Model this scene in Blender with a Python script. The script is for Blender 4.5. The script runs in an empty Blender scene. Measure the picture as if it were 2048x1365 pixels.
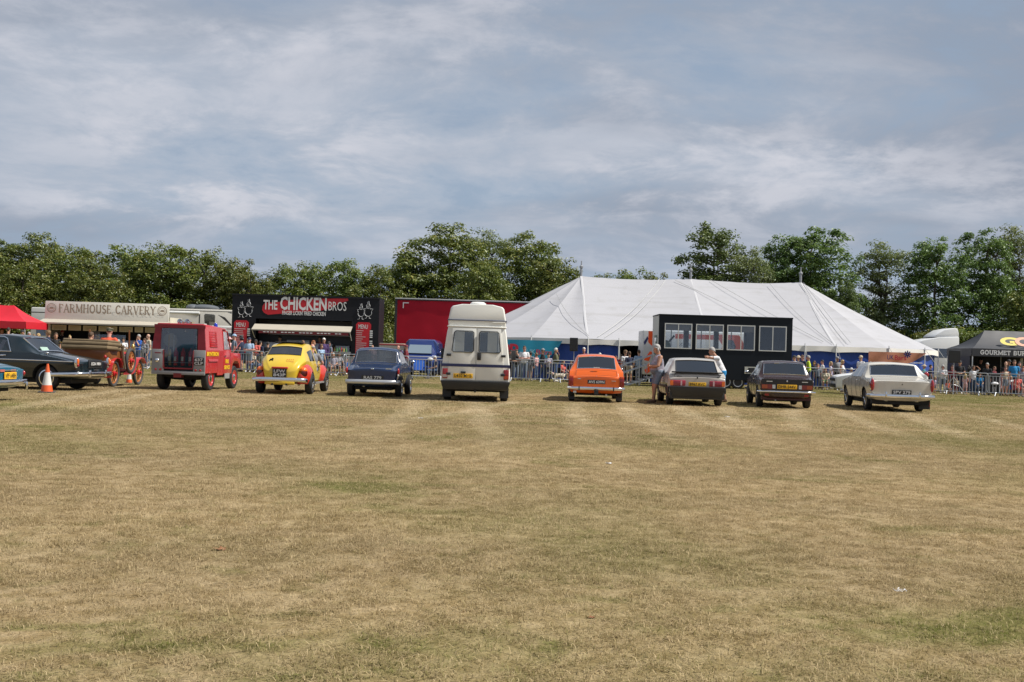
import bpy, bmesh, math, random
import numpy as np
from mathutils import Vector, Matrix, Euler, noise
R = math.radians
random.seed(7)
SC = bpy.context.scene
COL = SC.collection

# ------------------------------------------------------------------ camera
F_PX = 2275.0                                   # focal length in photo pixels (2048 wide)
CAM_H = 1.36
cam_d = bpy.data.cameras.new('camera')
cam_d.sensor_width = 36.0
cam_d.lens = F_PX / 2048 * 36.0
cam_d.clip_start = 0.1
cam_d.clip_end = 3000
cam = bpy.data.objects.new('camera', cam_d)
COL.objects.link(cam)
CAM_M = Matrix.Rotation(R(90 + 0.617), 3, 'X') @ Matrix.Rotation(R(1.70), 3, 'Z')
cam.matrix_world = Matrix.Translation((0, 0, CAM_H)) @ CAM_M.to_4x4()
SC.camera = cam

def at(px, py, Y):
    """world point seen at photo pixel px,py lying Y metres ahead of the camera"""
    d = CAM_M @ Vector(((px - 1024) / F_PX, -(py - 682.5) / F_PX, -1))
    return Vector((0, 0, CAM_H)) + d * (Y / d.y)
def gnd(px, py):
    d = CAM_M @ Vector(((px - 1024) / F_PX, -(py - 682.5) / F_PX, -1))
    return Vector((0, 0, CAM_H)) + d * (-CAM_H / d.z)
def gx(px, Y):
    """ground X of the photo column px at distance Y (taken where the ground shows)"""
    p = at(px, 700 + (px - 1024) * .0297 + 3100 / Y, Y)
    return p.x

# ------------------------------------------------------------------ light
SUN_DIR = Vector((0.60, -0.07, 0.80)).normalized()      # towards the sun
elev = math.asin(SUN_DIR.z)
azim = math.atan2(SUN_DIR.x, SUN_DIR.y)
sun_d = bpy.data.lights.new('sun', 'SUN')
sun_d.energy = 5.0
sun_d.angle = R(0.6)
sun_d.color = (1.0, 0.95, 0.86)
sun = bpy.data.objects.new('sun', sun_d)
sun.rotation_euler = SUN_DIR.to_track_quat('Z', 'Y').to_euler()
COL.objects.link(sun)
SC.view_settings.view_transform = 'Standard'
SC.view_settings.look = 'None'
SC.view_settings.exposure = 0.32
SC.view_settings.gamma = 1.0

class NT:
    """small node-tree writer"""
    def __init__(s, tree): s.t = tree; s.n = tree.nodes; s.l = tree.links
    def new(s, typ, inputs=None, **props):
        n = s.n.new(typ)
        for k, v in props.items(): setattr(n, k, v)
        for k, v in (inputs or {}).items(): s.put(n.inputs[k], v)
        return n
    def put(s, sock, v):
        if isinstance(v, bpy.types.NodeSocket): s.l.new(v, sock)
        else: sock.default_value = v
    def math(s, op, a, b=None, c=None, clamp=False):
        n = s.n.new('ShaderNodeMath'); n.operation = op; n.use_clamp = clamp
        s.put(n.inputs[0], a)
        if b is not None: s.put(n.inputs[1], b)
        if c is not None: s.put(n.inputs[2], c)
        return n.outputs[0]
    def vmath(s, op, a, b=None):
        n = s.n.new('ShaderNodeVectorMath'); n.operation = op
        s.put(n.inputs[0], a)
        if b is not None: s.put(n.inputs[1], b)
        return n.outputs[0]
    def mix(s, fac, a, b, blend='MIX'):
        n = s.n.new('ShaderNodeMix'); n.data_type = 'RGBA'; n.blend_type = blend
        s.put(n.inputs[0], fac); s.put(n.inputs[6], a); s.put(n.inputs[7], b)
        return n.outputs[2]
    def noise(s, vec, scale, detail=4, rough=.55, dist=0., out=0):
        n = s.n.new('ShaderNodeTexNoise')
        s.put(n.inputs['Vector'], vec)
        n.inputs['Scale'].default_value = scale; n.inputs['Detail'].default_value = detail
        n.inputs['Roughness'].default_value = rough; n.inputs['Distortion'].default_value = dist
        return n.outputs[out]
    def ramp(s, fac, lo, hi, smooth=True):
        n = s.n.new('ShaderNodeMapRange'); n.interpolation_type = 'SMOOTHSTEP' if smooth else 'LINEAR'
        s.put(n.inputs[0], fac); n.inputs[1].default_value = lo; n.inputs[2].default_value = hi
        return n.outputs[0]

def c4(c): return (c[0], c[1], c[2], 1.0)

SKY_OFF = (7.7, 5.1, 0.0)
# sky: Nishita daylight seen through broken, streaky high cloud
W = bpy.data.worlds.new('World'); SC.world = W; W.use_nodes = True
W.node_tree.nodes.clear()
k = NT(W.node_tree)
sky = k.new('ShaderNodeTexSky', sky_type='NISHITA', sun_disc=False, sun_elevation=elev, sun_rotation=azim,
            air_density=1.0, dust_density=1.6, ozone_density=1.2)
tc = k.new('ShaderNodeTexCoord').outputs['Generated']
sep = k.new('ShaderNodeSeparateXYZ', {0: tc})
zz = k.math('ADD', k.math('MAXIMUM', sep.outputs[2], 0.0), 0.22)
pv = k.new('ShaderNodeCombineXYZ', {0: k.math('DIVIDE', sep.outputs[0], zz), 1: k.math('DIVIDE', sep.outputs[1], zz), 2: 0.0}).outputs[0]
pv = k.vmath('ADD', pv, SKY_OFF)
wsc = k.n.new('ShaderNodeVectorMath'); wsc.operation = 'SCALE'; wsc.inputs[3].default_value = .45
k.put(wsc.inputs[0], k.vmath('SUBTRACT', k.noise(pv, 1.1, 3, .5, 0, 1), (.5, .5, .5)))
pw = k.vmath('ADD', pv, wsc.outputs[0])
big = k.noise(k.vmath('MULTIPLY', pw, (.8, 1, 1)), 1.0, 3, .5)
mid = k.noise(pw, 2.7, 9, .63, .15)
fine = k.noise(k.vmath('ADD', pw, (3, 8, 0)), 8.0, 8, .62, .1)
dens = k.math('ADD', k.math('MULTIPLY', big, .42), k.math('ADD', k.math('MULTIPLY', mid, .42), k.math('MULTIPLY', fine, .16)))
cover = k.ramp(dens, .36, .54)                                    # where there is any cloud
puff = k.math('ADD', k.math('MULTIPLY', mid, .62), k.math('ADD', k.math('MULTIPLY', fine, .22), k.math('MULTIPLY', big, .16)))
bright = k.ramp(puff, .45, .66)                                   # sunlit heads of cloud
grey = k.ramp(k.noise(k.vmath('ADD', k.vmath('MULTIPLY', pw, (.45, 1.1, 1)), (9, 4, 0)), 1.1, 4, .5, .1), .36, .60)     # thick grey sheets
cl = k.mix(grey, (4.15, 4.6, 5.40, 1), (2.75, 3.12, 3.85, 1))
cl = k.mix(k.math('MULTIPLY', k.ramp(puff, .47, .36), .55), cl, (2.75, 3.15, 4.0, 1))
lit = k.ramp(k.noise(k.vmath('ADD', k.vmath('MULTIPLY', pw, (.8, 1, 1)), (17, 5, 0)), 1.25, 3, .5), .40, .62)   # only here and there does the sun reach the heads
bright = k.math('MULTIPLY', k.ramp(puff, .46, .62), k.math('ADD', k.math('MULTIPLY', lit, .72), .28))
cl = k.mix(k.math('MULTIPLY', bright, k.math('SUBTRACT', .95, k.math('MULTIPLY', grey, .40))), cl, (6.3, 6.3, 6.8, 1))
base = k.mix(.80, sky.outputs[0], (2.8, 3.85, 5.2, 1))           # thin veil over the blue
skyc = k.mix(k.math('ADD', k.math('MULTIPLY', cover, .62), .32), base, cl)
skyc = k.mix(k.math('MULTIPLY', k.ramp(sep.outputs[2], .14, .0), .6), skyc, (3.35, 4.1, 5.3, 1))
bg = k.new('ShaderNodeBackground', {0: skyc, 1: 0.087})
k.l.new(bg.outputs[0], k.new('ShaderNodeOutputWorld').inputs[0])

# ------------------------------------------------------------------ materials
MATS = {}
def mat(name, col, rough=.6, metal=0., spec=.5, coat=0., noise_amt=.0, noise_scale=6., bump=0., bump_scale=60., trans=0., emis=0., alpha=None):
    if name in MATS: return MATS[name]
    m = bpy.data.materials.new(name); m.use_nodes = True
    t = NT(m.node_tree); b = m.node_tree.nodes['Principled BSDF']
    b.inputs['Base Color'].default_value = c4(col)
    b.inputs['Roughness'].default_value = rough
    b.inputs['Metallic'].default_value = metal
    b.inputs['Specular IOR Level'].default_value = spec
    b.inputs['Coat Weight'].default_value = coat
    b.inputs['Coat Roughness'].default_value = .08
    if noise_amt or bump:
        co = t.new('ShaderNodeTexCoord').outputs['Object']
    if noise_amt:
        nz = t.noise(co, noise_scale, 6, .6)
        f = t.math('MULTIPLY', t.ramp(nz, .35, .75), noise_amt)
        dark = tuple(max(0, c * .62) for c in col)
        t.put(b.inputs['Base Color'], t.mix(f, c4(col), c4(dark)))
        t.put(b.inputs['Roughness'], t.math('ADD', t.math('MULTIPLY', nz, .22), max(0., rough - .08), clamp=True))
    if bump:
        bn = t.new('ShaderNodeBump', {'Strength': bump, 'Distance': .02, 'Height': t.noise(co, bump_scale, 4, .6)})
        t.put(b.inputs['Normal'], bn.outputs[0])
    MATS[name] = m
    return m

def paint(name, col, rough=.22, dirt=.12):
    """car paint: clear-coated, with a film of road dust"""
    if name in MATS: return MATS[name]
    m = mat(name, col, rough, 0, .5, .55)
    t = NT(m.node_tree); b = m.node_tree.nodes['Principled BSDF']
    co = t.new('ShaderNodeTexCoord').outputs['Object']
    nz = t.noise(co, 2.2, 6, .62)
    t.put(b.inputs['Base Color'], t.mix(t.math('MULTIPLY', t.ramp(nz, .4, .75), dirt), c4(col), (.23, .20, .16, 1)))
    t.put(b.inputs['Roughness'], t.math('ADD', t.math('MULTIPLY', nz, .25), rough - .1, clamp=True))
    return m

def glass(name, tint=(.55, .62, .66), see=.55, refl=1.0):
    if name in MATS: return MATS[name]
    m = bpy.data.materials.new(name); m.use_nodes = True
    m.node_tree.nodes.clear(); t = NT(m.node_tree)
    tr = t.new('ShaderNodeBsdfTransparent', {0: c4(tuple(c * see for c in tint))})
    gl = t.new('ShaderNodeBsdfGlossy', {0: (.95, .97, 1, 1), 1: .04})
    fr = t.new('ShaderNodeFresnel', {0: 1.5})
    mx = t.new('ShaderNodeMixShader', {0: t.math('MULTIPLY', t.math('ADD', fr.outputs[0], .13), refl, clamp=True), 1: tr.outputs[0], 2: gl.outputs[0]})
    t.l.new(mx.outputs[0], t.new('ShaderNodeOutputMaterial').inputs[0])
    MATS[name] = m
    return m

CHROME = mat('chrome', (.72, .73, .75), .13, 1.0)
STEEL = mat('galvanised_steel', (.50, .52, .55), .42, .75, noise_amt=.35, noise_scale=9)
RUBBER = mat('tyre_rubber', (.018, .018, .019), .75, noise_amt=.3)
BLACK = mat('black_plastic', (.018, .019, .022), .5)
UNDER = mat('underbody', (.012, .012, .013), .85)
INTERIOR = mat('car_interior', (.035, .034, .036), .8)
GLASS = glass('window_glass', (.66, .72, .75), .72)
GLASS_DARK = glass('tinted_glass', (.34, .37, .42), .5)
GLASS_CLEAR = glass('clear_glass', (.95, .97, .98), .98, .4)
WHITE = mat('white_paint', (.74, .74, .72), .4, noise_amt=.12)
YPLATE = mat('yellow_plate', (.72, .40, .015), .4)
BPLATE = mat('black_plate', (.012, .012, .013), .4)
INK = mat('black_ink', (.012, .012, .012), .5)
SILVERINK = mat('silver_letter', (.62, .62, .62), .4)
REDLENS = mat('red_lens', (.32, .010, .012), .18, coat=.5)
ORLENS = mat('orange_lens', (.72, .14, .015), .18, coat=.5)
CLLENS = mat('clear_lens', (.55, .55, .56), .15, coat=.5)

# ------------------------------------------------------------------ mesh helpers
class MB:
    def __init__(s): s.v = []; s.f = []
    def add(s, vs, fs):
        o = len(s.v); s.v += [tuple(v) for v in vs]; s.f += [tuple(i + o for i in f) for f in fs]; return s
    def hexa(s, p):      # bottom 4 ccw, top 4 ccw
        return s.add(p, [(3, 2, 1, 0), (4, 5, 6, 7), (0, 1, 5, 4), (1, 2, 6, 5), (2, 3, 7, 6), (3, 0, 4, 7)])
    def box(s, c, d, rz=0., rx=0., ry=0.):
        hx, hy, hz = d[0] / 2, d[1] / 2, d[2] / 2
        p = [Vector(q) for q in [(-hx, -hy, -hz), (hx, -hy, -hz), (hx, hy, -hz), (-hx, hy, -hz), (-hx, -hy, hz), (hx, -hy, hz), (hx, hy, hz), (-hx, hy, hz)]]
        if rz or rx or ry:
            m = Euler((rx, ry, rz)).to_matrix(); p = [m @ q for q in p]
        return s.hexa([q + Vector(c) for q in p])
    def bb(s, x0, x1, y0, y1, z0, z1): return s.box(((x0 + x1) / 2, (y0 + y1) / 2, (z0 + z1) / 2), (abs(x1 - x0), abs(y1 - y0), abs(z1 - z0)))
    def tube(s, pts, r, n=8, closed=False, caps=True):
        pts = [Vector(p) for p in pts]; N = len(pts)
        rs = r if isinstance(r, (list, tuple)) else [r] * N
        rings = []; up = None
        for i, p in enumerate(pts):
            a = pts[(i - 1) % N] if (closed or i > 0) else p
            b = pts[(i + 1) % N] if (closed or i < N - 1) else p
            t = (b - a).normalized()
            if up is None: up = Vector((0, 0, 1)) if abs(t.z) < .9 else Vector((1, 0, 0))
            u = t.cross(up)
            if u.length < 1e-5: u = t.orthogonal()
            u.normalize(); w = u.cross(t).normalized(); up = w
            rr = rs[i]; rx, ry = (rr if isinstance(rr, tuple) else (rr, rr))
            rings.append([p + u * math.cos(2 * math.pi * j / n) * rx + w * math.sin(2 * math.pi * j / n) * ry for j in range(n)])
        vs = [q for ring in rings for q in ring]; fs = []
        M = N if closed else N - 1
        for i in range(M):
            i2 = (i + 1) % N
            for j in range(n):
                j2 = (j + 1) % n
                fs.append((i * n + j, i * n + j2, i2 * n + j2, i2 * n + j))
        if caps and not closed:
            fs.append(tuple(range(n))[::-1]); fs.append(tuple((N - 1) * n + j for j in range(n)))
        return s.add(vs, fs)
    def lathe(s, prof, c, axis=(0, 0, 1), n=20):
        ax = Vector(axis).normalized(); u = ax.orthogonal().normalized(); w = ax.cross(u)
        c = Vector(c); vs = []; fs = []
        for r, h in prof:
            for j in range(n):
                a = 2 * math.pi * j / n
                vs.append(c + ax * h + (u * math.cos(a) + w * math.sin(a)) * r)
        for i in range(len(prof) - 1):
            for j in range(n):
                j2 = (j + 1) % n
                fs.append((i * n + j, i * n + j2, (i + 1) * n + j2, (i + 1) * n + j))
        if prof[0][0] > 1e-4: fs.append(tuple(range(n))[::-1])
        if prof[-1][0] > 1e-4: fs.append(tuple((len(prof) - 1) * n + j for j in range(n)))
        return s.add(vs, fs)
    def ell(s, c, r, n=14, m=9, rot=None):
        vs = []; fs = []; c = Vector(c)
        for i in range(m + 1):
            th = math.pi * i / m
            for j in range(n):
                ph = 2 * math.pi * j / n
                q = Vector((r[0] * math.sin(th) * math.cos(ph), r[1] * math.sin(th) * math.sin(ph), r[2] * math.cos(th)))
                if rot: q = rot @ q
                vs.append(c + q)
        for i in range(m):
            for j in range(n):
                j2 = (j + 1) % n
                fs.append((i * n + j, (i + 1) * n + j, (i + 1) * n + j2, i * n + j2))
        return s.add(vs, fs)
    def prism(s, outline, f0, f1):
        """outline: 2D points; f0,f1 map (a,b)->3D for the two faces"""
        n = len(outline)
        vs = [f0(a, b) for a, b in outline] + [f1(a, b) for a, b in outline]
        fs = [tuple(range(n))[::-1], tuple(range(n, 2 * n))] + [(i, (i + 1) % n, n + (i + 1) % n, n + i) for i in range(n)]
        return s.add(vs, fs)
    def prism_y(s, outline, y0, y1): return s.prism(outline, lambda a, b: (a, y0, b), lambda a, b: (a, y1, b))
    def prism_x(s, outline, x0, x1): return s.prism(outline, lambda a, b: (x0, a, b), lambda a, b: (x1, a, b))
    def loft(s, rings, caps=True, closed=True):
        n = len(rings[0]); vs = [q for r in rings for q in r]; fs = []
        for i in range(len(rings) - 1):
            for j in range(n if closed else n - 1):
                j2 = (j + 1) % n
                fs.append((i * n + j, i * n + j2, (i + 1) * n + j2, (i + 1) * n + j))
        if caps and closed: fs.append(tuple(range(n))[::-1]); fs.append(tuple((len(rings) - 1) * n + j for j in range(n)))
        return s.add(vs, fs)
    def mesh(s, name, smooth=None, bevel=0., seg=2, weld=False):
        me = bpy.data.meshes.new(name)
        me.from_pydata(s.v, [], s.f)
        bm = bmesh.new(); bm.from_mesh(me)
        bmesh.ops.remove_doubles(bm, verts=bm.verts, dist=1e-5)
        bmesh.ops.recalc_face_normals(bm, faces=bm.faces)
        if bevel:
            es = [e for e in bm.edges if e.is_manifold and e.calc_face_angle(0) > .5]
            bmesh.ops.bevel(bm, geom=es, offset=bevel, segments=seg, affect='EDGES', profile=.5, clamp_overlap=True)
        bm.to_mesh(me); bm.free()
        if smooth is not None:
            me.shade_smooth()
            me.set_sharp_from_angle(angle=R(smooth))
        return me
    def obj(s, name, m, parent=None, smooth=35, bevel=0., seg=2, loc=None, rz=0.):
        return mobj(name, s.mesh(name, smooth, bevel, seg), m, parent, loc, rz)

def mobj(name, me, m=None, parent=None, loc=None, rz=0.):
    if m is not None and not me.materials: me.materials.append(m)
    o = bpy.data.objects.new(name, me); COL.objects.link(o)
    if m is not None and me.materials[0] != m:
        o.material_slots[0].link = 'OBJECT'; o.material_slots[0].material = m
    if parent: o.parent = parent
    if loc is not None: o.location = loc
    if rz: o.rotation_euler.z = rz
    return o
def thing(name, label, cat, loc=(0, 0, 0), rz=0., group=None):
    o = bpy.data.objects.new(name, None); COL.objects.link(o)
    o.empty_display_size = .2
    o.location = loc; o.rotation_euler.z = rz
    return tag(o, label, cat, group)
def tag(o, label, cat, group=None):
    o['label'] = label; o['category'] = cat
    if group: o['group'] = group
    return o
def struct(o, kind='structure'): o['kind'] = kind; return o
def copy_tree(o, parent=None):
    c = o.copy(); COL.objects.link(c); c.parent = parent
    for ch in o.children: copy_tree(ch, c)
    return c

_tcache = {}
def text_mesh(s, bold=0.):
    key = (s, bold)
    if key in _tcache: return _tcache[key]
    cu = bpy.data.curves.new('text', 'FONT'); cu.body = s; cu.resolution_u = 4 if len(s) < 3 else 2; cu.offset = bold
    o = bpy.data.objects.new('text', cu)
    me = bpy.data.meshes.new_from_object(o)
    co = np.empty(len(me.vertices) * 3); me.vertices.foreach_get('co', co); co = co.reshape(-1, 3)
    fs = [tuple(p.vertices) for p in me.polygons]
    lo, hi = co.min(0), co.max(0)
    co = (co - (lo + hi) / 2) / np.maximum(hi - lo, 1e-6)
    bpy.data.objects.remove(o); bpy.data.curves.remove(cu); bpy.data.meshes.remove(me)
    _tcache[key] = (co, fs)
    return co, fs
def text(s, m, parent, c, w, h, name='lettering', rx=90., rz=0., ry=0., bold=0., lift=.0):
    """flat print: centre c, width w, height h, standing upright facing -Y unless turned"""
    co, fs = text_mesh(s, bold)
    rot = Euler((R(rx), R(ry), R(rz))).to_matrix()
    mb = MB(); mb.v = [tuple(rot @ Vector((x * w, y * h, lift)) + Vector(c)) for x, y, _ in co]; mb.f = fs
    me = bpy.data.meshes.new(name); me.from_pydata(mb.v, [], mb.f)
    return mobj(name, me, m, parent)
# ------------------------------------------------------------------ ground
def track_mask(t, pos):
    """pale wheel marks worn into the turf: pairs of gently curving lines leading to the parked vehicles"""
    sp = t.new('ShaderNodeSeparateXYZ', {0: pos}); X, Y = sp.outputs[0], sp.outputs[1]
    wob = t.math('MULTIPLY', t.math('SUBTRACT', t.noise(pos, .25, 2), .5), .7)
    tot = None
    # px at y=1010 etc. turned into  x = a + b*(33-y) + c*(33-y)^2
    for a, b, c, wd, y_near in TRACKS:
        d = t.math('SUBTRACT', 33.0, Y)
        cx = t.math('ADD', t.math('ADD', a, wob), t.math('MULTIPLY', d, t.math('ADD', t.math('MULTIPLY', d, c), b)))
        dist = t.math('ABSOLUTE', t.math('SUBTRACT', X, cx))
        m = t.math('MULTIPLY', t.ramp(dist, wd * 1.25, wd * .2), t.math('MULTIPLY', t.ramp(Y, y_near - 8, y_near + 4), t.ramp(Y, 33.5, 31.5)))
        tot = m if tot is None else t.math('MAXIMUM', tot, m)
    return tot
TRACKS = [(-10.9, .05, .006, .35, 21), (-9.5, .02, .006, .3, 23), (-2.6, .06, -.002, .35, 21), (-1.2, .08, -.001, .32, 19),
          (.2, -.15, -.004, .30, 22), (1.9, -.09, .004, .34, 21), (3.3, -.10, .005, .34, 22), (4.9, -.13, .006, .34, 23),
          (6.4, -.2, .004, .30, 23), (8.2, -.24, .002, .32, 24), (9.5, -.22, .004, .3, 24), (11.4, -.28, .004, .34, 24), (12.9, -.1, -.01, .32, 25)]

def grass_colour(t, pos):
    """straw-dry turf with greener patches; the same colour field drives soil and blades"""
    p2 = t.vmath('MULTIPLY', pos, (1, 1, 0))
    big = t.noise(p2, .16, 4, .55, .3)
    mid = t.noise(t.vmath('MULTIPLY', p2, (.75, 1, 1)), .85, 5, .6, .4)
    small = t.noise(p2, 5.5, 5, .65)
    tiny = t.noise(p2, 34, 3, .6)
    dry = t.mix(t.ramp(small, .34, .68), (.290, .214, .110, 1), (.440, .344, .212, 1))
    dry = t.mix(t.math('MULTIPLY', t.ramp(mid, .50, .70), .5), dry, (.50, .40, .255, 1))
    dry = t.mix(t.math('MULTIPLY', t.ramp(tiny, .45, .7), .25), dry, (.26, .185, .085, 1))
    green = t.mix(t.ramp(small, .35, .7), (.135, .135, .042, 1), (.250, .225, .090, 1))
    sy = t.new('ShaderNodeSeparateXYZ', {0: pos}).outputs[1]
    bias = t.math('ADD', t.math('ADD', .015, t.math('MULTIPLY', t.ramp(sy, 34, 48), .12)), t.math('MULTIPLY', t.ramp(sy, 8.5, 5.0), .045))
    spot = t.noise(t.vmath('ADD', t.vmath('MULTIPLY', p2, (.6, 1, 1)), (31, 17, 0)), .62, 5, .62, .5)
    fleck = t.noise(t.vmath('ADD', p2, (7, 3, 0)), 2.6, 4, .65, .4)
    gm = t.math('ADD', t.math('MULTIPLY', t.ramp(t.math('ADD', big, bias), .46, .72), .62),
                t.math('ADD', t.math('MULTIPLY', t.ramp(t.math('ADD', spot, bias), .59, .70), .55), t.math('MULTIPLY', t.ramp(fleck, .54, .72), .42)), clamp=True)
    col = t.mix(gm, dry, green)
    col = t.mix(t.math('MULTIPLY', track_mask(t, pos), .50), col, (.56, .465, .32, 1))
    broad_tone = t.noise(t.vmath('ADD', t.vmath('MULTIPLY', p2, (.5, 1, 1)), (3, 51, 0)), .42, 4, .55, .3)  # broad random tone variation multiplied into the turf colour
    sc_ = t.math('ADD', t.math('MULTIPLY', t.ramp(broad_tone, .3, .7), .17), .88)
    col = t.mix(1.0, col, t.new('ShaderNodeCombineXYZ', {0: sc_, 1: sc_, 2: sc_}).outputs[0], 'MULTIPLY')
    return col, small, gm

m = bpy.data.materials.new('dry_turf'); m.use_nodes = True
t = NT(m.node_tree); b = m.node_tree.nodes['Principled BSDF']
pos = t.new('ShaderNodeNewGeometry').outputs['Position']
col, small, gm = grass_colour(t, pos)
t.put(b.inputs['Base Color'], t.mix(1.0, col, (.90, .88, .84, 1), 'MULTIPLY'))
b.inputs['Roughness'].default_value = .95; b.inputs['Specular IOR Level'].default_value = .1
hgt = t.math('ADD', t.noise(pos, 14, 6, .7), t.math('MULTIPLY', small, .8))
t.put(b.inputs['Normal'], t.new('ShaderNodeBump', {'Strength': .8, 'Distance': .05, 'Height': hgt}).outputs[0])
TURF = m
mb = MB()
def gz(x, y): return .05 * noise.noise((x * .08, y * .08, 3.)) * max(0, 1 - abs(y - 16) / 16) if 4 < y < 30 else 0.
xs = [-900, -300, -120, -60] + list(np.arange(-36, 36.1, 1.5)) + [60, 120, 300, 900]
ys = [-60, -10] + list(np.arange(0, 66.1, 1.5)) + [90, 130, 250, 500, 1500]
nx = len(xs)
mb.v = [(x, y, gz(x, y)) for y in ys for x in xs]
mb.f = [(j * nx + i, j * nx + i + 1, (j + 1) * nx + i + 1, (j + 1) * nx + i) for j in range(len(ys) - 1) for i in range(nx - 1)]
g = struct(mb.obj('ground', TURF, smooth=60))
g['label'] = 'dry mown showground field with pale wheel marks'

# blades: patches of real blades placed on a jittered grid by geometry nodes
m = bpy.data.materials.new('grass_blades'); m.use_nodes = True
m.node_tree.nodes.clear(); t = NT(m.node_tree)
pos = t.new('ShaderNodeNewGeometry').outputs['Position']
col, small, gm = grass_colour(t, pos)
tint = t.new('ShaderNodeAttribute', attribute_name='tint').outputs['Fac']
col = t.mix(t.math('MULTIPLY', t.ramp(tint, .50, 1.0), .75), col, (.64, .51, .31, 1))
col = t.mix(t.math('MULTIPLY', t.ramp(tint, .16, .0), .4), col, (.20, .15, .06, 1))
gsel = t.math('MULTIPLY', t.math('GREATER_THAN', t.math('FRACT', t.math('MULTIPLY', tint, 37.3)), .72), t.math('ADD', t.math('MULTIPLY', gm, .8), .10))
col = t.mix(gsel, col, (.150, .175, .040, 1))
df = t.new('ShaderNodeBsdfDiffuse', {0: col}); tl = t.new('ShaderNodeBsdfTranslucent', {0: col})
mx = t.new('ShaderNodeMixShader', {0: .35, 1: df.outputs[0], 2: tl.outputs[0]})
t.l.new(mx.outputs[0], t.new('ShaderNodeOutputMaterial').inputs[0])
BLADES = m
grass_col = bpy.data.collections.new('blade_patches')
def blade_patch(i, size, count, hmin, hmax, width, lie, clump):
    rnd = random.Random(100 + i); mb = MB(); tints = []
    cl = [(rnd.uniform(-.5, .5) * size, rnd.uniform(-.5, .5) * size) for _ in range(clump)]
    for _ in range(count):
        if rnd.random() < .55:
            cx, cy = rnd.choice(cl); x = cx + rnd.gauss(0, .035 * size ** .5); y = cy + rnd.gauss(0, .035 * size ** .5)
        else: x = rnd.uniform(-.55, .55) * size; y = rnd.uniform(-.55, .55) * size
        a = rnd.uniform(0, 2 * math.pi); h = rnd.uniform(hmin, hmax) * (1.35 if rnd.random() < .06 else 1)
        ln = rnd.uniform(.3, lie) * h; w = width * rnd.uniform(.6, 1.2)
        dx, dy = math.cos(a), math.sin(a); px, py = -dy * w / 2, dx * w / 2
        o = len(mb.v); q = rnd.uniform(.35, .75); lift = h * rnd.uniform(.45, 1.) * (1.25 - .75 * ln / (lie * h))
        z0 = -.01
        mb.v += [(x - px, y - py, z0), (x + px, y + py, z0), (x + dx * ln * q + px * .8, y + dy * ln * q + py * .8, lift * .75),
                 (x + dx * ln * q - px * .8, y + dy * ln * q - py * .8, lift * .75), (x + dx * ln * 1.5, y + dy * ln * 1.5, lift * rnd.uniform(.55, 1.05))]
        mb.f += [(o, o + 1, o + 2, o + 3), (o + 3, o + 2, o + 4)]
        tv = rnd.random(); tints += [tv] * 5
    me = bpy.data.meshes.new('blade_patch'); me.from_pydata(mb.v, [], mb.f)
    at_ = me.attributes.new('tint', 'FLOAT', 'POINT'); at_.data.foreach_set('value', tints)
    me.materials.append(BLADES); me.shade_smooth()
    o = bpy.data.objects.new('a%02d_blade_patch' % i, me); grass_col.objects.link(o)
for i in range(6): blade_patch(i, 1.0, 3600, .014, .032, .0036, 2.6, 90)
for i in range(6, 9): blade_patch(i, 2.0, 4600, .018, .034, .0075, 2.4, 140)
pts = []; idx = []; rot = []; scl = []
rnd = random.Random(5)
def scatter(y0, y1, step, lo, hi):
    y = y0
    while y < y1:
        half = .475 * y + 1.2; x = -half
        while x < half:
            px, py = x + rnd.uniform(-.12, .12) * step, y + rnd.uniform(-.12, .12) * step
            pts.append((px, py, gz(px, py))); idx.append(rnd.randint(lo, hi)); rot.append((0, 0, rnd.uniform(0, 6.283)))
            s_ = rnd.uniform(.85, 1.15); scl.append((s_ * 1.12, s_ * 1.12, s_ * rnd.uniform(.8, 1.25)))
            x += step
        y += step
scatter(4.4, 22, .92, 0, 5)
scatter(22, 62, 1.85, 6, 8)
me = bpy.data.meshes.new('grass'); me.from_pydata(pts, [], [])
a_ = me.attributes.new('pick', 'INT', 'POINT'); a_.data.foreach_set('value', idx)
a_ = me.attributes.new('turn', 'FLOAT_VECTOR', 'POINT'); a_.data.foreach_set('vector', [c for v in rot for c in v])
a_ = me.attributes.new('size', 'FLOAT_VECTOR', 'POINT'); a_.data.foreach_set('vector', [c for v in scl for c in v])
gob = bpy.data.objects.new('grass', me); COL.objects.link(gob); struct(gob, 'stuff')
gob['label'] = 'short sun-dried grass blades covering the field'; gob['category'] = 'grass'
ng = bpy.data.node_groups.new('grass_scatter', 'GeometryNodeTree')
ng.interface.new_socket('Geometry', in_out='INPUT', socket_type='NodeSocketGeometry')
ng.interface.new_socket('Geometry', in_out='OUTPUT', socket_type='NodeSocketGeometry')
N = ng.nodes; L = ng.links
gi = N.new('NodeGroupInput'); go = N.new('NodeGroupOutput')
ci = N.new('GeometryNodeCollectionInfo'); ci.inputs[0].default_value = grass_col; ci.inputs[1].default_value = True; ci.inputs[2].default_value = True
iop = N.new('GeometryNodeInstanceOnPoints'); iop.inputs['Pick Instance'].default_value = True
def named(nm, typ):
    n = N.new('GeometryNodeInputNamedAttribute'); n.data_type = typ; n.inputs[0].default_value = nm
    return n.outputs[0]
L.new(gi.outputs[0], iop.inputs['Points']); L.new(ci.outputs[0], iop.inputs['Instance'])
L.new(named('pick', 'INT'), iop.inputs['Instance Index'])
L.new(named('turn', 'FLOAT_VECTOR'), iop.inputs['Rotation']); L.new(named('size', 'FLOAT_VECTOR'), iop.inputs['Scale'])
L.new(iop.outputs[0], go.inputs[0])
md = gob.modifiers.new('scatter', 'NODES'); md.node_group = ng
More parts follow.
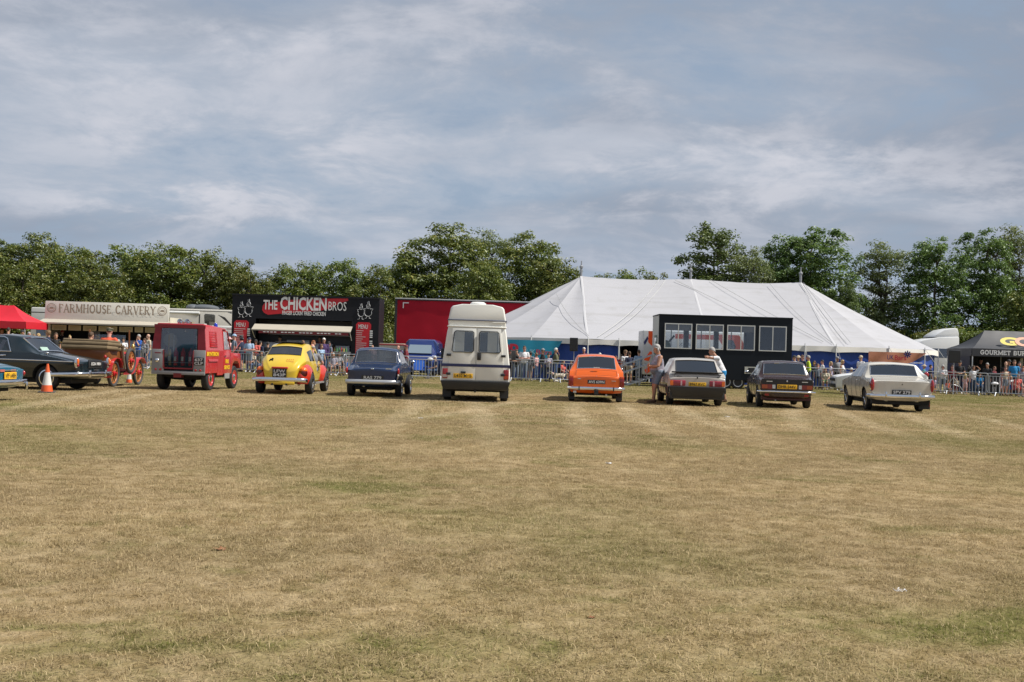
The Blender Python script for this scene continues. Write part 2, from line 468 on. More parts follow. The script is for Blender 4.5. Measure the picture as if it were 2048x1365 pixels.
# ------------------------------------------------------------------ trees
def leaf_mat(name, lo, hi, tip):
    m = bpy.data.materials.new(name); m.use_nodes = True
    m.node_tree.nodes.clear(); t = NT(m.node_tree)
    v = t.new('ShaderNodeAttribute', attribute_name='tint').outputs['Fac']
    oi = t.new('ShaderNodeObjectInfo').outputs['Random']
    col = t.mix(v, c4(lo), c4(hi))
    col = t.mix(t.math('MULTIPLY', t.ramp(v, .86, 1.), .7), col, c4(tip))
    hs = t.new('ShaderNodeHueSaturation', {'Hue': t.math('ADD', t.math('MULTIPLY', oi, .03), .485), 'Value': t.math('ADD', t.math('MULTIPLY', oi, .3), .85), 'Color': col})
    d = t.new('ShaderNodeBsdfDiffuse', {0: hs.outputs[0]}); tl = t.new('ShaderNodeBsdfTranslucent', {0: hs.outputs[0]})
    gl = t.new('ShaderNodeBsdfGlossy', {0: (.6, .65, .6, 1), 1: .45})
    mx = t.new('ShaderNodeMixShader', {0: .36, 1: d.outputs[0], 2: tl.outputs[0]})
    mx2 = t.new('ShaderNodeMixShader', {0: .06, 1: mx.outputs[0], 2: gl.outputs[0]})
    t.l.new(mx2.outputs[0], t.new('ShaderNodeOutputMaterial').inputs[0])
    return m
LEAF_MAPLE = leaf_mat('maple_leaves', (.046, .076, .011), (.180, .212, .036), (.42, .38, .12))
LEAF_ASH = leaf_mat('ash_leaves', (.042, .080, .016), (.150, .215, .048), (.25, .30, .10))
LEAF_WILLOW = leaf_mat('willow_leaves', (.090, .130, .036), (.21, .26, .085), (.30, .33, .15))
BARK = mat('bark', (.075, .062, .048), .9, noise_amt=.6, noise_scale=5, bump=.5, bump_scale=20)

def grow_tree(seed, H, rx, ry, base, n_cl, leaf, per, clump_r, gap, trunks=1):
    """skeleton + leaf clumps. base: height where the crown starts. Returns (trunk mesh, limb meshes, crown mesh)"""
    rnd = random.Random(seed)
    tb = MB(); lb = MB(); ends = []
    for k_ in range(trunks):
        ox = rnd.uniform(-.25, .25) * (trunks > 1); oy = rnd.uniform(-.25, .25) * (trunks > 1)
        n = 9; pts = []; x, y = ox, oy; top = H * rnd.uniform(.78, .9)
        for i in range(n):
            z = top * i / (n - 1) - .05
            x += rnd.uniform(-.13, .13) + ox * .18; y += rnd.uniform(-.13, .13) + oy * .18
            pts.append((x, y, z))
        r0 = (.20 if trunks == 1 else .14) * H / 9
        tb.tube(pts, [max(.02, r0 * (1 - .88 * i / (n - 1)) * (1.35 if i == 0 else 1)) for i in range(n)], 8)
        for i in range(2, n):
            for q in range(rnd.randint(2, 4)):
                a = rnd.uniform(0, 6.283); p = Vector(pts[i])
                if p.z < base * .7: continue
                ln = rnd.uniform(.55, 1.0) * rx * max(.25, (1 - .55 * (p.z / H)))
                d = Vector((math.cos(a), math.sin(a), rnd.uniform(.25, .9))).normalized()
                q1 = p + d * ln * .5 + Vector((rnd.uniform(-.15, .15), rnd.uniform(-.15, .15), .1)); q2 = p + d * ln + Vector((0, 0, rnd.uniform(0, .4)))
                lb.tube([p, q1, q2], [.055 * H / 9, .035 * H / 9, .012], 5); ends.append(q2); ends.append(q1)
    # clump centres: limb ends plus points through the crown envelope, biased to its skin
    cs = []
    for e in ends: cs.append((e, .8))
    tries = 0
    while len(cs) < n_cl and tries < 20000:
        tries += 1
        u = rnd.uniform(-1, 1); a = rnd.uniform(0, 6.283); rr = rnd.random() ** .34
        s = max(0, 1 - abs(u) ** 2.6) ** .5
        zc = base + (H - base) * .47; hz = (H - base) * .53
        wob = 1 + .26 * noise.noise((math.cos(a) * 1.3 + seed, math.sin(a) * 1.3, u * 1.6 + seed * 2.1)) + .12 * noise.noise((a * 2.2 + seed, u * 3.7, seed))
        taper = 1.0 - .18 * u
        p = Vector((math.cos(a) * s * rx * rr * wob * taper, math.sin(a) * s * ry * rr * wob * taper, zc + u * hz * rr * (1 + .10 * noise.noise((a, u * 2, seed)))))
        if noise.noise(p * .55 + Vector((seed, 0, 0))) < gap: continue
        cs.append((p, rr))
    cb_v = []; cb_f = []; tints = []
    for c, rr in cs:
        r = clump_r * rnd.uniform(.65, 1.25); tv = rnd.uniform(-.18, .18)
        sway = rnd.uniform(0, 6.283)
        for _ in range(int(per * rnd.uniform(.6, 1.3))):
            u = rnd.uniform(-.35, 1); a = rnd.uniform(0, 6.283); s = math.sqrt(1 - u * u); q = rnd.random() ** .4
            off = Vector((math.cos(a) * s, math.sin(a) * s, u * .85)) * r * q
            p = c + off
            nrm = (off.normalized() * .8 + Vector((rnd.uniform(-.6, .6), rnd.uniform(-.6, .6), .55 + rnd.uniform(-.3, .4)))).normalized()
            t1 = nrm.orthogonal().normalized(); t1.rotate(Matrix.Rotation(rnd.uniform(0, 6.283), 3, nrm)); t2 = nrm.cross(t1)
            L_ = leaf * rnd.uniform(.65, 1.3); Wd = L_ * rnd.uniform(.42, .62)
            o = len(cb_v); bend = nrm * (-.18 * L_)
            cb_v += [p - t1 * L_ * .5, p + t2 * Wd * .5 + bend * -.2, p + t1 * L_ * .5 + bend, p - t2 * Wd * .5 + bend * -.2]
            cb_f += [(o, o + 1, o + 2), (o, o + 2, o + 3)]
            tints += [min(1, max(0, rnd.random() * .6 + .2 + tv + .22 * (u > .5)))] * 4  # clump tops tinted lighter: sunlight put into the leaf colour
    me = bpy.data.meshes.new('crown'); me.from_pydata([tuple(v) for v in cb_v], [], cb_f)
    a_ = me.attributes.new('tint', 'FLOAT', 'POINT'); a_.data.foreach_set('value', tints)
    return tb.mesh('trunk', 60), lb.mesh('limbs', 60), me
PROTO = {
    'm1': (grow_tree(11, 8.6, 3.3, 3.0, .2, 420, .23, 54, .60, -.36), LEAF_MAPLE),
    'm2': (grow_tree(12, 8.2, 3.2, 3.0, .2, 400, .23, 54, .64, -.34), LEAF_MAPLE),
    'm3': (grow_tree(13, 8.9, 3.0, 2.9, .2, 400, .22, 54, .58, -.32), LEAF_MAPLE),
    'tall': (grow_tree(21, 11.0, 3.9, 3.5, .4, 560, .24, 54, .68, -.34), LEAF_MAPLE),
    'ash1': (grow_tree(31, 11.0, 3.0, 2.8, 1.2, 400, .23, 50, .56, -.24, 2), LEAF_ASH),
    'ash2': (grow_tree(32, 10.6, 2.4, 2.4, 1.4, 330, .22, 52, .54, -.24, 1), LEAF_ASH),
    'wil': (grow_tree(41, 10.0, 2.2, 2.2, .9, 290, .17, 60, .60, -.22, 2), LEAF_WILLOW),
    'bush': (grow_tree(51, 3.6, 2.4, 1.9, .0, 210, .19, 54, .5, -.5, 3), LEAF_MAPLE),
}
def tree(kind, px, top_py, Y, label, widen=1., cat='tree', name='maple_tree', grp='trees along the field edge', hgt=None):
    (tm, lm, cm), lmat = PROTO[kind]
    top = at(px, top_py, Y)
    H0 = max(v.co.z for v in cm.vertices)
    o = thing(name, label, cat, (top.x, Y, 0), random.uniform(0, 6.28), grp)
    s = (hgt or top.z) / H0; o.scale = (s * widen, s * widen, s)
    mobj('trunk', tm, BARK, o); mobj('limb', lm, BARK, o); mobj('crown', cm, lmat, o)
    return o
TREES = [
 ('m2', -55, 478, 92, 'maple tree cut by the left picture edge above the red gazebo', 1.0),
 ('ash1', 18, 478, 96, 'darker tree sticking up behind the red gazebo at far left', 1.1),
 ('tall', 78, 463, 95, 'tallest tree of the left row, above the cream food trailer end', .95),
 ('m1', 45, 512, 84, 'broad low maple right behind the red gazebo', 1.1),
 ('m3', 150, 488, 88, 'yellowish maple above the left half of the cream lettered sign', 1.05),
 ('m1', 195, 508, 84, 'low maple crown just over the middle of the cream sign', 1.0),
 ('m2', 250, 487, 90, 'maple above the right half of the cream lettered sign', 1.0),
 ('m3', 335, 483, 88, 'maple with a high rounded top above the motorhome roof', 1.12),
 ('m1', 408, 492, 90, 'maple with a pointed tuft above the motorhome roof hatch', .95),
 ('m2', 470, 512, 88, 'maple sloping down towards the black fried chicken trailer', .95),
 ('m3', 505, 540, 86, 'small maple over the left end of the black fried chicken trailer', .9),
 ('m1', 570, 520, 90, 'maple above the lettering of the black fried chicken trailer', .95),
 ('m2', 635, 522, 92, 'maple above the middle of the black fried chicken trailer', .95),
 ('m3', 695, 516, 90, 'maple above the right end of the black fried chicken trailer', .9),
 ('m1', 760, 522, 88, 'maple in the gap between black trailer and red lorry', .95),
 ('m2', 815, 512, 92, 'maple at the left shoulder of the big round tree', .9),
 ('tall', 895, 444, 92, 'biggest round maple above the red curtain lorry', 1.15),
 ('m2', 960, 520, 86, 'lower maple in front of the big round tree, over the red lorry', .9),
 ('wil', 985, 456, 98, 'pale feathery tree between the two big round trees', 1.0),
 ('tall', 1060, 462, 92, 'wide maple left of the first marquee pole', 1.05),
 ('m3', 1112, 512, 88, 'maple leaning against the left roof slope of the marquee', .95),
 ('m1', 1250, 532, 96, 'maple tops just showing over the marquee ridge, left bay', 1.0),
 ('m3', 1205, 545, 98, 'small maple top right beside the first marquee pole', .7),
 ('m2', 1305, 541, 98, 'low maple top behind the marquee ridge before the middle pole', .8),
 ('ash1', 1428, 444, 92, 'tall airy tree right of the middle marquee pole', 1.05),
 ('wil', 1500, 492, 90, 'pale thin tree in the dip between the two airy trees', .9),
 ('ash2', 1560, 470, 92, 'slim tree left of the right marquee pole', .9),
 ('ash1', 1635, 449, 92, 'tall broad airy tree behind the right marquee pole', 1.18),
 ('ash2', 1690, 560, 88, 'small tree beside the right roof slope of the marquee', .8),
 ('wil', 1775, 480, 92, 'light green tree above the right roof slope of the marquee', 1.15),
 ('ash2', 1872, 472, 90, 'dark slender tree above the white lorry cab', 1.05),
 ('ash1', 1965, 456, 92, 'tall full tree above the black burger gazebo', .95),
 ('wil', 2040, 448, 96, 'pale tree cut by the right picture edge', 1.0),
 ('m1', 2085, 530, 88, 'maple behind the black gazebo at the right picture edge', .9),
]
for i, (kd, px, py, Y, lab, wd) in enumerate(TREES):
    tree(kd, px, py, Y, lab, wd, name={'m': 'maple_tree', 't': 'maple_tree', 'a': 'ash_tree', 'w': 'willow_tree'}[kd[0]])
BUSH = [(640, 90, 4.2), (742, 84, 3.6), (772, 90, 4.4), (1710, 90, 5.0), (1765, 88, 4.3), (1815, 90, 4.8), (1860, 86, 4.4), (1905, 90, 5.0), (1955, 86, 4.6), (2005, 90, 5.0), (2050, 86, 4.6),
        (1660, 92, 5.0), (1380, 94, 5.4), (1440, 94, 5.2), (1500, 94, 5.4), (1550, 94, 5.2), (1600, 94, 5.4), (20, 82, 3.6), (1020, 84, 4.0), (1080, 86, 4.6)]
blabs = ['behind the black chicken trailer', 'between black trailer and red lorry', 'at the left edge of the red lorry', 'by the marquee right slope, highest up', 'under the light green tree', 'left of the white lorry cab', 'behind the white lorry cab', 'right of the white lorry cab', 'behind the peak of the black gazebo', 'over the burger gazebo lettering', 'at the right picture edge',
         'behind the right marquee pole', 'behind the middle marquee pole', 'under the first airy tree', 'under the pale thin tree', 'under the slim tree', 'under the tall broad airy tree', 'behind the red gazebo', 'over the red lorry right end', 'under the wide maple by the marquee']
for (px, Y, h), lb_ in zip(BUSH, blabs):
    tree('bush', px, 600, Y, 'dark hedgerow bush ' + lb_, 1.15, 'bush', 'hedge_bush', 'hedgerow bushes', h)
# ------------------------------------------------------------------ lettering drawn with a broad pen (slab serifs)
def _arc(cx, cy, rx, ry, a0, a1, n=12): return [(cx + rx * math.cos(R(a0 + (a1 - a0) * i / n)), cy + ry * math.sin(R(a0 + (a1 - a0) * i / n))) for i in range(n + 1)]
GLYPH = {   # width, [(polyline, thin?)], [serif (x,y)]
 'F': (.62, [([(.12, 0), (.12, 1)], 0), ([(.12, .96), (.58, .96)], 1), ([(.12, .52), (.45, .52)], 1), ([(.57, .97), (.57, .80)], 1)], [(.12, 0)]),
 'A': (.80, [([(.08, 0), (.38, 1)], 1), ([(.38, 1), (.72, 0)], 0), ([(.2, .34), (.6, .34)], 1)], [(.08, 0), (.72, 0)]),
 'R': (.78, [([(.12, 0), (.12, 1)], 0), ([(.12, .96), (.38, .96)] + _arc(.38, .74, .22, .22, 90, -90) + [(.12, .52)], 1), ([(.34, .5), (.68, 0)], 0)], [(.12, 0), (.68, 0), (.08, .97)]),
 'M': (.98, [([(.12, 0), (.12, 1)], 1), ([(.12, 1), (.49, .12)], 0), ([(.49, .12), (.86, 1)], 1), ([(.86, 1), (.86, 0)], 0)], [(.12, 0), (.86, 0), (.1, .97), (.88, .97)]),
 'H': (.84, [([(.14, 0), (.14, 1)], 0), ([(.70, 0), (.70, 1)], 0), ([(.14, .52), (.7, .52)], 1)], [(.14, 0), (.70, 0), (.14, .97), (.70, .97)]),
 'O': (.84, [(_arc(.42, .5, .33, .48, 0, 360, 24), 0)], []),
 'U': (.82, [([(.14, 1), (.14, .32)] + _arc(.41, .32, .27, .30, 180, 360) + [(.68, .32), (.68, 1)], 0)], [(.14, .97), (.68, .97)]),
 'S': (.60, [(_arc(.30, .74, .20, .23, 30, 270, 10) + _arc(.30, .27, .22, .24, 90, -150, 10), 0)], []),
 'E': (.66, [([(.12, 0), (.12, 1)], 0), ([(.12, .96), (.58, .96)], 1), ([(.12, .52), (.45, .52)], 1), ([(.12, .04), (.6, .04)], 1), ([(.6, .03), (.6, .2)], 1), ([(.57, .97), (.57, .80)], 1)], []),
 'C': (.76, [(_arc(.42, .5, .33, .48, 42, 318, 18), 0)], []),
 'G': (.80, [(_arc(.42, .5, .33, .48, 42, 325, 18), 0), ([(.69, .12), (.69, .45), (.5, .45)], 0)], []),
 'V': (.78, [([(.08, 1), (.40, 0)], 0), ([(.40, 0), (.70, 1)], 1)], [(.08, .97), (.70, .97)]),
 'Y': (.74, [([(.06, 1), (.37, .5)], 0), ([(.68, 1), (.37, .5)], 1), ([(.37, .5), (.37, 0)], 0)], [(.06, .97), (.68, .97), (.37, 0)]),
 'T': (.70, [([(.35, 0), (.35, 1)], 0), ([(.05, .96), (.65, .96)], 1), ([(.06, .97), (.06, .8)], 1), ([(.64, .97), (.64, .8)], 1)], [(.35, 0)]),
 'B': (.72, [([(.12, 0), (.12, 1)], 0), ([(.12, .96), (.36, .96)] + _arc(.36, .75, .20, .21, 90, -90) + [(.12, .54)], 1), ([(.36, .54)] + _arc(.38, .28, .24, .25, 90, -90) + [(.12, .03)], 0)], []),
 ' ': (.42, [], [])}
def pen_text(s, m, parent, c, w, h, thick, thin, serif, name='lettering'):
    mb = MB(); x = 0; tot = sum(GLYPH[ch][0] for ch in s) + .10 * (len(s) - 1)
    k_ = w / tot
    cuts = [0]
    def seg(p, q, wd):
        a = Vector((p[0] * k_, 0, p[1] * h)); b_ = Vector((q[0] * k_, 0, q[1] * h)); d = (b_ - a)
        if d.length < 1e-6: return
        d.normalize(); n = Vector((-d.z, 0, d.x)) * wd / 2; e = d * wd * .35
        mb.add([a - e - n, b_ + e - n, b_ + e + n, a - e + n], [(0, 1, 2, 3)])
    for ch in s:
        gw, st, sf = GLYPH[ch]
        for pl, th in st:
            for p, q in zip(pl, pl[1:]): seg((x + p[0], p[1]), (x + q[0], q[1]), thin if th else thick)
        for sx, sy in sf: seg((x + sx - .11, sy), (x + sx + .11, sy), serif)
        x += gw + .10
        if ch == ' ': cuts.append(len(mb.f))
    # every stroke gets its own hair of height so that no two lie in one plane
    vs = [Vector((v[0] - w / 2, -.0004 * (i // 4 % 5), v[2] - h / 2)) + Vector(c) for i, v in enumerate(mb.v)]
    cuts.append(len(mb.f))
    for a, b_ in zip(cuts, cuts[1:]):
        me = bpy.data.meshes.new(name); me.from_pydata([tuple(v) for v in vs[a * 4:b_ * 4]], [], [tuple(i - a * 4 for i in f) for f in mb.f[a:b_]])
        mobj(name, me, m, parent)

CREAM = mat('cream_panel', (.60, .56, .46), .5, noise_amt=.18, noise_scale=1.5)
CREAM2 = mat('cream_awning', (.42, .385, .32), .7, noise_amt=.25, noise_scale=2)
DARKIN = mat('dark_interior', (.030, .030, .032), .8)
STAIN = mat('stainless', (.42, .43, .44), .35, .8, noise_amt=.3)
CANVAS = mat('white_canvas', (.43, .43, .455), .75, noise_amt=.16, noise_scale=.55, bump=.25, bump_scale=2.2)
_t = NT(CANVAS.node_tree); _b = CANVAS.node_tree.nodes['Principled BSDF']
_co = _t.new('ShaderNodeTexCoord').outputs['Object']
_band = _t.noise(_t.vmath('MULTIPLY', _co, (.10, .3, 2.6)), 1.6, 5, .6, .2)
_blot = _t.noise(_co, 1.3, 6, .62, .3)
_f = _t.math('ADD', _t.math('MULTIPLY', _t.ramp(_band, .48, .75), .5), _t.math('MULTIPLY', _t.ramp(_blot, .5, .8), .5), clamp=True)
_t.put(_b.inputs['Base Color'], _t.mix(_f, (.37, .37, .395, 1), (.29, .286, .288, 1)))
_t.put(_b.inputs['Normal'], _t.new('ShaderNodeBump', {'Strength': .35, 'Distance': .05, 'Height': _t.math('ADD', _t.noise(_t.vmath('MULTIPLY', _co, (.5, 1, 1.6)), 1.5, 5, .6, .5), _t.math('MULTIPLY', _band, .4))}).outputs[0])
CANVAS2 = mat('off_white_canvas', (.70, .68, .63), .8, noise_amt=.2, noise_scale=1.2)
BLUECLOTH = mat('blue_pvc', (.012, .055, .30), .5, noise_amt=.25, noise_scale=1)
ROPE = mat('rope', (.45, .45, .43), .8)
GREYPOLE = mat('grey_pole', (.30, .31, .33), .5, .4)
WHITEPOLE = mat('white_pole', (.66, .67, .68), .45)

# ------------------------------------------------------------------ marquee
def marquee():
    Yf, Yr, Rr = 62.0, 70.0, 8.0
    XL, XM, XR = at(1162, 560, Yr).x, at(1381, 560, Yr).x, at(1601, 568, Yr).x
    zr = 6.25; ze = 2.25
    o = thing('marquee', 'long white pole marquee with blue side walls and two banners', 'marquee', ((XL + XR) / 2, Yr, 0))
    cx = (XL + XR) / 2
    XL -= cx; XM -= cx; XR -= cx
    def sec(nm, apex0, apex1, e0, e1, nseg, sag=.28, wob=0):
        """one roof panel between two ridge points and two eave points, hanging in a shallow curve"""
        mb = MB(); T = 12
        rows = []
        for i in range(T + 1):
            t_ = i / T; row = []
            for j in range(nseg + 1):
                u = j / nseg
                a = Vector(apex0).lerp(Vector(apex1), u); e = e0 if False else Vector(e0).lerp(Vector(e1), u)
                if callable(wob): e = wob(u)
                ridge_sag = .13 * 4 * u * (1 - u) * (apex0 != apex1)
                p = a.lerp(e, t_)
                p.z -= sag * 4 * t_ * (1 - t_) * .5 + ridge_sag * (1 - t_)
                p.z -= .10 * math.sin(u * math.pi) * math.sin(t_ * math.pi)
                p.z += .035 * noise.noise((p.x * .5, p.y * .5, 1.7)) + .02 * noise.noise((p.x * 1.8, p.y * .6, 4.))
                row.append(p)
            rows.append(row)
        for r_ in rows: mb.v += [tuple(p) for p in r_]
        n = nseg + 1
        mb.f = [(i * n + j, i * n + j + 1, (i + 1) * n + j + 1, (i + 1) * n + j) for i in range(T) for j in range(nseg)]
        return mb.obj(nm, CANVAS, o, smooth=30)
    PL, PM, PR = (XL, 0, zr), (XM, 0, zr + .02), (XR, 0, zr)
    for s in (-1, 1):
        sec('roof_panel', PL, PM, (XL, s * Rr, ze), (XM, s * Rr, ze), 14)
        sec('roof_panel', PM, PR, (XM, s * Rr, ze), (XR, s * Rr, ze), 14)
    eaves = []       # walk round the eave, front side from left to right last
    nend = 8
    for cxp, apex, a0 in ((XL, PL, 90), (XR, PR, -90)):
        for q in range(nend):
            b0, b1 = R(a0 + 180 * q / nend), R(a0 + 180 * (q + 1) / nend)
            f = lambda u, b0=b0, b1=b1, cxp=cxp: Vector((cxp + math.cos(b0) * Rr, math.sin(b0) * Rr, ze)).lerp(Vector((cxp + math.cos(b1) * Rr, math.sin(b1) * Rr, ze)), u)
            sec('roof_panel', apex, apex, f(0), f(1), 3, sag=.22, wob=f)
            eaves.append((f(0), f(1)))
    nb = 8
    for s in (-1, 1):
        for q in range(nb):
            x0, x1 = XL + (XR - XL) * q / nb, XL + (XR - XL) * (q + 1) / nb
            eaves.append((Vector((x0, s * Rr, ze)), Vector((x1, s * Rr, ze))))
    rnd = random.Random(3)
    doors = {6}
    for qi, (a, b_) in enumerate(eaves):
        mid = (a + b_) / 2
        out = Vector((mid.x - max(XL, min(XR, mid.x)), mid.y, 0)).normalized()
        d = b_ - a; L_ = d.length; n = 6
        mb = MB()
        for i in range(n + 1):
            u = i / n; p = a + d * u + out * (.03 + .02 * math.sin(u * 9 + qi)); sc_ = .06 * math.sin(u * math.pi)
            mb.v += [tuple(p), tuple(p - Vector((0, 0, .33 - sc_)) + out * .03)]
        mb.f = [(2 * i, 2 * i + 1, 2 * i + 3, 2 * i + 2) for i in range(n)]
        mb.obj('valance', CANVAS2, o, smooth=60)
        front = out.y < -.3
        isdoor = front and abs(mid.x + cx - at(1272, 720, 62).x) < 1.0
        if not isdoor:
            mb = MB()
            for i in range(13):
                u = i / 12; p = a + d * u - out * (.16 + .03 * math.sin(u * 14 + qi * 2))
                mb.v += [(p.x, p.y, ze - .12), (p.x, p.y, .02)]
            mb.f = [(2 * i, 2 * i + 1, 2 * i + 3, 2 * i + 2) for i in range(12)]
            mb.obj('wall_panel', BLUECLOTH, o, smooth=60)
        # side pole + guy
        MB().tube([a + out * .07 + Vector((0, 0, -ze)), a + out * .05 + Vector((0, 0, .12))], .028, 6).obj('side_pole', WHITEPOLE, o)
        if front or qi % 2:
            MB().tube([a + out * .05 + Vector((0, 0, .05)), a + out * 1.7 + Vector((0, 0, -ze + .02))], .012, 4).obj('guy_rope', ROPE, o)
            MB().tube([a + out * 1.7 + Vector((0, 0, -ze - .1)), a + out * 1.62 + Vector((0, 0, -ze + .22))], .018, 5).obj('stake', GREYPOLE, o)
    for p in (PL, PM, PR):
        pl = MB().tube([(p[0], 0, 0), (p[0], 0, zr + .62)], .075, 10).obj('king_pole', GREYPOLE, o)
        MB().lathe([(.12, 0), (.12, .1), (.04, .16), (.03, .42), (0, .45)], (p[0], 0, zr + .50), n=10).obj('pole_cap', GREYPOLE, pl)
        for s in (-1, 1):
            pts = []
            for i in range(9):
                t_ = i / 8; z = zr + (ze - zr) * t_ - .28 * 2 * t_ * (1 - t_) + .012
                pts.append((p[0] + .02 * math.sin(t_ * 7), s * Rr * t_, z))
            MB().tube(pts, [(.07, .010)] * 9, 6).obj('seam_tape', mat('seam_white', (.44, .44, .46), .7), o)
    # ropes lying over the front slope
    def on_roof(x, t_, lift=.05):
        z = zr + (ze - zr) * t_ - .28 * 2 * t_ * (1 - t_) - .05
        return Vector((x, -Rr * t_, z + lift))
    for (x0, t0, x1, t1, bow) in ((XL - 1.6, .30, XL + .05, .97, -.3), (XM - 1.9, .02, XM - 6.2, .98, .4), (XM - 1.6, .05, XM - 5.8, .98, .4), (XM - 1.0, .04, XM + 3.9, .75, .3),
                                  (XM + 1.2, 0.02, XM + 6.2, .95, .2), (XR - 2.0, .05, XR - .1, .98, -.2), (XR - .1, .02, XR + .6, .98, .1), (XR + .15, .02, XR + .9, .95, .1)):
        pts = []
        for i in range(9):
            u = i / 8; x = x0 + (x1 - x0) * u + bow * math.sin(u * math.pi) * .6; t_ = t0 + (t1 - t0) * u
            pts.append(on_roof(x, t_, .13))
        MB().tube(pts, .014, 4).obj('roof_rope', ROPE, o)
    # banners hang on the valance
    def banner(nm, x0, x1, ztop, zl, zr_, mt, y, right_cut):
        mb = MB(); n = 16
        for i in range(n + 1):
            u = i / n; x = x0 + (x1 - x0) * u
            zb = zl + (zr_ - zl) * (max(0, (u - right_cut) / (1 - right_cut)) ** 1.3)
            for v in range(5):
                w_ = v / 4; z = ztop + (zb - ztop) * w_
                mb.v.append((x, y - .05 * math.sin(u * 17 + w_ * 3) * w_ - .03 * math.sin(u * 6), z))
        mb.f = [(i * 5 + j, i * 5 + j + 1, (i + 1) * 5 + j + 1, (i + 1) * 5 + j) for i in range(n) for j in range(4)]
        return mb.obj(nm, mt, o, smooth=60)
    teal = mat('turquoise_banner', (.015, .27, .42), .45, noise_amt=.4, noise_scale=1.6)
    peach = mat('peach_banner', (.62, .26, .15), .5, noise_amt=.3, noise_scale=2)
    red = mat('banner_red', (.50, .02, .05), .5); navy = mat('banner_navy', (.02, .03, .16), .5)
    yb = -Rr - .22
    P1 = lambda px, py: (at(px, py, Yr + yb).x - cx, yb - .16, at(px, py, Yr + yb).z)
    b1 = banner('banner', P1(1000, 690)[0], P1(1124, 690)[0], P1(1070, 681)[2], P1(1050, 724)[2], P1(1122, 684)[2], teal, yb, .72)
    p = P1(1009, 703); text('BA', red, b1, p, 1.0, .75, bold=.02)
    p = P1(1031, 702); text('R', red, b1, p, .62, .75, bold=.02)
    p = P1(1062, 704); text('UK', mat('pale_blue_print', (.25, .52, .62), .5), b1, p, .5, .28, bold=.01)
    p = P1(1088, 705); text('Bars', red, b1, p, .85, .28, bold=.01)
    b2 = banner('banner', P1(1737, 710)[0], P1(1852, 710)[0], P1(1790, 705)[2], P1(1770, 726)[2], P1(1850, 707)[2], peach, yb, .72)
    p = P1(1779, 715); text('UK', navy, b2, p, .36, .26, bold=.012)
    p = P1(1799, 716); text('Bars', red, b2, p, .62, .27, bold=.012)
    p = P1(1813, 709); mb = MB()
    for i in range(8):
        a = i * math.pi / 4; v = Vector((math.cos(a), 0, math.sin(a))); n = Vector((-v.z, 0, v.x)) * .035
        mb.add([Vector(p) - n + v * .03, Vector(p) + v * .2 - n, Vector(p) + v * .2 + n, Vector(p) + v * .03 + n], [(0, 1, 2, 3)])
    mb.obj('flag_mark', navy, b2)
    return o
marquee()

# ------------------------------------------------------------------ crowd barriers
def make_barrier():
    Lb, H0, H1 = 2.25, .17, 1.08
    root = thing('crowd_barrier', 'x', 'barrier')
    r = .12; x = Lb / 2; pts = []
    for cx, cz, a0 in ((x - r, H1 - r, 0), (-x + r, H1 - r, 90), (-x + r, H0 + r, 180), (x - r, H0 + r, 270)):
        for q in range(5):
            a = R(a0 + q * 22.5); pts.append((cx + r * math.cos(a), 0, cz + r * math.sin(a)))
    MB().tube(pts, .021, 6, closed=True).obj('frame', STEEL, root)
    MB().tube([(-x + .02, 0, H1 - .13), (x - .02, 0, H1 - .13)], .014, 5).obj('rail', STEEL, root)
    bar = MB().tube([(0, 0, H0), (0, 0, H1 - .13)], .0115, 5).mesh('bar', 60)
    for i in range(15):
        mobj('bar', bar, STEEL, root, (-x + .13 + (Lb - .26) * i / 14, 0, 0))
    foot = MB()
    foot.tube([(0, -.30, .012), (0, -.20, .05), (0, -.05, .16), (0, 0, .2)], [(.022, .012)] * 4, 6); foot.tube([(0, .30, .012), (0, .20, .05), (0, .05, .16), (0, 0, .2)], [(.022, .012)] * 4, 6)
    fm = foot.mesh('foot', 60)
    for s in (-.72, .72): mobj('foot', fm, STEEL, root, (s, 0, 0))
    return root
BPROTO = make_barrier(); _bused = [False]
def barrier(x, y, rz, label):
    o = BPROTO if not _bused[0] else copy_tree(BPROTO)
    _bused[0] = True
    o.location = (x, y, 0); o.rotation_euler.z = rz
    o['label'] = label; o['group'] = 'crowd barriers along the arena'
    return o
FENCE = [[(205, 58.5), (300, 58.0), (400, 57.3), (545, 56.2), (692, 54.9)], [(700, 55.4), (770, 53.0), (893, 53.2)], [(1003, 55.2), (1130, 54.8), (1296, 55.2)], [(1598, 56.4), (1740, 56.0), (1830, 55.2), (1945, 54.2), (2075, 52.6)]]
FLAB = ['left of the bench-seat vintage car', 'beside the red vintage car front wheel', 'behind the left rear of the red fire vehicle', 'hidden mostly behind the red fire vehicle', 'right of the red fire vehicle bonnet', 'in front of the seated pair in jeans', 'behind the yellow beetle roof', 'right of the yellow beetle', 'in front of the seated grey-haired couple',
        'behind the dark blue saloon', 'right of the dark blue saloon by the blue chair', 'touching the left edge of the campervan',
        'just right of the campervan', 'in front of the seated woman with dog', 'behind the orange estate left side', 'behind the orange estate', 'between orange estate and metal steps',
        'right of the brown saloon roof', 'by the yellow-vest man', 'left of the white hatchback bonnet', 'behind the white hatchback', 'behind the cream saloon', 'right of the cream saloon tail lamp', 'by the speaker tripod', 'in front of the girl in pink', 'in front of the man in the dark blazer', 'in front of the seated woman in coral', 'at the right picture edge', 'past the picture edge', 'far past the picture edge']
fi = 0
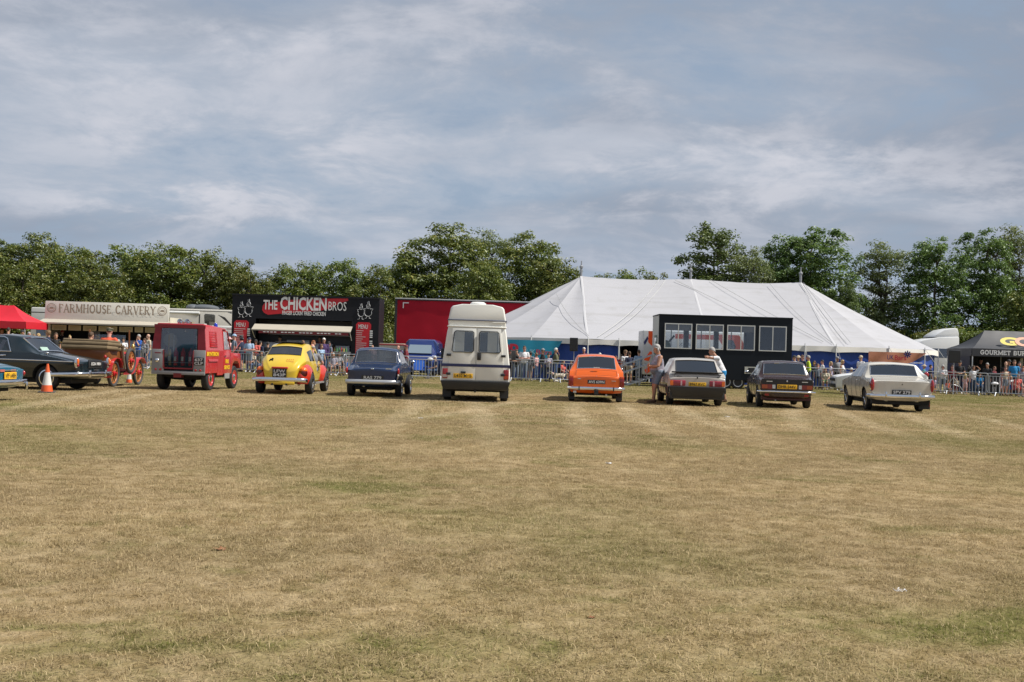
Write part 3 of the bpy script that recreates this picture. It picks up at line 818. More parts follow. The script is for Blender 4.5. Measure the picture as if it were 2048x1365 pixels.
for line in FENCE:
    P = [Vector((gx(px, Y), Y, 0)) for px, Y in line]
    cum = [0]
    for a, b_ in zip(P, P[1:]): cum.append(cum[-1] + (b_ - a).length)
    n = max(1, round(cum[-1] / 2.32)); st = cum[-1] / n
    for i in range(n):
        def pt(s):
            for q in range(len(P) - 1):
                if s <= cum[q + 1] + 1e-6: return P[q].lerp(P[q + 1], (s - cum[q]) / (cum[q + 1] - cum[q]))
            return P[-1]
        a, b_ = pt(i * st), pt((i + 1) * st); c = (a + b_) / 2; d = b_ - a
        barrier(c.x, c.y + random.uniform(-.04, .04), math.atan2(d.y, d.x) + random.uniform(-.015, .015), 'galvanised crowd barrier ' + FLAB[min(fi, len(FLAB) - 1)]); fi += 1
p = Vector((gx(690, 54.9), 54.9, 0)); barrier(p.x + .35, p.y + 1.0, R(68), 'galvanised crowd barrier turned edge-on beside the dark blue saloon')

# ------------------------------------------------------------------ cream carvery trailer
def wall_with_hole(mb, x0, x1, z0, z1, hx0, hx1, hz0, hz1, y0, y1):
    mb.bb(x0, hx0, y0, y1, z0, z1); mb.bb(hx1, x1, y0, y1, z0, z1); mb.bb(hx0, hx1, y0, y1, z0, hz0); mb.bb(hx0, hx1, y0, y1, hz1, z1)
def carvery():
    Y = 66.0; xl, xr = at(93, 640, Y).x, at(340, 640, Y).x; cx = (xl + xr) / 2; w = xr - xl
    o = thing('food_trailer', 'cream carvery food trailer with a raised lettered hatch', 'food trailer', (cx, Y, 0))
    h = w / 2
    ztop = at(215, 606, Y).z; zsign = at(215, 632, Y).z; zaw = at(215, 651, Y).z
    body = MB(); wall_with_hole(body, -h, h, .45, zaw + .5, -h + .25, h - .3, 1.15, zaw, 0, .06)
    body.bb(-h, h, 2.3, 2.36, .45, zaw + .5); body.bb(-h, -h + .06, .06, 2.3, .45, zaw + .5); body.bb(h - .06, h, .06, 2.3, .45, zaw + .5)
    body.bb(-h, h, .0, 2.36, zaw + .5, zaw + .56)
    body.obj('body', CREAM, o)
    MB().bb(-h + .1, h - .1, .08, 2.28, .45, .5).obj('floor', DARKIN, o)
    MB().bb(-h + .1, h - .1, 2.2, 2.27, .5, zaw + .3).obj('inner_wall', DARKIN, o)
    MB().bb(-h + .15, h - .2, -.32, .4, 1.10, 1.15).obj('counter', STAIN, o, bevel=.01)
    MB().bb(-h + .4, h - .4, .9, 1.3, .5, 1.45).obj('servery_unit', STAIN, o, bevel=.02)
    MB().bb(-.9, .9, .45, .46, 1.35, 1.75).obj('sneeze_guard', GLASS_CLEAR, o)
    MB().bb(-1.7, -1.0, 1.5, 1.9, .5, 1.95).obj('oven', STAIN, o, bevel=.02)
    # raised hatch: sloped awning part and upright sign part
    aw = MB(); aw.hexa([(-h - .05, -1.25, zaw - .02), (h + .02, -1.25, zaw - .02), (h + .02, -.02, zaw + .25), (-h - .05, -.02, zaw + .25), (-h - .05, -1.25, zaw + .06), (h + .02, -1.25, zaw + .06), (h + .02, -.02, zaw + .33), (-h - .05, -.02, zaw + .33)])
    aw.obj('hatch_awning', CREAM2, o)
    sg = MB().hexa([(-h, -.30, zaw + .20), (h, -.30, zaw + .20), (h, -.22, zaw + .20), (-h, -.22, zaw + .20), (-h, -.22, ztop), (h, -.22, ztop), (h, -.14, ztop), (-h, -.14, ztop)]).obj('sign_board', mat('sign_cream', (.70, .67, .60), .5, noise_amt=.1), o, bevel=.01)
    brown = mat('sign_brown', (.30, .23, .17), .6)
    zc = (ztop + zsign) / 2 - .02
    pen_text('FARMHOUSE CARVERY', brown, sg, (.02, -.292, zc), w * .78, .47, .066, .036, .034)
    for s in (-1, 1):
        mb = MB(); c = Vector((s * (h - .38), -.293, zc))
        for r0, r1 in ((.27, .235), (.185, .165)):
            n = 24; o_ = len(mb.v)
            for i in range(n):
                a = 2 * math.pi * i / n; mb.v += [tuple(c + Vector((math.cos(a), 0, math.sin(a))) * r0), tuple(c + Vector((math.cos(a), 0, math.sin(a))) * r1)]
            mb.f += [(o_ + 2 * i, o_ + 2 * i + 1, o_ + 2 * ((i + 1) % n) + 1, o_ + 2 * ((i + 1) % n)) for i in range(n)]
        mb.prism_y([(c.x - .13, c.z - .04), (c.x + .1, c.z - .05), (c.x + .14, c.z + .02), (c.x + .05, c.z + .06), (c.x - .08, c.z + .05)], c.y, c.y + .002)
        mb.obj('emblem', brown, sg)
    # row of hanging menu cards
    xs = [-3.3, -2.35, -1.5, -.6, .6, 1.5, 2.1, 2.9]
    for i in range(len(xs) - 1):
        cd = MB().bb(xs[i] + .06, xs[i + 1] - .06, -.02, -.005, zaw - .36, zaw - .06).obj('menu_card', mat('menu_cream', (.52, .46, .34), .6), o)
        for q in range(3): MB().bb(xs[i] + .15, xs[i + 1] - .15, -.026, -.022, zaw - .15 - q * .07, zaw - .13 - q * .07).obj('menu_line', mat('menu_print', (.25, .2, .1), .6), cd)
    for s in (-1, 1): MB().tube([(s * (h - .1), -1.2, zaw), (s * (h - .1), 0, zaw - .75)], .02, 6).obj('gas_strut', STEEL, o)
    # open side hatch unit on the right end
    MB().bb(h + .02, h + 1.9, .1, .9, 1.9, 2.35).obj('side_locker', CREAM, o, bevel=.03)
    MB().bb(h + .7, h + 1.3, -.05, .5, 2.35, 2.62).obj('cardboard_box', mat('cardboard', (.28, .21, .14), .8), o)
    MB().bb(h + 1.35, h + 2.0, -.05, .5, 2.35, 2.55).obj('white_box', WHITE, o)
    for x in (-1.2, .2):
        MB().lathe([(.30, -.1), (.33, -.07), (.33, .07), (.30, .1)], (x, .2, .33), (0, 1, 0)).obj('wheel', RUBBER, o)
    MB().tube([(h - .4, .2, 0), (h - .4, .2, .5)], .035, 6).obj('leg', STEEL, o); MB().tube([(-h + .4, .2, 0), (-h + .4, .2, .5)], .035, 6).obj('leg', STEEL, o)
carvery()

# ------------------------------------------------------------------ black chicken trailer
def chicken():
    Y = 64.0; xl, xr = at(463, 660, Y).x, at(757, 670, Y).x; cx = (xl + xr) / 2; h = (xr - xl) / 2
    o = thing('food_trailer', 'black fried chicken trailer with red and white lettering', 'food trailer', (cx, Y, 0), R(-.0))
    X = lambda px, py=660: at(px, py, Y).x - cx
    Z = lambda px, py: at(px, py, Y).z
    blk = mat('trailer_black', (.011, .012, .016), .5, spec=.25, noise_amt=.25, noise_scale=2)
    red = mat('sign_red', (.52, .012, .022), .45); wht = mat('sign_white', (.74, .74, .73), .5)
    ztop = Z(610, 594); zf = Z(610, 640); x0, x1 = X(511), X(703)
    zo1 = Z(610, 668); zo1 = zf
    b = MB(); wall_with_hole(b, -h, h, .35, ztop, x0, x1, 1.15, zf, 0, .08)
    b.bb(-h, h, 2.4, 2.48, .35, ztop); b.bb(-h, -h + .08, .08, 2.4, .35, ztop); b.bb(h - .08, h, .08, 2.4, .35, ztop); b.bb(-h, h, 0, 2.48, ztop, ztop + .06)
    b.obj('body', blk, o)
    MB().bb(-h + .1, h - .1, .1, 2.38, .35, .42).obj('floor', DARKIN, o)
    MB().bb(x0 - .3, x1 + .3, 2.2, 2.26, .42, zf).obj('inner_wall', mat('inner_steel', (.10, .10, .105), .5, .5), o)
    MB().bb(x0, x1, -.28, .35, 1.10, 1.16).obj('counter', STAIN, o, bevel=.01)
    MB().bb(x0 + .05, x1 - .05, -.015, -.005, .55, 1.08).obj('counter_front', mat('grey_panel', (.23, .23, .24), .5, noise_amt=.3), o)
    for i, (a, b_, z) in enumerate(((x0 + .2, x0 + 1.3, 1.6), (x0 + 1.6, x0 + 2.9, 1.75), (x1 - 2.2, x1 - 1.2, 1.6), (x1 - 1.0, x1 - .2, 1.5))):
        MB().bb(a, b_, .9, 1.5, .45, z).obj('fryer_unit', STAIN, o, bevel=.02)
    MB().bb(x0 + .3, x1 - .3, 1.9, 2.2, 2.05, 2.09).obj('shelf', STAIN, o)
    rnd = random.Random(9)
    for i in range(9):
        c = rnd.choice([(.5, .06, .05), (.55, .5, .45), (.4, .3, .06), (.06, .2, .06)])
        MB().lathe([(.045, 0), (.045, .15), (.02, .19), (.018, .25), (0, .26)], (x1 - .25 - i * .13, -.1 + rnd.uniform(-.05, .05), 1.16), n=8).obj('sauce_bottle', mat('bottle%d' % (i % 4), c, .4), o)
    # fascia frames
    MB().bb(-h - .02, h + .02, -.04, 0, ztop - .03, ztop + .07).obj('top_trim', blk, o)
    # awning
    aw = MB().hexa([(x0 - .05, -.8, Z(610, 664) - .0), (x1 + .05, -.8, Z(610, 664)), (x1 + .05, -.02, Z(610, 653)), (x0 - .05, -.02, Z(610, 653)), (x0 - .05, -.8, Z(610, 664) + .06), (x1 + .05, -.8, Z(610, 664) + .06), (x1 + .05, -.02, Z(610, 653) + .06), (x0 - .05, -.02, Z(610, 653) + .06)]).obj('awning', CREAM2, o)
    zaw = Z(610, 664)
    MB().bb(x0 + .35, x1 - .05, -.79, -.78, zaw - .15, zaw - .01).obj('awning_valance', mat('valance_dark_red', (.20, .015, .02), .6), o)
    n = 22
    for i in range(n):
        if i % 5 == 4: continue
        xx = x0 + .6 + (x1 - x0 - 1.0) * i / n
        MB().bb(xx, xx + .14, -.795, -.792, zaw - .10, zaw - .05).obj('valance_print', wht, aw)
    MB().tube([(x0 - .02, -.75, zaw), (x0 - .02, 0, 1.8)], .02, 6).obj('gas_strut', WHITE, o); MB().tube([(x1 + .02, -.75, zaw), (x1 + .02, 0, 1.8)], .02, 6).obj('gas_strut', WHITE, o)
    # lettering
    def Pt(px, py, d=.02): q = at(px, py, Y); return (q.x - cx, -d, q.z)
    blob = [(X(524), Z(524, 612)), (X(528), Z(528, 606)), (X(560), Z(560, 604)), (X(565), Z(565, 601)), (X(640), Z(640, 598)), (X(694), Z(694, 597)), (X(695), Z(695, 602)), (X(680), Z(680, 606)), (X(655), Z(655, 618)), (X(640), Z(640, 622)), (X(580), Z(580, 626)), (X(535), Z(535, 630)), (X(527), Z(527, 626)), (X(523), Z(523, 620))]
    MB().prism_y(blob, -.012, -.006).obj('red_splash', red, o)
    text('THE', wht, o, Pt(541, 610), (555 - 527) / 2275 * Y, (620 - 601) / 2275 * Y, bold=.025)
    text('CHICKEN', wht, o, Pt(607, 608), (654 - 561) / 2275 * Y, 27 / 2275 * Y, bold=.03)
    text('BROS', wht, o, Pt(675, 613), (693 - 657) / 2275 * Y, 18 / 2275 * Y, bold=.0)
    text("FINGER LICKIN' FRIED CHICKEN", wht, o, Pt(608, 627), (652 - 565) / 2275 * Y, 8.5 / 2275 * Y, bold=.02)
    # two line-drawn hens at each end
    def hens(px, py):
        c = Vector(Pt(px, py, .02)); mb = MB(); s = 1.0
        def ln(pts, closed=False): mb.tube([c + Vector((a * s, 0, b_ * s)) for a, b_ in pts], .014, 4, closed)
        for ox, oz, k_ in ((-.22, -.06, .82), (.18, 0, 1.0)):
            ln([(ox + .20 * k_ * math.cos(a), oz - .17 + .20 * k_ * math.sin(a)) for a in np.linspace(R(-200), R(20), 14)])
            ln([(ox + .105 * k_ * math.cos(a), oz + .20 * k_ + .13 * k_ * math.sin(a)) for a in np.linspace(0, 6.1, 14)])
            ln([(ox - .02, oz + .33 * k_), (ox - .05, oz + .45 * k_), (ox + .02, oz + .42 * k_), (ox + .03, oz + .50 * k_), (ox + .05, oz + .33 * k_)])
            ln([(ox - .10, oz + .20 * k_), (ox + .10, oz + .22 * k_)]); ln([(ox - .03, oz + .16 * k_), (ox, oz + .10 * k_), (ox + .03, oz + .16 * k_)])
            ln([(ox - .19 * k_, oz - .08), (ox - .26 * k_, oz + .05), (ox - .1, oz + .06)]); ln([(ox + .19 * k_, oz - .08), (ox + .27 * k_, oz + .05), (ox + .1, oz + .06)])
            ln([(ox - .08, oz - .37), (ox - .08, oz - .47), (ox - .17, oz - .49)]); ln([(ox + .07, oz - .37), (ox + .07, oz - .47), (ox + .16, oz - .49)])
        mb.obj('hen_emblem', mat('hen_line', (.45, .46, .48), .5), o)
    hens(491, 616); hens(730, 620)
    # menus
    for pxa, pxb, pt, pb in ((468, 497, 641, 706), (712, 742, 645, 708)):
        m_ = MB(); a, c = X(pxa), X(pxb); z1, z0 = Z((pxa + pxb) / 2, pt), Z((pxa + pxb) / 2, pb)
        oc = [(a + .12, z1), (c - .12, z1), (c, z1 - .12), (c, z1 - .38), (c - .08, z1 - .46), (c - .1, z0), (a, z0), (a, z1 - .12)]
        brd = m_.prism_y(oc, -.03, 0).obj('menu_board', red, o)
        text('MENU', wht, brd, ((a + c) / 2 - .02, -.034, z1 - .25), .52, .24, bold=.01)
        z = z1 - .5; rr = random.Random(pxa)
        while z > z0 + .05:
            ln_ = rr.uniform(.3, .62); MB().bb(a + .03, a + .03 + ln_, -.036, -.032, z, z + .035).obj('menu_line', mat('menu_white', (.62, .5, .5), .5), brd)
            if rr.random() < .5: MB().bb(c - .06, c + .10, -.036, -.032, z - .02, z + .05).obj('price_tag', wht, brd)
            z -= .115
    for x in (-.8, .8): MB().lathe([(.32, -.1), (.35, -.07), (.35, .07), (.32, .1)], (x, .2, .35), (0, 1, 0)).obj('wheel', RUBBER, o)
    for x in (-h + .3, h - .3): MB().tube([(x, .2, 0), (x, .2, .4)], .04, 6).obj('leg', STEEL, o)
chicken()

# ------------------------------------------------------------------ red curtain-side lorry trailer
def lorry():
    Y = 69.0; xl = at(790, 640, Y).x; L_ = 13.6
    o = thing('lorry_trailer', 'long red curtain-sided lorry trailer behind the white campervan', 'lorry trailer', (xl, Y, 0))
    zt = at(900, 599, Y).z; zb = 1.15
    mb = MB(); n = 110
    for i in range(n + 1):
        x = .12 + (L_ - .2) * i / n
        for j in range(9):
            v = j / 8; z = zb + (zt - .13 - zb) * v
            y = .03 * math.sin(x * 9) * (.3 + .7 * max(0, 1 - abs(v - .9) * 3)) * (x > 7.5) + .025 * noise.noise((x * 1.1, z * 3.2, 0)) + .02 * noise.noise((x * .4, z * 7, 4))
            mb.v.append((x, y, z))
    mb.f = [(i * 9 + j, (i + 1) * 9 + j, (i + 1) * 9 + j + 1, i * 9 + j + 1) for i in range(n) for j in range(8)]
    mb.obj('curtain', mat('red_curtain', (.42, .006, .022), .6, spec=.25, noise_amt=.3, noise_scale=.8), o, smooth=60)
    dk = mat('lorry_dark', (.03, .03, .035), .6)
    MB().bb(0, L_, -.06, 2.5, zt - .13, zt - .06).obj('roof_rail', dk, o)
    MB().bb(-.02, L_, -.08, 2.5, zt - .06, zt).obj('roof', mat('lorry_roof', (.62, .62, .6), .5), o)
    MB().bb(-.02, .12, -.05, 2.5, zb - .1, zt - .06).obj('rear_frame', dk, o)
    MB().bb(.12, L_, .15, 2.45, zb, zt - .25).obj('load_box', dk, o)
    MB().bb(0, L_, -.03, 2.5, zb - .2, zb).obj('bed', dk, o)
    MB().bb(1.2, L_ - 3, .0, .05, .45, .95).obj('side_guard', dk, o)
    w = mat('curtain_mark', (.6, .55, .55), .6)
    p = at(808, 607, Y)
    mk = MB(); mk.bb(p.x - xl - .06, p.x - xl, -.075, -.07, p.z - .30, p.z + .06); mk.bb(p.x - xl, p.x - xl + .3, -.075, -.07, p.z, p.z + .06); mk.obj('corner_mark', w, o)
    for x in (1.8, 3.1, 4.4): MB().lathe([(.45, -.14), (.5, -.1), (.5, .1), (.45, .14)], (x, .3, .5), (0, 1, 0)).obj('wheel', RUBBER, o)
    for x in (L_ - 3,): MB().bb(x - .1, x + .1, .3, .5, 0, zb - .2).obj('landing_leg', dk, o)
lorry()

# ------------------------------------------------------------------ motorhome and caravan behind the stalls
def motorhome():
    Y = 71.5; xr = at(464, 660, Y).x; L_ = 7.6; xl = xr - L_
    o = thing('motorhome', 'long cream motorhome with dark swoosh between the two food trailers', 'motorhome', (xl, Y, 0))
    zt = at(410, 619, Y).z
    cr = mat('motorhome_cream', (.60, .57, .51), .4, noise_amt=.1)
    MB().bb(0, L_, 0, 2.4, .5, zt).obj('body', cr, o, bevel=.06)
    MB().bb(-.02, L_ + .02, -.02, .0, zt - .14, zt - .10).obj('roof_stripe', BLACK, o)
    X = lambda px: at(px, 640, Y).x - xl
    Z = lambda py: at(410, py, Y).z
    MB().prism_y([(X(411), Z(665)), (X(430), Z(665)), (X(430), Z(631)), (X(428), Z(629)), (X(410), Z(628)), (X(408), Z(631))], -.02, -.005).obj('side_window', GLASS_DARK, o)
    MB().prism_y([(X(411) + .03, Z(664)), (X(429), Z(664)), (X(429), Z(632)), (X(409) + .03, Z(632))], -.004, -.001).obj('window_backing', DARKIN, o)
    sw = [(X(435), Z(629)), (X(450), Z(634)), (X(463), Z(648)), (X(463), Z(652)), (X(447), Z(638))]
    MB().prism_y(sw, -.012, -.004).obj('swoosh', mat('swoosh_dark', (.05, .045, .045), .5), o)
    MB().bb(X(398), X(400), -.06, 0, Z(664), Z(628)).obj('awning_arm', BLACK, o)
    MB().tube([(X(340), -.08, Z(627)), (X(399), -.08, Z(627))], .09, 8).obj('awning_roll', WHITE, o)
    for px, r in ((374, .42), (398, .95)):
        MB().ell((X(px), 1.2, zt + .12), (r, .5, .22)).obj('roof_unit', mat('roof_unit_grey', (.10, .11, .12), .5), o)
    MB().bb(.1, L_ - .1, .1, 2.3, .3, .5).obj('skirt', UNDER, o)
    for x in (1.4, L_ - 1.6): MB().lathe([(.36, -.1), (.4, -.07), (.4, .07), (.36, .1)], (x, .12, .4), (0, 1, 0)).obj('wheel', RUBBER, o)
    Y2 = 75.; x0 = at(61, 640, Y2).x
    c = thing('caravan', 'white caravan end peeping out left of the carvery trailer', 'caravan', (x0, Y2, 0))
    zc = at(75, 615, Y2).z
    MB().bb(0, 4.6, 0, 2.2, .45, zc).obj('body', mat('caravan_white', (.66, .66, .63), .4, noise_amt=.1), c, bevel=.08)
    MB().bb(-.01, 4.6, -.012, -.004, zc - .36, zc - .30).obj('stripe', BLACK, c)
    MB().bb(.4, 1.5, -.02, -.005, 1.6, 2.0).obj('side_window', GLASS_DARK, c)
    for x in (2.0,): MB().lathe([(.28, -.1), (.32, -.07), (.32, .07), (.28, .1)], (x, .1, .32), (0, 1, 0)).obj('wheel', RUBBER, c)
    MB().tube([(.5, .3, 0), (.5, .3, .5)], .03, 6).obj('leg', STEEL, c)
    Y3 = 67.5; x0 = at(419, 670, Y3).x
    s = thing('small_caravan', 'small white caravan with a red stripe behind the fire vehicle bonnet', 'caravan', (x0, Y3, 0))
    zc = at(440, 652, Y3).z
    MB().bb(0, 1.9, 0, 2., .4, zc).obj('body', mat('caravan_white2', (.64, .64, .62), .4, noise_amt=.1), s, bevel=.1)
    MB().bb(1.0, 1.85, -.012, -.004, zc - .20, zc - .15).obj('stripe', mat('stripe_red', (.35, .03, .05), .5), s)
    MB().bb(1.05, 1.7, -.02, -.005, zc - .95, zc - .42).obj('side_window', GLASS_DARK, s, bevel=.05)
    MB().bb(1.08, 1.67, -.004, -.002, zc - .92, zc - .45).obj('window_backing', DARKIN, s)
    MB().lathe([(.26, -.1), (.3, -.07), (.3, .07), (.26, .1)], (.8, .1, .3), (0, 1, 0)).obj('wheel', RUBBER, s)
motorhome()

# ------------------------------------------------------------------ gazebos
def gazebo(label, fx, Yf, w, d, ze, za, cloth, ridge, val, side='r', name='gazebo'):
    """fx: front inner corner x; the roof runs away from it. w along x (sign gives side), d depth"""
    o = thing(name, label, 'gazebo', (fx, Yf, 0))
    x0, x1 = 0, w
    rx0, rx1 = x0 + (x1 - x0) * ridge, x1 - (x1 - x0) * ridge
    E = [(x0, 0), (x1, 0), (x1, d), (x0, d)]; A = [(rx0, d / 2), (rx1, d / 2), (rx1, d / 2), (rx0, d / 2)]
    for i in range(4):
        j = (i + 1) % 4; mb = MB(); n = 10; T = 8
        for a in range(T + 1):
            t_ = a / T
            for b_ in range(n + 1):
                u = b_ / n
                e = Vector((E[i][0], E[i][1], ze)).lerp(Vector((E[j][0], E[j][1], ze)), u); p = Vector((A[i][0], A[i][1], za)).lerp(Vector((A[j][0], A[j][1], za)), u)
                q = p.lerp(e, t_); q.z -= .22 * 4 * t_ * (1 - t_) * .5 + .10 * math.sin(u * math.pi) * math.sin(t_ * math.pi) + .03 * noise.noise((q.x * 2, q.y * 2, 0))
                mb.v.append(tuple(q))
        mb.f = [(a * (n + 1) + b_, a * (n + 1) + b_ + 1, (a + 1) * (n + 1) + b_ + 1, (a + 1) * (n + 1) + b_) for a in range(T) for b_ in range(n)]
        mb.obj('roof_panel', cloth, o, smooth=40)
        mb = MB(); n = 8
        for b_ in range(n + 1):
            u = b_ / n; e = Vector((E[i][0], E[i][1], ze)).lerp(Vector((E[j][0], E[j][1], ze)), u); wv = .015 * math.sin(u * 21)
            out = Vector((E[i][0] + E[j][0] - x0 - x1, E[i][1] + E[j][1] - d, 0)).normalized()
            mb.v += [tuple(e + out * .012), tuple(e + out * (.012 + wv) - Vector((0, 0, val)))]
        mb.f = [(2 * b_, 2 * b_ + 1, 2 * b_ + 3, 2 * b_ + 2) for b_ in range(n)]
        mb.obj('valance', cloth, o, smooth=60)
    xs = [x0, x1] if abs(w) < 4 else [x0, (x0 + x1) / 2, x1]
    for x in xs:
        for y in (0, d): MB().box((x + (.06 if x == x0 else -.06) * (1 if w > 0 else -1), y + (.06 if y == 0 else -.06), ze / 2), (.045, .045, ze)).obj('pole', WHITEPOLE, o)
    return o
redcl = mat('red_canvas', (.55, .010, .025), .55, noise_amt=.25, noise_scale=1.5)
fx = at(51, 655, 62).x
gazebo('red pop-up gazebo at the left picture edge', fx, 62, -4.4, 3.0, at(51, 644, 62).z, 3.2, redcl, .30, .38)
blkcl = mat('black_canvas', (.045, .046, .052), .55, noise_amt=.3, noise_scale=1.5)
fx = at(1944, 700, 59).x
zg = at(1944, 697, 59).z
bg_ = gazebo('black burger gazebo with white and yellow lettering at the right edge', fx, 59, 6.0, 3.4, zg, at(1990, 664, 60.7).z + .05, blkcl, .22, .40)
wht = mat('sign_white', (.74, .74, .73), .5)
Xg = lambda px: at(px, 705, 59).x - fx
pen_text('GOURMET BURGER', wht, bg_, (Xg(1960) + 1.5, -.045, zg - .19), 3.0, .20, .052, .046, .042)
yel = mat('sign_yellow', (.66, .52, .04), .5); orr = mat('sign_orange', (.66, .30, .18), .5)
def on_slope(px, py, off):
    # front roof plane of the gazebo, lettering stands a hair off the cloth
    return (Xg(px), .72 - off, at(px, py, 59.9).z + .02)
sl = -(90 - math.degrees(math.atan2(at(1990, 664, 60.7).z - zg, 1.7)))
text('G', yel, bg_, on_slope(2026, 684.5, .20), .92, .52, rx=90 + sl * .55, bold=.05)
text('O', orr, bg_, on_slope(2056, 685.5, .225), .95, .58, rx=90 + sl * .55, bold=.05)
dkwall = mat('black_wall_cloth', (.014, .015, .02), .7)
MB().bb(.03, 6.0, 3.33, 3.36, 0, zg).obj('rear_wall', dkwall, bg_)
MB().bb(-.0, .03, .25, 3.3, .02, zg).obj('side_wall', mat('dark_grey_cloth', (.035, .036, .05), .6, noise_amt=.3), bg_)
MB().bb(.8, 5.2, .9, 1.5, 0, .95).obj('serving_table', DARKIN, bg_)
MB().bb(3.6, 3.75, 2.4, 2.5, 1.2, 1.9).obj('bottle_rack', WHITE, bg_)

# ------------------------------------------------------------------ dark exhibition trailer with windows, its steps, and the orange van behind
def exhibition():
    Y = 53.0; xl, xr = at(1317, 690, Y).x, at(1584, 700, Y).x; w = xr - xl; D = 2.35
    o = thing('exhibition_trailer', 'dark navy exhibition trailer with four white-framed windows', 'trailer', (xl, Y, 0))
    X = lambda px, py=675: at(px, py, Y).x - xl
    Z = lambda px, py: at(px, py, Y).z
    nav = mat('trailer_navy', (.005, .009, .015), .45, spec=.25, noise_amt=.3, noise_scale=1.2)
    zt = Z(1450, 635); z0 = .42
    wins = [(X(1329), X(1384)), (X(1391.5), X(1447)), (X(1454), X(1510)), (X(1518), X(1573))]
    zw0, zw1 = Z(1450, 700.5), Z(1450, 650)
    for nm, y0, y1, col in (('front_wall', 0, .05, nav), ('rear_wall', D - .05, D, nav)):
        b = MB(); b.bb(0, w, y0, y1, z0, zw0); b.bb(0, w, y0, y1, zw1, zt)
        xs = [0] + [v for p in wins for v in p] + [w]
        for i in range(0, len(xs), 2): b.bb(xs[i], xs[i + 1], y0, y1, zw0, zw1)
        b.obj(nm, col, o)
    MB().bb(-.02, w + .02, -.03, D + .03, zt, zt + .07).obj('roof', nav, o, bevel=.02)
    MB().bb(0, w, .05, D - .05, z0, z0 + .06).obj('floor', DARKIN, o)
    MB().bb(w - .06, w, .05, D - .05, z0, zt).obj('end_wall', nav, o)
    le = MB(); wall_with_hole(le, 0, 1, 0, 1, .3, .7, .2, .8, 0, .05)
    MB().bb(-.005, .05, .05, D - .05, z0, zt).obj('end_wall', mat('trailer_end_white', (.50, .51, .50), .5), o)
    MB().bb(-.02, -.006, .5, 1.5, z0, z0 + 2.0).obj('door', mat('door_green', (.06, .13, .09), .5), o)
    MB().bb(-.03, -.022, .65, 1.35, 1.75, 2.3).obj('door_window', GLASS_DARK, o)
    fr = mat('window_frame_white', (.60, .61, .60), .4)
    for wi, (a, b_) in enumerate(wins):
        for yy, nm in ((-.02, 'window'), (D - .01, 'rear_window')):
            f = MB(); t_ = .045
            f.bb(a, b_, yy, yy + .035, zw0, zw0 + t_); f.bb(a, b_, yy, yy + .035, zw1 - t_, zw1)
            f.bb(a, a + t_, yy, yy + .035, zw0 + t_, zw1 - t_); f.bb(b_ - t_, b_, yy, yy + .035, zw0 + t_, zw1 - t_)
            f.bb((a + b_) / 2 - .02, (a + b_) / 2 + .02, yy, yy + .035, zw0 + t_, zw1 - t_)
            wo = f.obj(nm, fr, o)
            for s0, s1 in ((a + t_, (a + b_) / 2 - .02), ((a + b_) / 2 + .02, b_ - t_)):
                MB().bb(s0, s1, yy + .014, yy + .018, zw0 + t_, zw1 - t_).obj('pane', GLASS_CLEAR, wo)
    # inside: partition closing the last bay, counter, stools
    MB().bb(wins[3][0] - .12, wins[3][0] - .06, .06, D - .06, z0 + .06, zt).obj('partition', DARKIN, o)
    MB().bb(wins[3][0] - .05, w - .08, D - .30, D - .25, z0 + .06, zt).obj('partition', DARKIN, o)
    MB().bb(.3, wins[2][1], D - .7, D - .2, z0 + .06, z0 + .95).obj('work_bench', mat('bench_grey', (.15, .16, .16), .6), o)
    for a, b_ in wins[:3]: MB().bb(a, b_, .07, .085, zw1 - .33, zw1).obj('ceiling_dark_strip', mat('ceiling_dark_grey', (.13, .12, .115), .7), o)  # dark strips standing in for the dim room tops behind the panes
    MB().box((X(1345), 1.0, zw0 + .35), (.09, .06, .7), ry=R(40)).obj('lamp_arm', BLACK, o)
    MB().ell((X(1338), 1.0, zw0 + .12), (.22, .2, .28)).obj('pot_plant', mat('plant_green', (.06, .14, .03), .7), o)
    MB().bb(X(1491), X(1516), -.02, -.002, Z(1500, 748), Z(1500, 734)).obj('vent_panel', mat('vent_cream', (.52, .52, .47), .5), o)
    MB().bb(X(1498), X(1511), -.03, -.021, Z(1500, 746), Z(1500, 736)).obj('vent_grille', BLACK, o)
    MB().bb(X(1446), X(1452), -.02, -.003, Z(1450, 757), Z(1450, 754)).obj('side_lamp', REDLENS, o)
    MB().bb(.2, w - .1, .15, D - .15, .30, z0).obj('chassis', UNDER, o)
    for px in (1476, 1452):
        x = X(px, 765)
        t_ = MB().lathe([(.24, -.09), (.30, -.08), (.325, -.04), (.325, .06), (.30, .1)], (x, .12, .325), (0, 1, 0), 22).obj('wheel', RUBBER, o)
        MB().lathe([(.0, -.03), (.05, -.06), (.09, -.05), (.17, -.085), (.215, -.10), (.235, -.075), (.235, -.04)], (x, .12, .325), (0, 1, 0), 22).obj('rim', mat('rim_grey', (.42, .42, .42), .4, .5), t_)
    MB().tube([(w - .1, 1.1, .4), (w + .9, 1.1, .42), (w + 1.05, 1.1, .5)], .045, 6).obj('drawbar', STEEL, o)
    for px in (1345, 1560): MB().tube([(X(px, 765), .3, 0), (X(px, 765), .3, .4)], .03, 6).obj('jack_leg', STEEL, o)
    # steps, climbing to the right towards the end door
    s = thing('metal_steps', 'galvanised metal steps with handrails at the trailer end', 'steps', (xl - 1.55, Y + .65, 0))
    n = 4
    for i in range(n):
        MB().bb(.10 + i * .32, .10 + i * .32 + .30, -.1, .8, .11 + i * .11 - .03, .11 + i * .11).obj('tread', STEEL, s)
    MB().bb(1.38, 1.52, -.1, .8, .44, .48).obj('landing', STEEL, s)
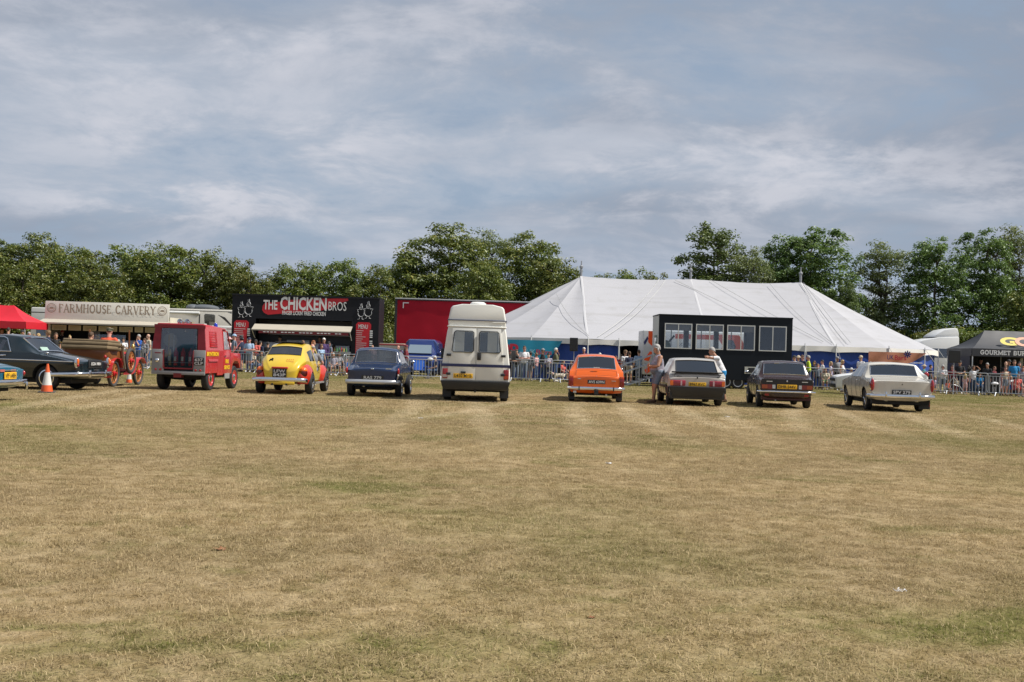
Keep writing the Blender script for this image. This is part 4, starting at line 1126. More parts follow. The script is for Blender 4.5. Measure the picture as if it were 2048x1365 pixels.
    for y in (-.14, .84):
        MB().hexa([(0, y - .02, .0), (.2, y - .02, .0), (.2, y + .02, .0), (0, y + .02, .0), (1.3, y - .02, .42), (1.5, y - .02, .46), (1.5, y + .02, .46), (1.3, y + .02, .42)]).obj('stringer', STEEL, s)
        for z in (.62, 1.0): MB().tube([(-.15, y, z - .18), (.1, y, z), (1.45, y, z + .5)], .022, 6).obj('handrail', STEEL, s)
        for x, z in ((.02, .85), (.75, 1.22), (1.45, 1.5)): MB().tube([(x, y, 0.02), (x, y, z)], .022, 6).obj('post', STEEL, s)
    # orange-and-white van parked behind
    Y2 = 57.2; x0 = at(1286, 700, Y2).x; x1 = at(1490, 690, Y2).x; L_ = x1 - x0
    v = thing('display_van', 'white and orange box van parked behind the dark trailer', 'van', (x0, Y2, 0))
    zt2 = at(1295, 661, Y2).z
    wh = mat('van_white', (.66, .66, .66), .4, noise_amt=.1); og = mat('van_orange', (.72, .085, .015), .4)
    MB().bb(0, L_, 0, 2.2, .5, zt2).obj('body', wh, v, bevel=.04)
    Zv = lambda py: at(1400, py, Y2).z
    q = L_ / 5
    for tri in ([(.25, zt2 - .04), (.62, zt2 - .04), (.62, zt2 - .95), (.25, zt2 - .60)], [(.05, zt2 - 1.5), (.35, zt2 - 1.05), (.5, zt2 - 1.1), (.3, zt2 - 1.55)], [(.1, zt2 - 2.0), (.4, zt2 - 1.75), (.55, zt2 - 1.95), (.2, zt2 - 2.2)]):
        MB().prism_y(tri, -.012, -.004).obj('orange_panel', og, v)
    MB().prism_y([(.02, zt2 - .6), (.2, zt2 - .3), (.26, zt2 - .42), (.08, zt2 - .75)], -.012, -.004).obj('navy_panel', mat('van_navy', (.03, .04, .13), .4), v)
    MB().bb(1.6, L_ - 1.2, -.012, -.004, zt2 - .38, zt2 - .14).obj('orange_band', og, v)
    MB().bb(1.6, 3.3, -.012, -.004, zt2 - 1.02, zt2 - .86).obj('orange_band', og, v)
    text('.co.uk', mat('van_navy', (.03, .04, .13), .4), v, (2.2, -.016, zt2 - .62), .8, .2)
    MB().prism_y([(L_ - 1.5, zt2 - .10), (L_ - .3, zt2 - .12), (L_ - .08, zt2 - .5), (L_ - .05, zt2 - 1.0), (L_ - .2, zt2 - 1.25), (L_ - 1.5, zt2 - 1.2), (L_ - 1.1, zt2 - .7)], -.014, -.004).obj('orange_cab', og, v)
    MB().prism_y([(L_ - .95, zt2 - .35), (L_ - .6, zt2 - .38), (L_ - .45, zt2 - .7), (L_ - .6, zt2 - 1.0), (L_ - .95, zt2 - 1.0)], -.02, -.015).obj('cab_window', GLASS_DARK, v)
    for x in (1.1, L_ - 1.1): MB().lathe([(.33, -.1), (.36, -.07), (.36, .07), (.33, .1)], (x, .1, .36), (0, 1, 0)).obj('wheel', RUBBER, v)
    MB().bb(.1, L_ - .1, .08, 2.1, .28, .5).obj('skirt', UNDER, v)
exhibition()

# ------------------------------------------------------------------ white lorry cab behind the right end of the marquee
def lorry_cab():
    Y = 76.0; xc = at(1835, 680, Y).x
    o = thing('lorry_cab', 'white lorry cab with roof deflector behind the marquee right end', 'lorry', (xc, Y, 0))
    X = lambda px: at(px, 680, Y).x - xc
    Z = lambda px, py: at(px, py, Y).z
    wh = mat('cab_white', (.66, .67, .68), .35)
    body = [(X(1838), .6), (X(1834), 1.6), (X(1833), Z(1833, 690)), (X(1838), Z(1838, 684)), (X(1848), Z(1848, 680)), (X(1878), Z(1878, 675)), (X(1919), Z(1919, 674)), (X(1920), .6)]
    MB().prism_y(body, 0, 2.4).obj('cab', wh, o, bevel=.08)
    defl = [(X(1868), Z(1868, 674.5)), (X(1876), Z(1876, 668)), (X(1890), Z(1890, 660)), (X(1912), Z(1912, 656)), (X(1917), Z(1917, 658)), (X(1920), Z(1920, 667)), (X(1920), Z(1920, 676))]
    MB().prism_y(defl, .15, 2.25).obj('roof_deflector', wh, o, bevel=.08)
    MB().bb(X(1836), X(1895), -.02, -.002, 1.9, Z(1860, 697)).obj('side_window', GLASS_DARK, o)
    MB().bb(X(1838), X(1894), -.0015, -.0005, 1.92, Z(1860, 698)).obj('window_backing', DARKIN, o)
    MB().bb(X(1836), X(1925), .1, 2.3, .35, .6).obj('skirt', UNDER, o)
    for x in (X(1852), X(1912)): MB().lathe([(.45, -.14), (.5, -.1), (.5, .1), (.45, .14)], (x, .2, .5), (0, 1, 0)).obj('wheel', RUBBER, o)
lorry_cab()

# ------------------------------------------------------------------ loudspeakers on stands
def speaker(px, pytop, pybot, Y, label, wpx):
    p0, p1 = at(px, pybot, Y), at(px, pytop, Y); w = wpx / 2275 * Y; hgt = p1.z - p0.z
    o = thing('loudspeaker', label, 'loudspeaker', (p0.x, Y, 0), R(-12))
    MB().hexa([(-w / 2, -.15, p0.z), (w / 2, -.15, p0.z), (w * .36, .22, p0.z), (-w * .36, .22, p0.z), (-w / 2, -.15, p1.z), (w / 2, -.15, p1.z), (w * .36, .22, p1.z), (-w * .36, .22, p1.z)]).obj('cabinet', BLACK, o, bevel=.025)
    MB().bb(-w / 2 + .03, w / 2 - .03, -.165, -.152, p0.z + .04, p1.z - .04).obj('grille', mat('grille_black', (.03, .03, .032), .6), o)
    MB().tube([(0, 0, .55), (0, 0, p0.z)], .02, 8).obj('stand_pole', STEEL, o)
    for a in (20, 140, 260):
        MB().tube([(0, 0, .85), (.62 * math.cos(R(a)), .62 * math.sin(R(a)), .015)], .017, 6).obj('stand_leg', STEEL, o)
        MB().tube([(0, 0, .5), (.36 * math.cos(R(a)), .36 * math.sin(R(a)), .37)], .010, 5).obj('stand_brace', STEEL, o)
speaker(1148, 676, 703, 57.3, 'black loudspeaker on a pole in front of the marquee blue wall', 17)
speaker(1908, 701, 726, 54.9, 'black loudspeaker on a tripod left of the burger gazebo', 23)
# ------------------------------------------------------------------ vehicles
SEAM = mat('panel_gap', (.008, .008, .008), .8)
def evaluated(o):
    dg = bpy.context.evaluated_depsgraph_get(); dg.update()
    return bpy.data.meshes.new_from_object(o.evaluated_get(dg), preserve_all_data_layers=True, depsgraph=dg)

def loft_car(root, st, paintm, zones, wheels, arch_r, crease_rings, crease_st=(), glass_m=None, well_x=.24, levels=2, body_name='body'):
    """st: list of (y, [9 half-section points (x,z) from roof centre to floor centre]).
    zones: {part name: [(station i, ring j), ...]} faces of the cage that become their own parts.
    wheels: [(y, r)], arches are cut out of the closed shell."""
    names = [body_name] + list(zones) + ['wheel_well']
    gm = glass_m or GLASS
    bm = bmesh.new(); cl = bm.edges.layers.float.new('crease_edge')
    rings = []
    for y, hp in st:
        right = [bm.verts.new((x, y, z)) for x, z in hp]
        left = [right[0]] + [bm.verts.new((-x, y, z)) for x, z in hp[1:-1]] + [right[-1]]
        rings.append((right, left))
    zmap = {}
    for k_, lst in zones.items():
        for ij in lst: zmap[ij] = names.index(k_)
    n = len(st[0][1])
    for i in range(len(st) - 1):
        for side in (0, 1):
            for j in range(n - 1):
                a, b_ = rings[i][side], rings[i + 1][side]
                vs = [a[j], a[j + 1], b_[j + 1], b_[j]]
                f = bm.faces.new(vs if side == 1 else vs[::-1]); f.material_index = zmap.get((i, j), 0)
    for i in (0, len(st) - 1):
        r_, l_ = rings[i]
        for j in range(n - 1):
            vs = [r_[j], r_[j + 1], l_[j + 1], l_[j]]; vs = list(dict.fromkeys(vs))
            f = bm.faces.new(vs if i == 0 else vs[::-1]); f.material_index = zmap.get((i, j, 'cap'), 0)
    bmesh.ops.recalc_face_normals(bm, faces=bm.faces)
    for j, c in crease_rings.items():
        for i in range(len(st) - 1):
            for side in (0, 1):
                e = bm.edges.get((rings[i][side][j], rings[i + 1][side][j]))
                if e: e[cl] = c
    for i, c in dict(crease_st).items():
        for side in (0, 1):
            for j in range(n - 1):
                e = bm.edges.get((rings[i][side][j], rings[i][side][j + 1]))
                if e: e[cl] = c
    me = bpy.data.meshes.new('shell'); bm.to_mesh(me); bm.free()
    ids = [bpy.data.materials.new('id_' + k_) for k_ in names]
    for m_ in ids: me.materials.append(m_)
    o = bpy.data.objects.new('shell', me); COL.objects.link(o)
    s = o.modifiers.new('s', 'SUBSURF'); s.levels = levels; s.render_levels = levels
    hw = max(x for _, hp in st for x, _ in hp)
    tmp = [o]
    if wheels:
        cb = MB()
        for y, r in wheels:
            for sd in (-1, 1): cb.lathe([(arch_r(r), -.5), (arch_r(r), .5)], (sd * (hw - well_x + .5), y, r), (1, 0, 0), 28)
        cm = cb.mesh('cut'); cm.materials.append(ids[-1])
        c = bpy.data.objects.new('cut', cm); COL.objects.link(c); tmp.append(c)
        b = o.modifiers.new('b', 'BOOLEAN'); b.object = c; b.operation = 'DIFFERENCE'; b.solver = 'EXACT'; b.material_mode = 'TRANSFER'
    full = evaluated(o)
    idx = {m_.name: k_ for m_, k_ in zip(ids, names)}
    slot = [idx.get(m_.name, body_name) if m_ else body_name for m_ in full.materials]
    groups = {}
    for p in full.polygons:
        k_ = slot[p.material_index] if slot else body_name
        if k_.startswith(('side_window', 'door')): k_ += '_r' if p.center.x > 0 else '_l'
        groups.setdefault(k_, []).append(p)
    out = {}
    for k_, polys in groups.items():
        mp = {}; mb = MB()
        for p in polys:
            f = []
            for vi in p.vertices:
                if vi not in mp: mp[vi] = len(mb.v); mb.v.append(tuple(full.vertices[vi].co))
                f.append(mp[vi])
            mb.f.append(tuple(f))
        me2 = bpy.data.meshes.new(k_); me2.from_pydata(mb.v, [], mb.f); me2.shade_smooth(); me2.set_sharp_from_angle(angle=R(42))
        m_ = UNDER if k_ == 'wheel_well' else gm if ('window' in k_ or 'windscreen' in k_) else paintm
        if k_ == 'wheel_well':
            out[k_] = mobj(k_, me2, m_, root)
        else:
            out[k_] = mobj('side_window' if k_.startswith('side_window') else 'door' if k_.startswith('door') else k_, me2, m_, root)
    for t_ in tmp: bpy.data.objects.remove(t_)
    for m_ in ids: bpy.data.materials.remove(m_)
    return out

def trim_round(part, r, m_, name='window_trim', off=.006):
    """bright strip along the open edge of a glass part"""
    bm = bmesh.new(); bm.from_mesh(part.data); bm.normal_update()
    es = [e for e in bm.edges if e.is_boundary]; 
    if not es: bm.free(); return
    nb = {}
    for e in es:
        a, b_ = e.verts; nb.setdefault(a.index, []).append(b_.index); nb.setdefault(b_.index, []).append(a.index)
    st_ = es[0].verts[0].index; loop = [st_]; prev = None; cur = st_
    bm.verts.ensure_lookup_table()
    while True:
        nx_ = [q for q in nb[cur] if q != prev]
        if not nx_ or nx_[0] == st_ or len(loop) > 2000: break
        prev, cur = cur, nx_[0]; loop.append(cur)
    pts = [bm.verts[i].co + bm.verts[i].normal * off for i in loop]; bm.free()
    MB().tube(pts, r, 5, closed=True).obj(name, m_, part)

def sec(zt, wt, zb, wb, wm=None, zm=.55, wk=None, zk=.30, zf=.22, crown=.025, gut=None):
    """half section: roof/deck centre, glass edge, roof edge, gutter, belt, widest, sill, floor edge, floor centre"""
    wm = wm or wb + .02; wk = wk or wm - .05
    ze = zt - crown * 2
    g_ = gut if gut is not None else .06
    gx_ = wt + (wb - wt) * min(1, g_ / max(.02, ze - zb))
    return [(0, zt), (wt * .925, zt - crown * 1.1), (wt, ze), (gx_, ze - min(g_, max(.01, (ze - zb) * .5))), (wb, zb), (wm, zm), (wk, zk), (wk - .10, zf), (0, zf)]

def saloon(root, paintm, P, wheels, arch=lambda r: r + .055, glass_m=None):
    """three-box or hatch shell from a handful of measures (metres from the rear bumper)"""
    W2 = P['W'] / 2; L_ = P['L']; zr, zb, zd, zh = P['roof'], P['belt'], P['deck'], P['hood']
    wr = P['wr']; wrr = P.get('wrr', wr * .92); yb, yt, ws1, ws0 = P['yb'], P['yt'], P['wst'], P['wsb']
    zdf = P.get('deckf', zd + .05); zk = P.get('zk', .30); zf = P.get('zf', .22); zm = P.get('zm', .60); wt_ = P.get('tailw', W2 - .04)
    wd = P.get('wd', W2 * .80); bx = P.get('bx', .0); tb = P.get('tuck', .10); td = P.get('tail_drop', .02); cr = P.get('crown', .022)
    S = []; rc = P.get('rcrown', .042)
    add = lambda y, s_: S.append((y, s_))
    add(.02 + P.get('taily', 0), sec(zd - td - .02, wd - .03, zd - td - .10, wt_ - .02, wt_ - .02, zm, wt_ - .10, zk + tb, zf + tb, cr))
    add(.10 + P.get('taily2', 0), sec(zd - td, wd, zd - td - .07, wt_, wt_, zm, wt_ - .07, zk + .03, zf + .02, cr))
    add(yb * .55, sec((zd + zdf) / 2, wd, (zd + zdf) / 2 - .07, W2 - .03, W2 - .01, zm, W2 - .06, zk, zf, cr))
    add(yb - .05, sec(zdf, wrr + .06, min(zb, zdf - .045), W2 - .03, W2, zm, W2 - .06, zk, zf, cr))
    add(yb + .01, sec(zdf + .035, wrr + .045, min(zb, zdf - .02), W2 - .03, W2, zm, W2 - .06, zk, zf, cr))
    add(yt - .05, sec(zr - .075, wrr, zb, W2 - .03, W2, zm, W2 - .06, zk, zf, rc))
    add(yt + .06, sec(zr - .02, wrr + .01, zb, W2 - .03, W2, zm, W2 - .06, zk, zf, rc))
    add(yt + .06 + P.get('cp', .12), sec(zr - .005, wr, zb, W2 - .03, W2, zm, W2 - .06, zk, zf, rc))
    ym = (yt + ws1) / 2
    add(ym - .05, sec(zr, wr, zb, W2 - .03, W2, zm, W2 - .06, zk, zf, rc))
    add(ym + .05, sec(zr, wr, zb, W2 - .03, W2, zm, W2 - .06, zk, zf, rc))
    add(ws1 - .06, sec(zr - .02, wr, zb, W2 - .03, W2, zm, W2 - .06, zk, zf, rc))
    add(ws1 + .02, sec(zr - .06, wr - .02, zb, W2 - .03, W2, zm, W2 - .06, zk, zf, rc))
    add(ws0 - .03, sec(zh + .09, wr + .04, zb - .02, W2 - .03, W2, zm, W2 - .06, zk, zf, cr))
    add(ws0 + .04, sec(zh + .03, wr + .06, zb - .05, W2 - .03, W2, zm, W2 - .06, zk, zf, cr))
    add((ws0 + L_) / 2, sec(zh - .02, wd, zh - .09, W2 - .03, W2 - .01, zm, W2 - .06, zk, zf, cr))
    add(L_ - .16, sec(zh - .09, wd - .02, zh - .17, W2 - .06, W2 - .05, zm, W2 - .10, zk + .02, zf + .02, cr))
    add(L_ - .03, sec(zh - .15, wd - .06, zh - .22, W2 - .10, W2 - .10, zm, W2 - .15, zk + .06, zf + .06, cr))
    zones = {'rear_window': [(4, 0)], 'windscreen': [(11, 0)], 'side_window1': [(7, 3)], 'side_window2': [(9, 3)]}
    if P.get('quarter', True): zones['side_window3'] = []
    if P.get('boot', True): zones['boot_lid'] = [(1, 0), (2, 0)]
    zones['door1'] = [(7, 4), (7, 5), (8, 4), (8, 5)]; zones['door2'] = [(9, 4), (9, 5), (10, 4), (10, 5)]
    zones = {k_: v for k_, v in zones.items() if v}
    MB().bb(-W2 + .22, W2 - .22, .30, L_ - .35, .20, zf + .04).obj('underbody', UNDER, root)  # dark box added below the floor for the shadow between the wheels
    for s_ in (-1, 1): MB().tube([(s_ * (W2 + .012), ym - .28, zb - .10), (s_ * (W2 + .016), ym - .14, zb - .10)], .012, 6).obj('door_handle', CHROME, root)
    out = loft_car(root, S, paintm, zones, wheels, arch, P.get('crease', {1: .9, 2: .55, 3: .3, 4: .55, 6: .5}), P.get('crs', {0: .35, 1: .35, 4: .95, 5: .95, 11: .6, 12: .6, 3: .4, 7: .6, 8: .6, 9: .6, 10: .6}), glass_m)
    for k_ in list(out):
        if k_.startswith(('boot', 'door')): trim_round(out[k_], .0045, SEAM, 'shut_line', .001)
    return out

def wheel(root, x, y, r, w=.16, rim=None, kind='disc', side=1, cap=CHROME):
    rim = rim or mat('wheel_silver', (.45, .45, .46), .35, .7)
    t_ = MB().lathe([(r * .62, -w / 2), (r * .9, -w / 2), (r * .985, -w * .36), (r, -w * .1), (r, w * .1), (r * .985, w * .36), (r * .9, w / 2), (r * .62, w / 2), (r * .62, -w / 2)], (x, y, r), (1, 0, 0), 28).obj('wheel', RUBBER, root, smooth=40)
    o = side * w / 2
    a = (side, 0, 0)
    if kind == 'disc':
        MB().lathe([(r * .63, w * .40), (r * .60, w * .5), (r * .52, w * .46), (r * .45, w * .30), (r * .2, w * .34), (0, w * .36)], (x, y, r), a, 24).obj('rim', rim, t_)
        MB().lathe([(r * .30, w * .34), (r * .27, w * .48), (r * .12, w * .56), (0, w * .58)], (x, y, r), a, 16).obj('hub_cap', cap, t_)
    elif kind == 'spoke':
        MB().lathe([(r * .66, w * .1), (r * .66, w * .5), (r * .58, w * .52), (r * .57, w * .1)], (x, y, r), a, 24).obj('rim', rim, t_)
        MB().lathe([(r * .57, w * .05), (r * .57, w * .12), (0, w * .12)], (x, y, r), a, 20).obj('brake_disc', UNDER, t_)
        for q in range(5):
            an = q * 2 * math.pi / 5 + .3
            MB().tube([Vector((x + side * w * .42, y + math.cos(an) * r * .12, r + math.sin(an) * r * .12)), Vector((x + side * w * .42, y + math.cos(an) * r * .60, r + math.sin(an) * r * .60))], [(r * .09, .012), (r * .06, .012)], 6).obj('spoke', rim, t_)
        MB().lathe([(r * .16, w * .3), (r * .14, w * .5), (0, w * .55)], (x, y, r), a, 12).obj('hub_cap', cap, t_)
    return t_
def four_wheels(root, ya, yb, r, tr, w=.16, **kw):
    for y in (ya, yb):
        for s in (-1, 1): wheel(root, s * (tr / 2), y, r, w, side=s, **kw)
def plate(root, s, c, w=.52, h=.11, kind='y', two=None, rz=0., rx=90):
    m_ = YPLATE if kind == 'y' else BPLATE
    o = MB().box(c, (w, .012, h)).obj('number_plate', m_, root, bevel=.003)
    ink = INK if kind == 'y' else SILVERINK
    y = c[1] - .0075
    if two:
        text(s, ink, o, (c[0], y, c[2] + h * .23), w * .8, h * .38, bold=.02); text(two, ink, o, (c[0], y, c[2] - h * .23), w * .86, h * .38, bold=.02)
    else: text(s, ink, o, (c[0], y, c[2]), w * .88, h * .70, bold=.02)
    return o
def bumper(root, path, rx=.035, rz=.06, m_=CHROME, name='rear_bumper', n=10): return MB().tube(path, [(rx, rz)] * len(path), n).obj(name, m_, root, smooth=60)
def seats(root, y, zs, W, col=INTERIOR, rear=None):
    zs -= .10
    for s in (-1, 1):
        o = MB().box((s * W * .24, y, zs), (W * .36, .14, .46), rx=R(-14)).obj('seat', col, root, bevel=.05)
        MB().box((s * W * .24, y + .28, zs - .26), (W * .36, .5, .14)).obj('seat_cushion', col, o, bevel=.04)
    if rear: MB().box((0, rear, zs - .02), (W * .78, .16, .46), rx=R(-14)).obj('rear_seat', col, root, bevel=.05)
def steering(root, x, y, z):
    pts = [(x + .19 * math.cos(a), y + .10 * math.sin(a) * .4, z + .19 * math.sin(a)) for a in np.linspace(0, 6.283, 17)[:-1]]
    MB().tube(pts, .014, 6, closed=True).obj('steering_wheel', BLACK, root)
def place(px, py, axle, yaw=0.):
    """put the car so that the middle of its rear axle stands at the ground pixel; yaw in degrees, + turns the nose left"""
    g = gnd(px, py); d = Vector((-math.sin(R(yaw)), math.cos(R(yaw)), 0))
    return (g - d * axle), R(yaw)
def lens(root, c, r, m_, name='tail_lamp', n=14): return MB().ell(c, r, n, 8).obj(name, m_, root)

# --- yellow and red beetle
def beetle():
    L, yw = place(570, 787.5, .95, -.5)
    o = thing('beetle_car', 'yellow rounded car with red wings and black plate', 'car', L, yw)
    yel = paint('beetle_yellow', (.62, .43, .035)); red = paint('beetle_red', (.52, .035, .018))
    def s(zt, wt, zb, wb, wm, zm, wk, zk=.34, zf=.28, cr=.03): return sec(zt, wt, zb, wb, wm, zm, wk, zk, zf, cr, gut=.05)
    S = [(.14, s(.70, .28, .62, .40, .40, .50, .34, .36, .33)), (.22, s(.86, .38, .74, .50, .48, .55, .42)), (.42, s(1.02, .48, .88, .58, .46, .6, .40)), (.66, s(1.115, .53, .94, .655, .50, .6, .42)), (.70, s(1.14, .53, .95, .66, .51, .6, .44)),
         (1.05, s(1.39, .49, .95, .68, .57, .6, .52, cr=.05)), (1.13, s(1.42, .50, .95, .685, .60, .6, .56, cr=.055)), (1.40, s(1.485, .52, .95, .70, .73, .6, .68, cr=.06)), (1.72, s(1.515, .53, .95, .70, .74, .6, .68, cr=.06)), (1.80, s(1.515, .53, .95, .70, .74, .6, .68, cr=.06)), (2.50, s(1.46, .52, .95, .70, .74, .6, .68, cr=.055)), (2.58, s(1.42, .53, .95, .69, .73, .6, .67)), (2.84, s(1.05, .52, .93, .64, .70, .6, .64)),
         (2.92, s(1.00, .50, .88, .60, .66, .6, .62)), (3.4, s(.90, .42, .78, .50, .54, .55, .52)), (3.85, s(.70, .34, .60, .40, .42, .5, .40)), (4.0, s(.55, .25, .48, .32, .33, .44, .32, .38, .36))]
    parts = loft_car(o, S, yel, {'rear_window': [(4, 0)], 'windscreen': [(11, 0)], 'side_window1': [(6, 3), (7, 3)], 'side_window2': [(9, 3)], 'engine_lid': [(0, 0), (1, 0), (2, 0)]}, [], None, {1: .45, 2: .12, 4: .25, 6: .4}, {4: .5, 5: .45, 11: .5, 12: .5, 6: .5, 8: .7, 9: .7, 10: .5}, GLASS_DARK)
    trim_round(parts['rear_window'], .012, BLACK, 'window_seal')
    # wings with the wheel openings cut out
    for (yc, zc, ry, rz) in ((.94, .52, .62, .37), (3.33, .50, .60, .37)):
        for sd in (-1, 1):
            w_ = MB().ell((sd * .56, yc, zc - .01), (.245, ry, rz), 26, 16).mesh('wing', 60)
            w_.materials.append(red); ow = bpy.data.objects.new('wing', w_); COL.objects.link(ow); ow.parent = o
            cb = MB(); cb.lathe([(.355, -.3), (.355, .3)], (sd * .86, yc + (.03 if yc < 2 else .02), .31), (1, 0, 0), 26); cb.bb(sd * .4, sd * 1.1, yc - 1, yc + 1, -.2, .30)
            cm = cb.mesh('c'); co_ = bpy.data.objects.new('c', cm); COL.objects.link(co_)
            b = ow.modifiers.new('b', 'BOOLEAN'); b.object = co_; b.solver = 'EXACT'; b.use_self = True
            ow.parent = None; nm = evaluated(ow); bpy.data.objects.remove(ow); bpy.data.objects.remove(co_)
            nm.materials.clear(); nm.shade_smooth(); nm.set_sharp_from_angle(angle=R(45)); mobj('wing', nm, red, o)
    four_wheels(o, .95, 3.35, .315, 1.42, .19, kind='spoke', rim=CHROME)
    bumper(o, [(-.76, .22, .40), (-.74, .08, .42), (-.45, .03, .43), (0, .01, .435), (.45, .03, .43), (.74, .08, .42), (.76, .22, .40)], .03, .06)
    bumper(o, [(-.72, 4.05, .42), (0, 4.15, .43), (.72, 4.05, .42)], .03, .06, name='front_bumper')
    bumper(o, [(-.70, .09, .455), (-.4, .045, .465), (0, .025, .47), (.4, .045, .465), (.70, .09, .455)], .012, .012, BLACK, 'bumper_strip')
    MB().bb(-.42, .42, .12, .20, .28, .37).obj('rear_apron', yel, o, bevel=.02)
    for sd in (-1, 1):
        l_ = MB().ell((sd * .61, .46, .62), (.12, .13, .15), 16, 10).obj('tail_lamp', mat('dark_lens', (.09, .006, .008), .15, coat=.5), o)
        MB().ell((sd * .61, .465, .69), (.113, .13, .10), 16, 8).obj('indicator_lens', ORLENS, l_)
        MB().tube([(sd * .20, .10, .29), (sd * .20, .30, .29)], .03, 8).obj('exhaust_pipe', BLACK, o)
    MB().bb(-.23, .23, .08, .32, .735, .785).obj('plate_lamp', red, o, bevel=.018)
    plate(o, 'LFW', (0, .105, .61), .40, .23, 'b', two='843P')
    MB().bb(-.42, .42, 1.35, 2.2, 1.485, 1.505).obj('sunroof', mat('sunroof_black', (.03, .03, .03), .6), o, bevel=.008)
    # stickers on the lid
    ink = INK
    mb = MB(); mb.ell((-.30, .375, .97), (.05, .006, .035)); mb.ell((-.27, .40, 1.0), (.03, .006, .03)); mb.bb(-.38, -.24, .345, .35, .855, .868); mb.bb(-.36, -.33, .35, .36, .89, .96); mb.bb(-.27, -.24, .35, .36, .89, .95)
    mb.obj('sticker', ink, o)
    for i, (z, y) in enumerate(((.99, .40), (.945, .365), (.90, .34))): text(('JUST', 'A BUG', 'BUG HUG')[i] if False else ('IIII', 'IIIIII', 'IIIII')[i], mat('sticker_red', (.55, .06, .03), .5), o, (.24, y - .03, z), .2, .028, rx=60)
    seats(o, 1.95, .85, 1.3, rear=1.3)
    for sd in (-1, 1): MB().bb(sd * .73, sd * .80, 1.45, 2.85, .29, .34).obj('running_board', mat('board_grey', (.3, .3, .3), .5, .5), o)
    for i, z in enumerate((.78, .70, .62)): text('IIIIIII'[:7 - i], INK, o, (.742, 2.2, z), .3, .03, rz=90)
    lens(o, (.76, 2.62, .96), (.03, .05, .04), CHROME, 'door_mirror'); MB().tube([(.745, 1.98, .82), (.745, 2.12, .82)], .012, 6).obj('door_handle', CHROME, o)
    return o
beetle()

# --- dark blue saloon with venetian blind
def blue_saloon():
    L, yw = place(750, 793, .72, -1.5)
    o = thing('saloon_car', 'dark blue rounded saloon with white louvred blind in rear window', 'car', L, yw)
    blu = paint('navy_blue', (.005, .018, .062), .16, .03)
    P = dict(W=1.50, L=3.7, roof=1.45, belt=.95, deck=.90, deckf=.975, hood=.92, wr=.58, wrr=.62, yb=.74, yt=.98, wst=2.2, wsb=2.55, wd=.60, tuck=.14, tailw=.72, zk=.34, zf=.26, zm=.66, crown=.04, rcrown=.06, tail_drop=.05,
             crease={1: .9, 2: .25, 3: .2, 4: .35, 6: .4}, crs={0: .15, 4: .95, 5: .95, 11: .5, 12: .5, 7: .6, 8: .6, 9: .6, 10: .6})
    _p = saloon(o, blu, P, [(.72, .31), (2.93, .31)], lambda r: r + .03, GLASS)
    trim_round(_p['rear_window'], .012, CHROME)
    four_wheels(o, .72, 2.93, .31, 1.38, .18, rim=CHROME)
    bumper(o, [(-.76, .22, .42), (-.74, .04, .43), (-.4, -.02, .435), (.4, -.02, .435), (.74, .04, .43), (.76, .22, .42)], .035, .065, mat('bumper_pale', (.55, .56, .58), .3, .6))
    bumper(o, [(-.74, 3.8, .45), (0, 3.92, .45), (.74, 3.8, .45)], .03, .06, name='front_bumper')
    text('RAS 779', SILVERINK, o, (.02, -.008, .555), .50, .085, bold=.012, name='plate_lettering')
    MB().bb(-.30, .33, .0, .012, .495, .61).obj('number_plate', BPLATE, o)
    for s in (-1, 1):
        MB().ell((s * .735, .10, .74), (.035, .05, .10)).obj('tail_lamp', REDLENS, o); lens(o, (s * .735, .07, .635), (.024, .03, .03), CLLENS, 'reflector')
    lens(o, (0, .03, .80), (.05, .02, .018), CHROME, 'boot_badge'); MB().bb(.38, .55, .045, .055, .80, .825).obj('boot_script', CHROME, o)
    # slatted blind, panes and the pale cross posts
    for i in range(8):
        t_ = i / 7; MB().box((0, .86 + .24 * t_, 1.03 + .30 * t_), (1.02 - .06 * t_, .02, .012), rx=R(20)).obj('blind_slat', mat('blind_white', (.58, .58, .56), .5), o)
    for x in (-.22, .22): MB().tube([(x, .84, 1.01), (x, 1.12, 1.36)], .010, 5).obj('blind_tape', WHITE, o)
    seats(o, 1.75, .88, 1.35, mat('tan_seat', (.20, .12, .07), .7), rear=1.05)
    MB().bb(.77, .79, .6, 3.2, .70, .725).obj('side_trim', CHROME, o)
    lens(o, (-.24, .12, .30), (.05, .05, .025), CHROME, 'exhaust_tip')
    lens(o, (.83, 2.75, 1.0), (.06, .03, .05), CHROME, 'wing_mirror')
blue_saloon()

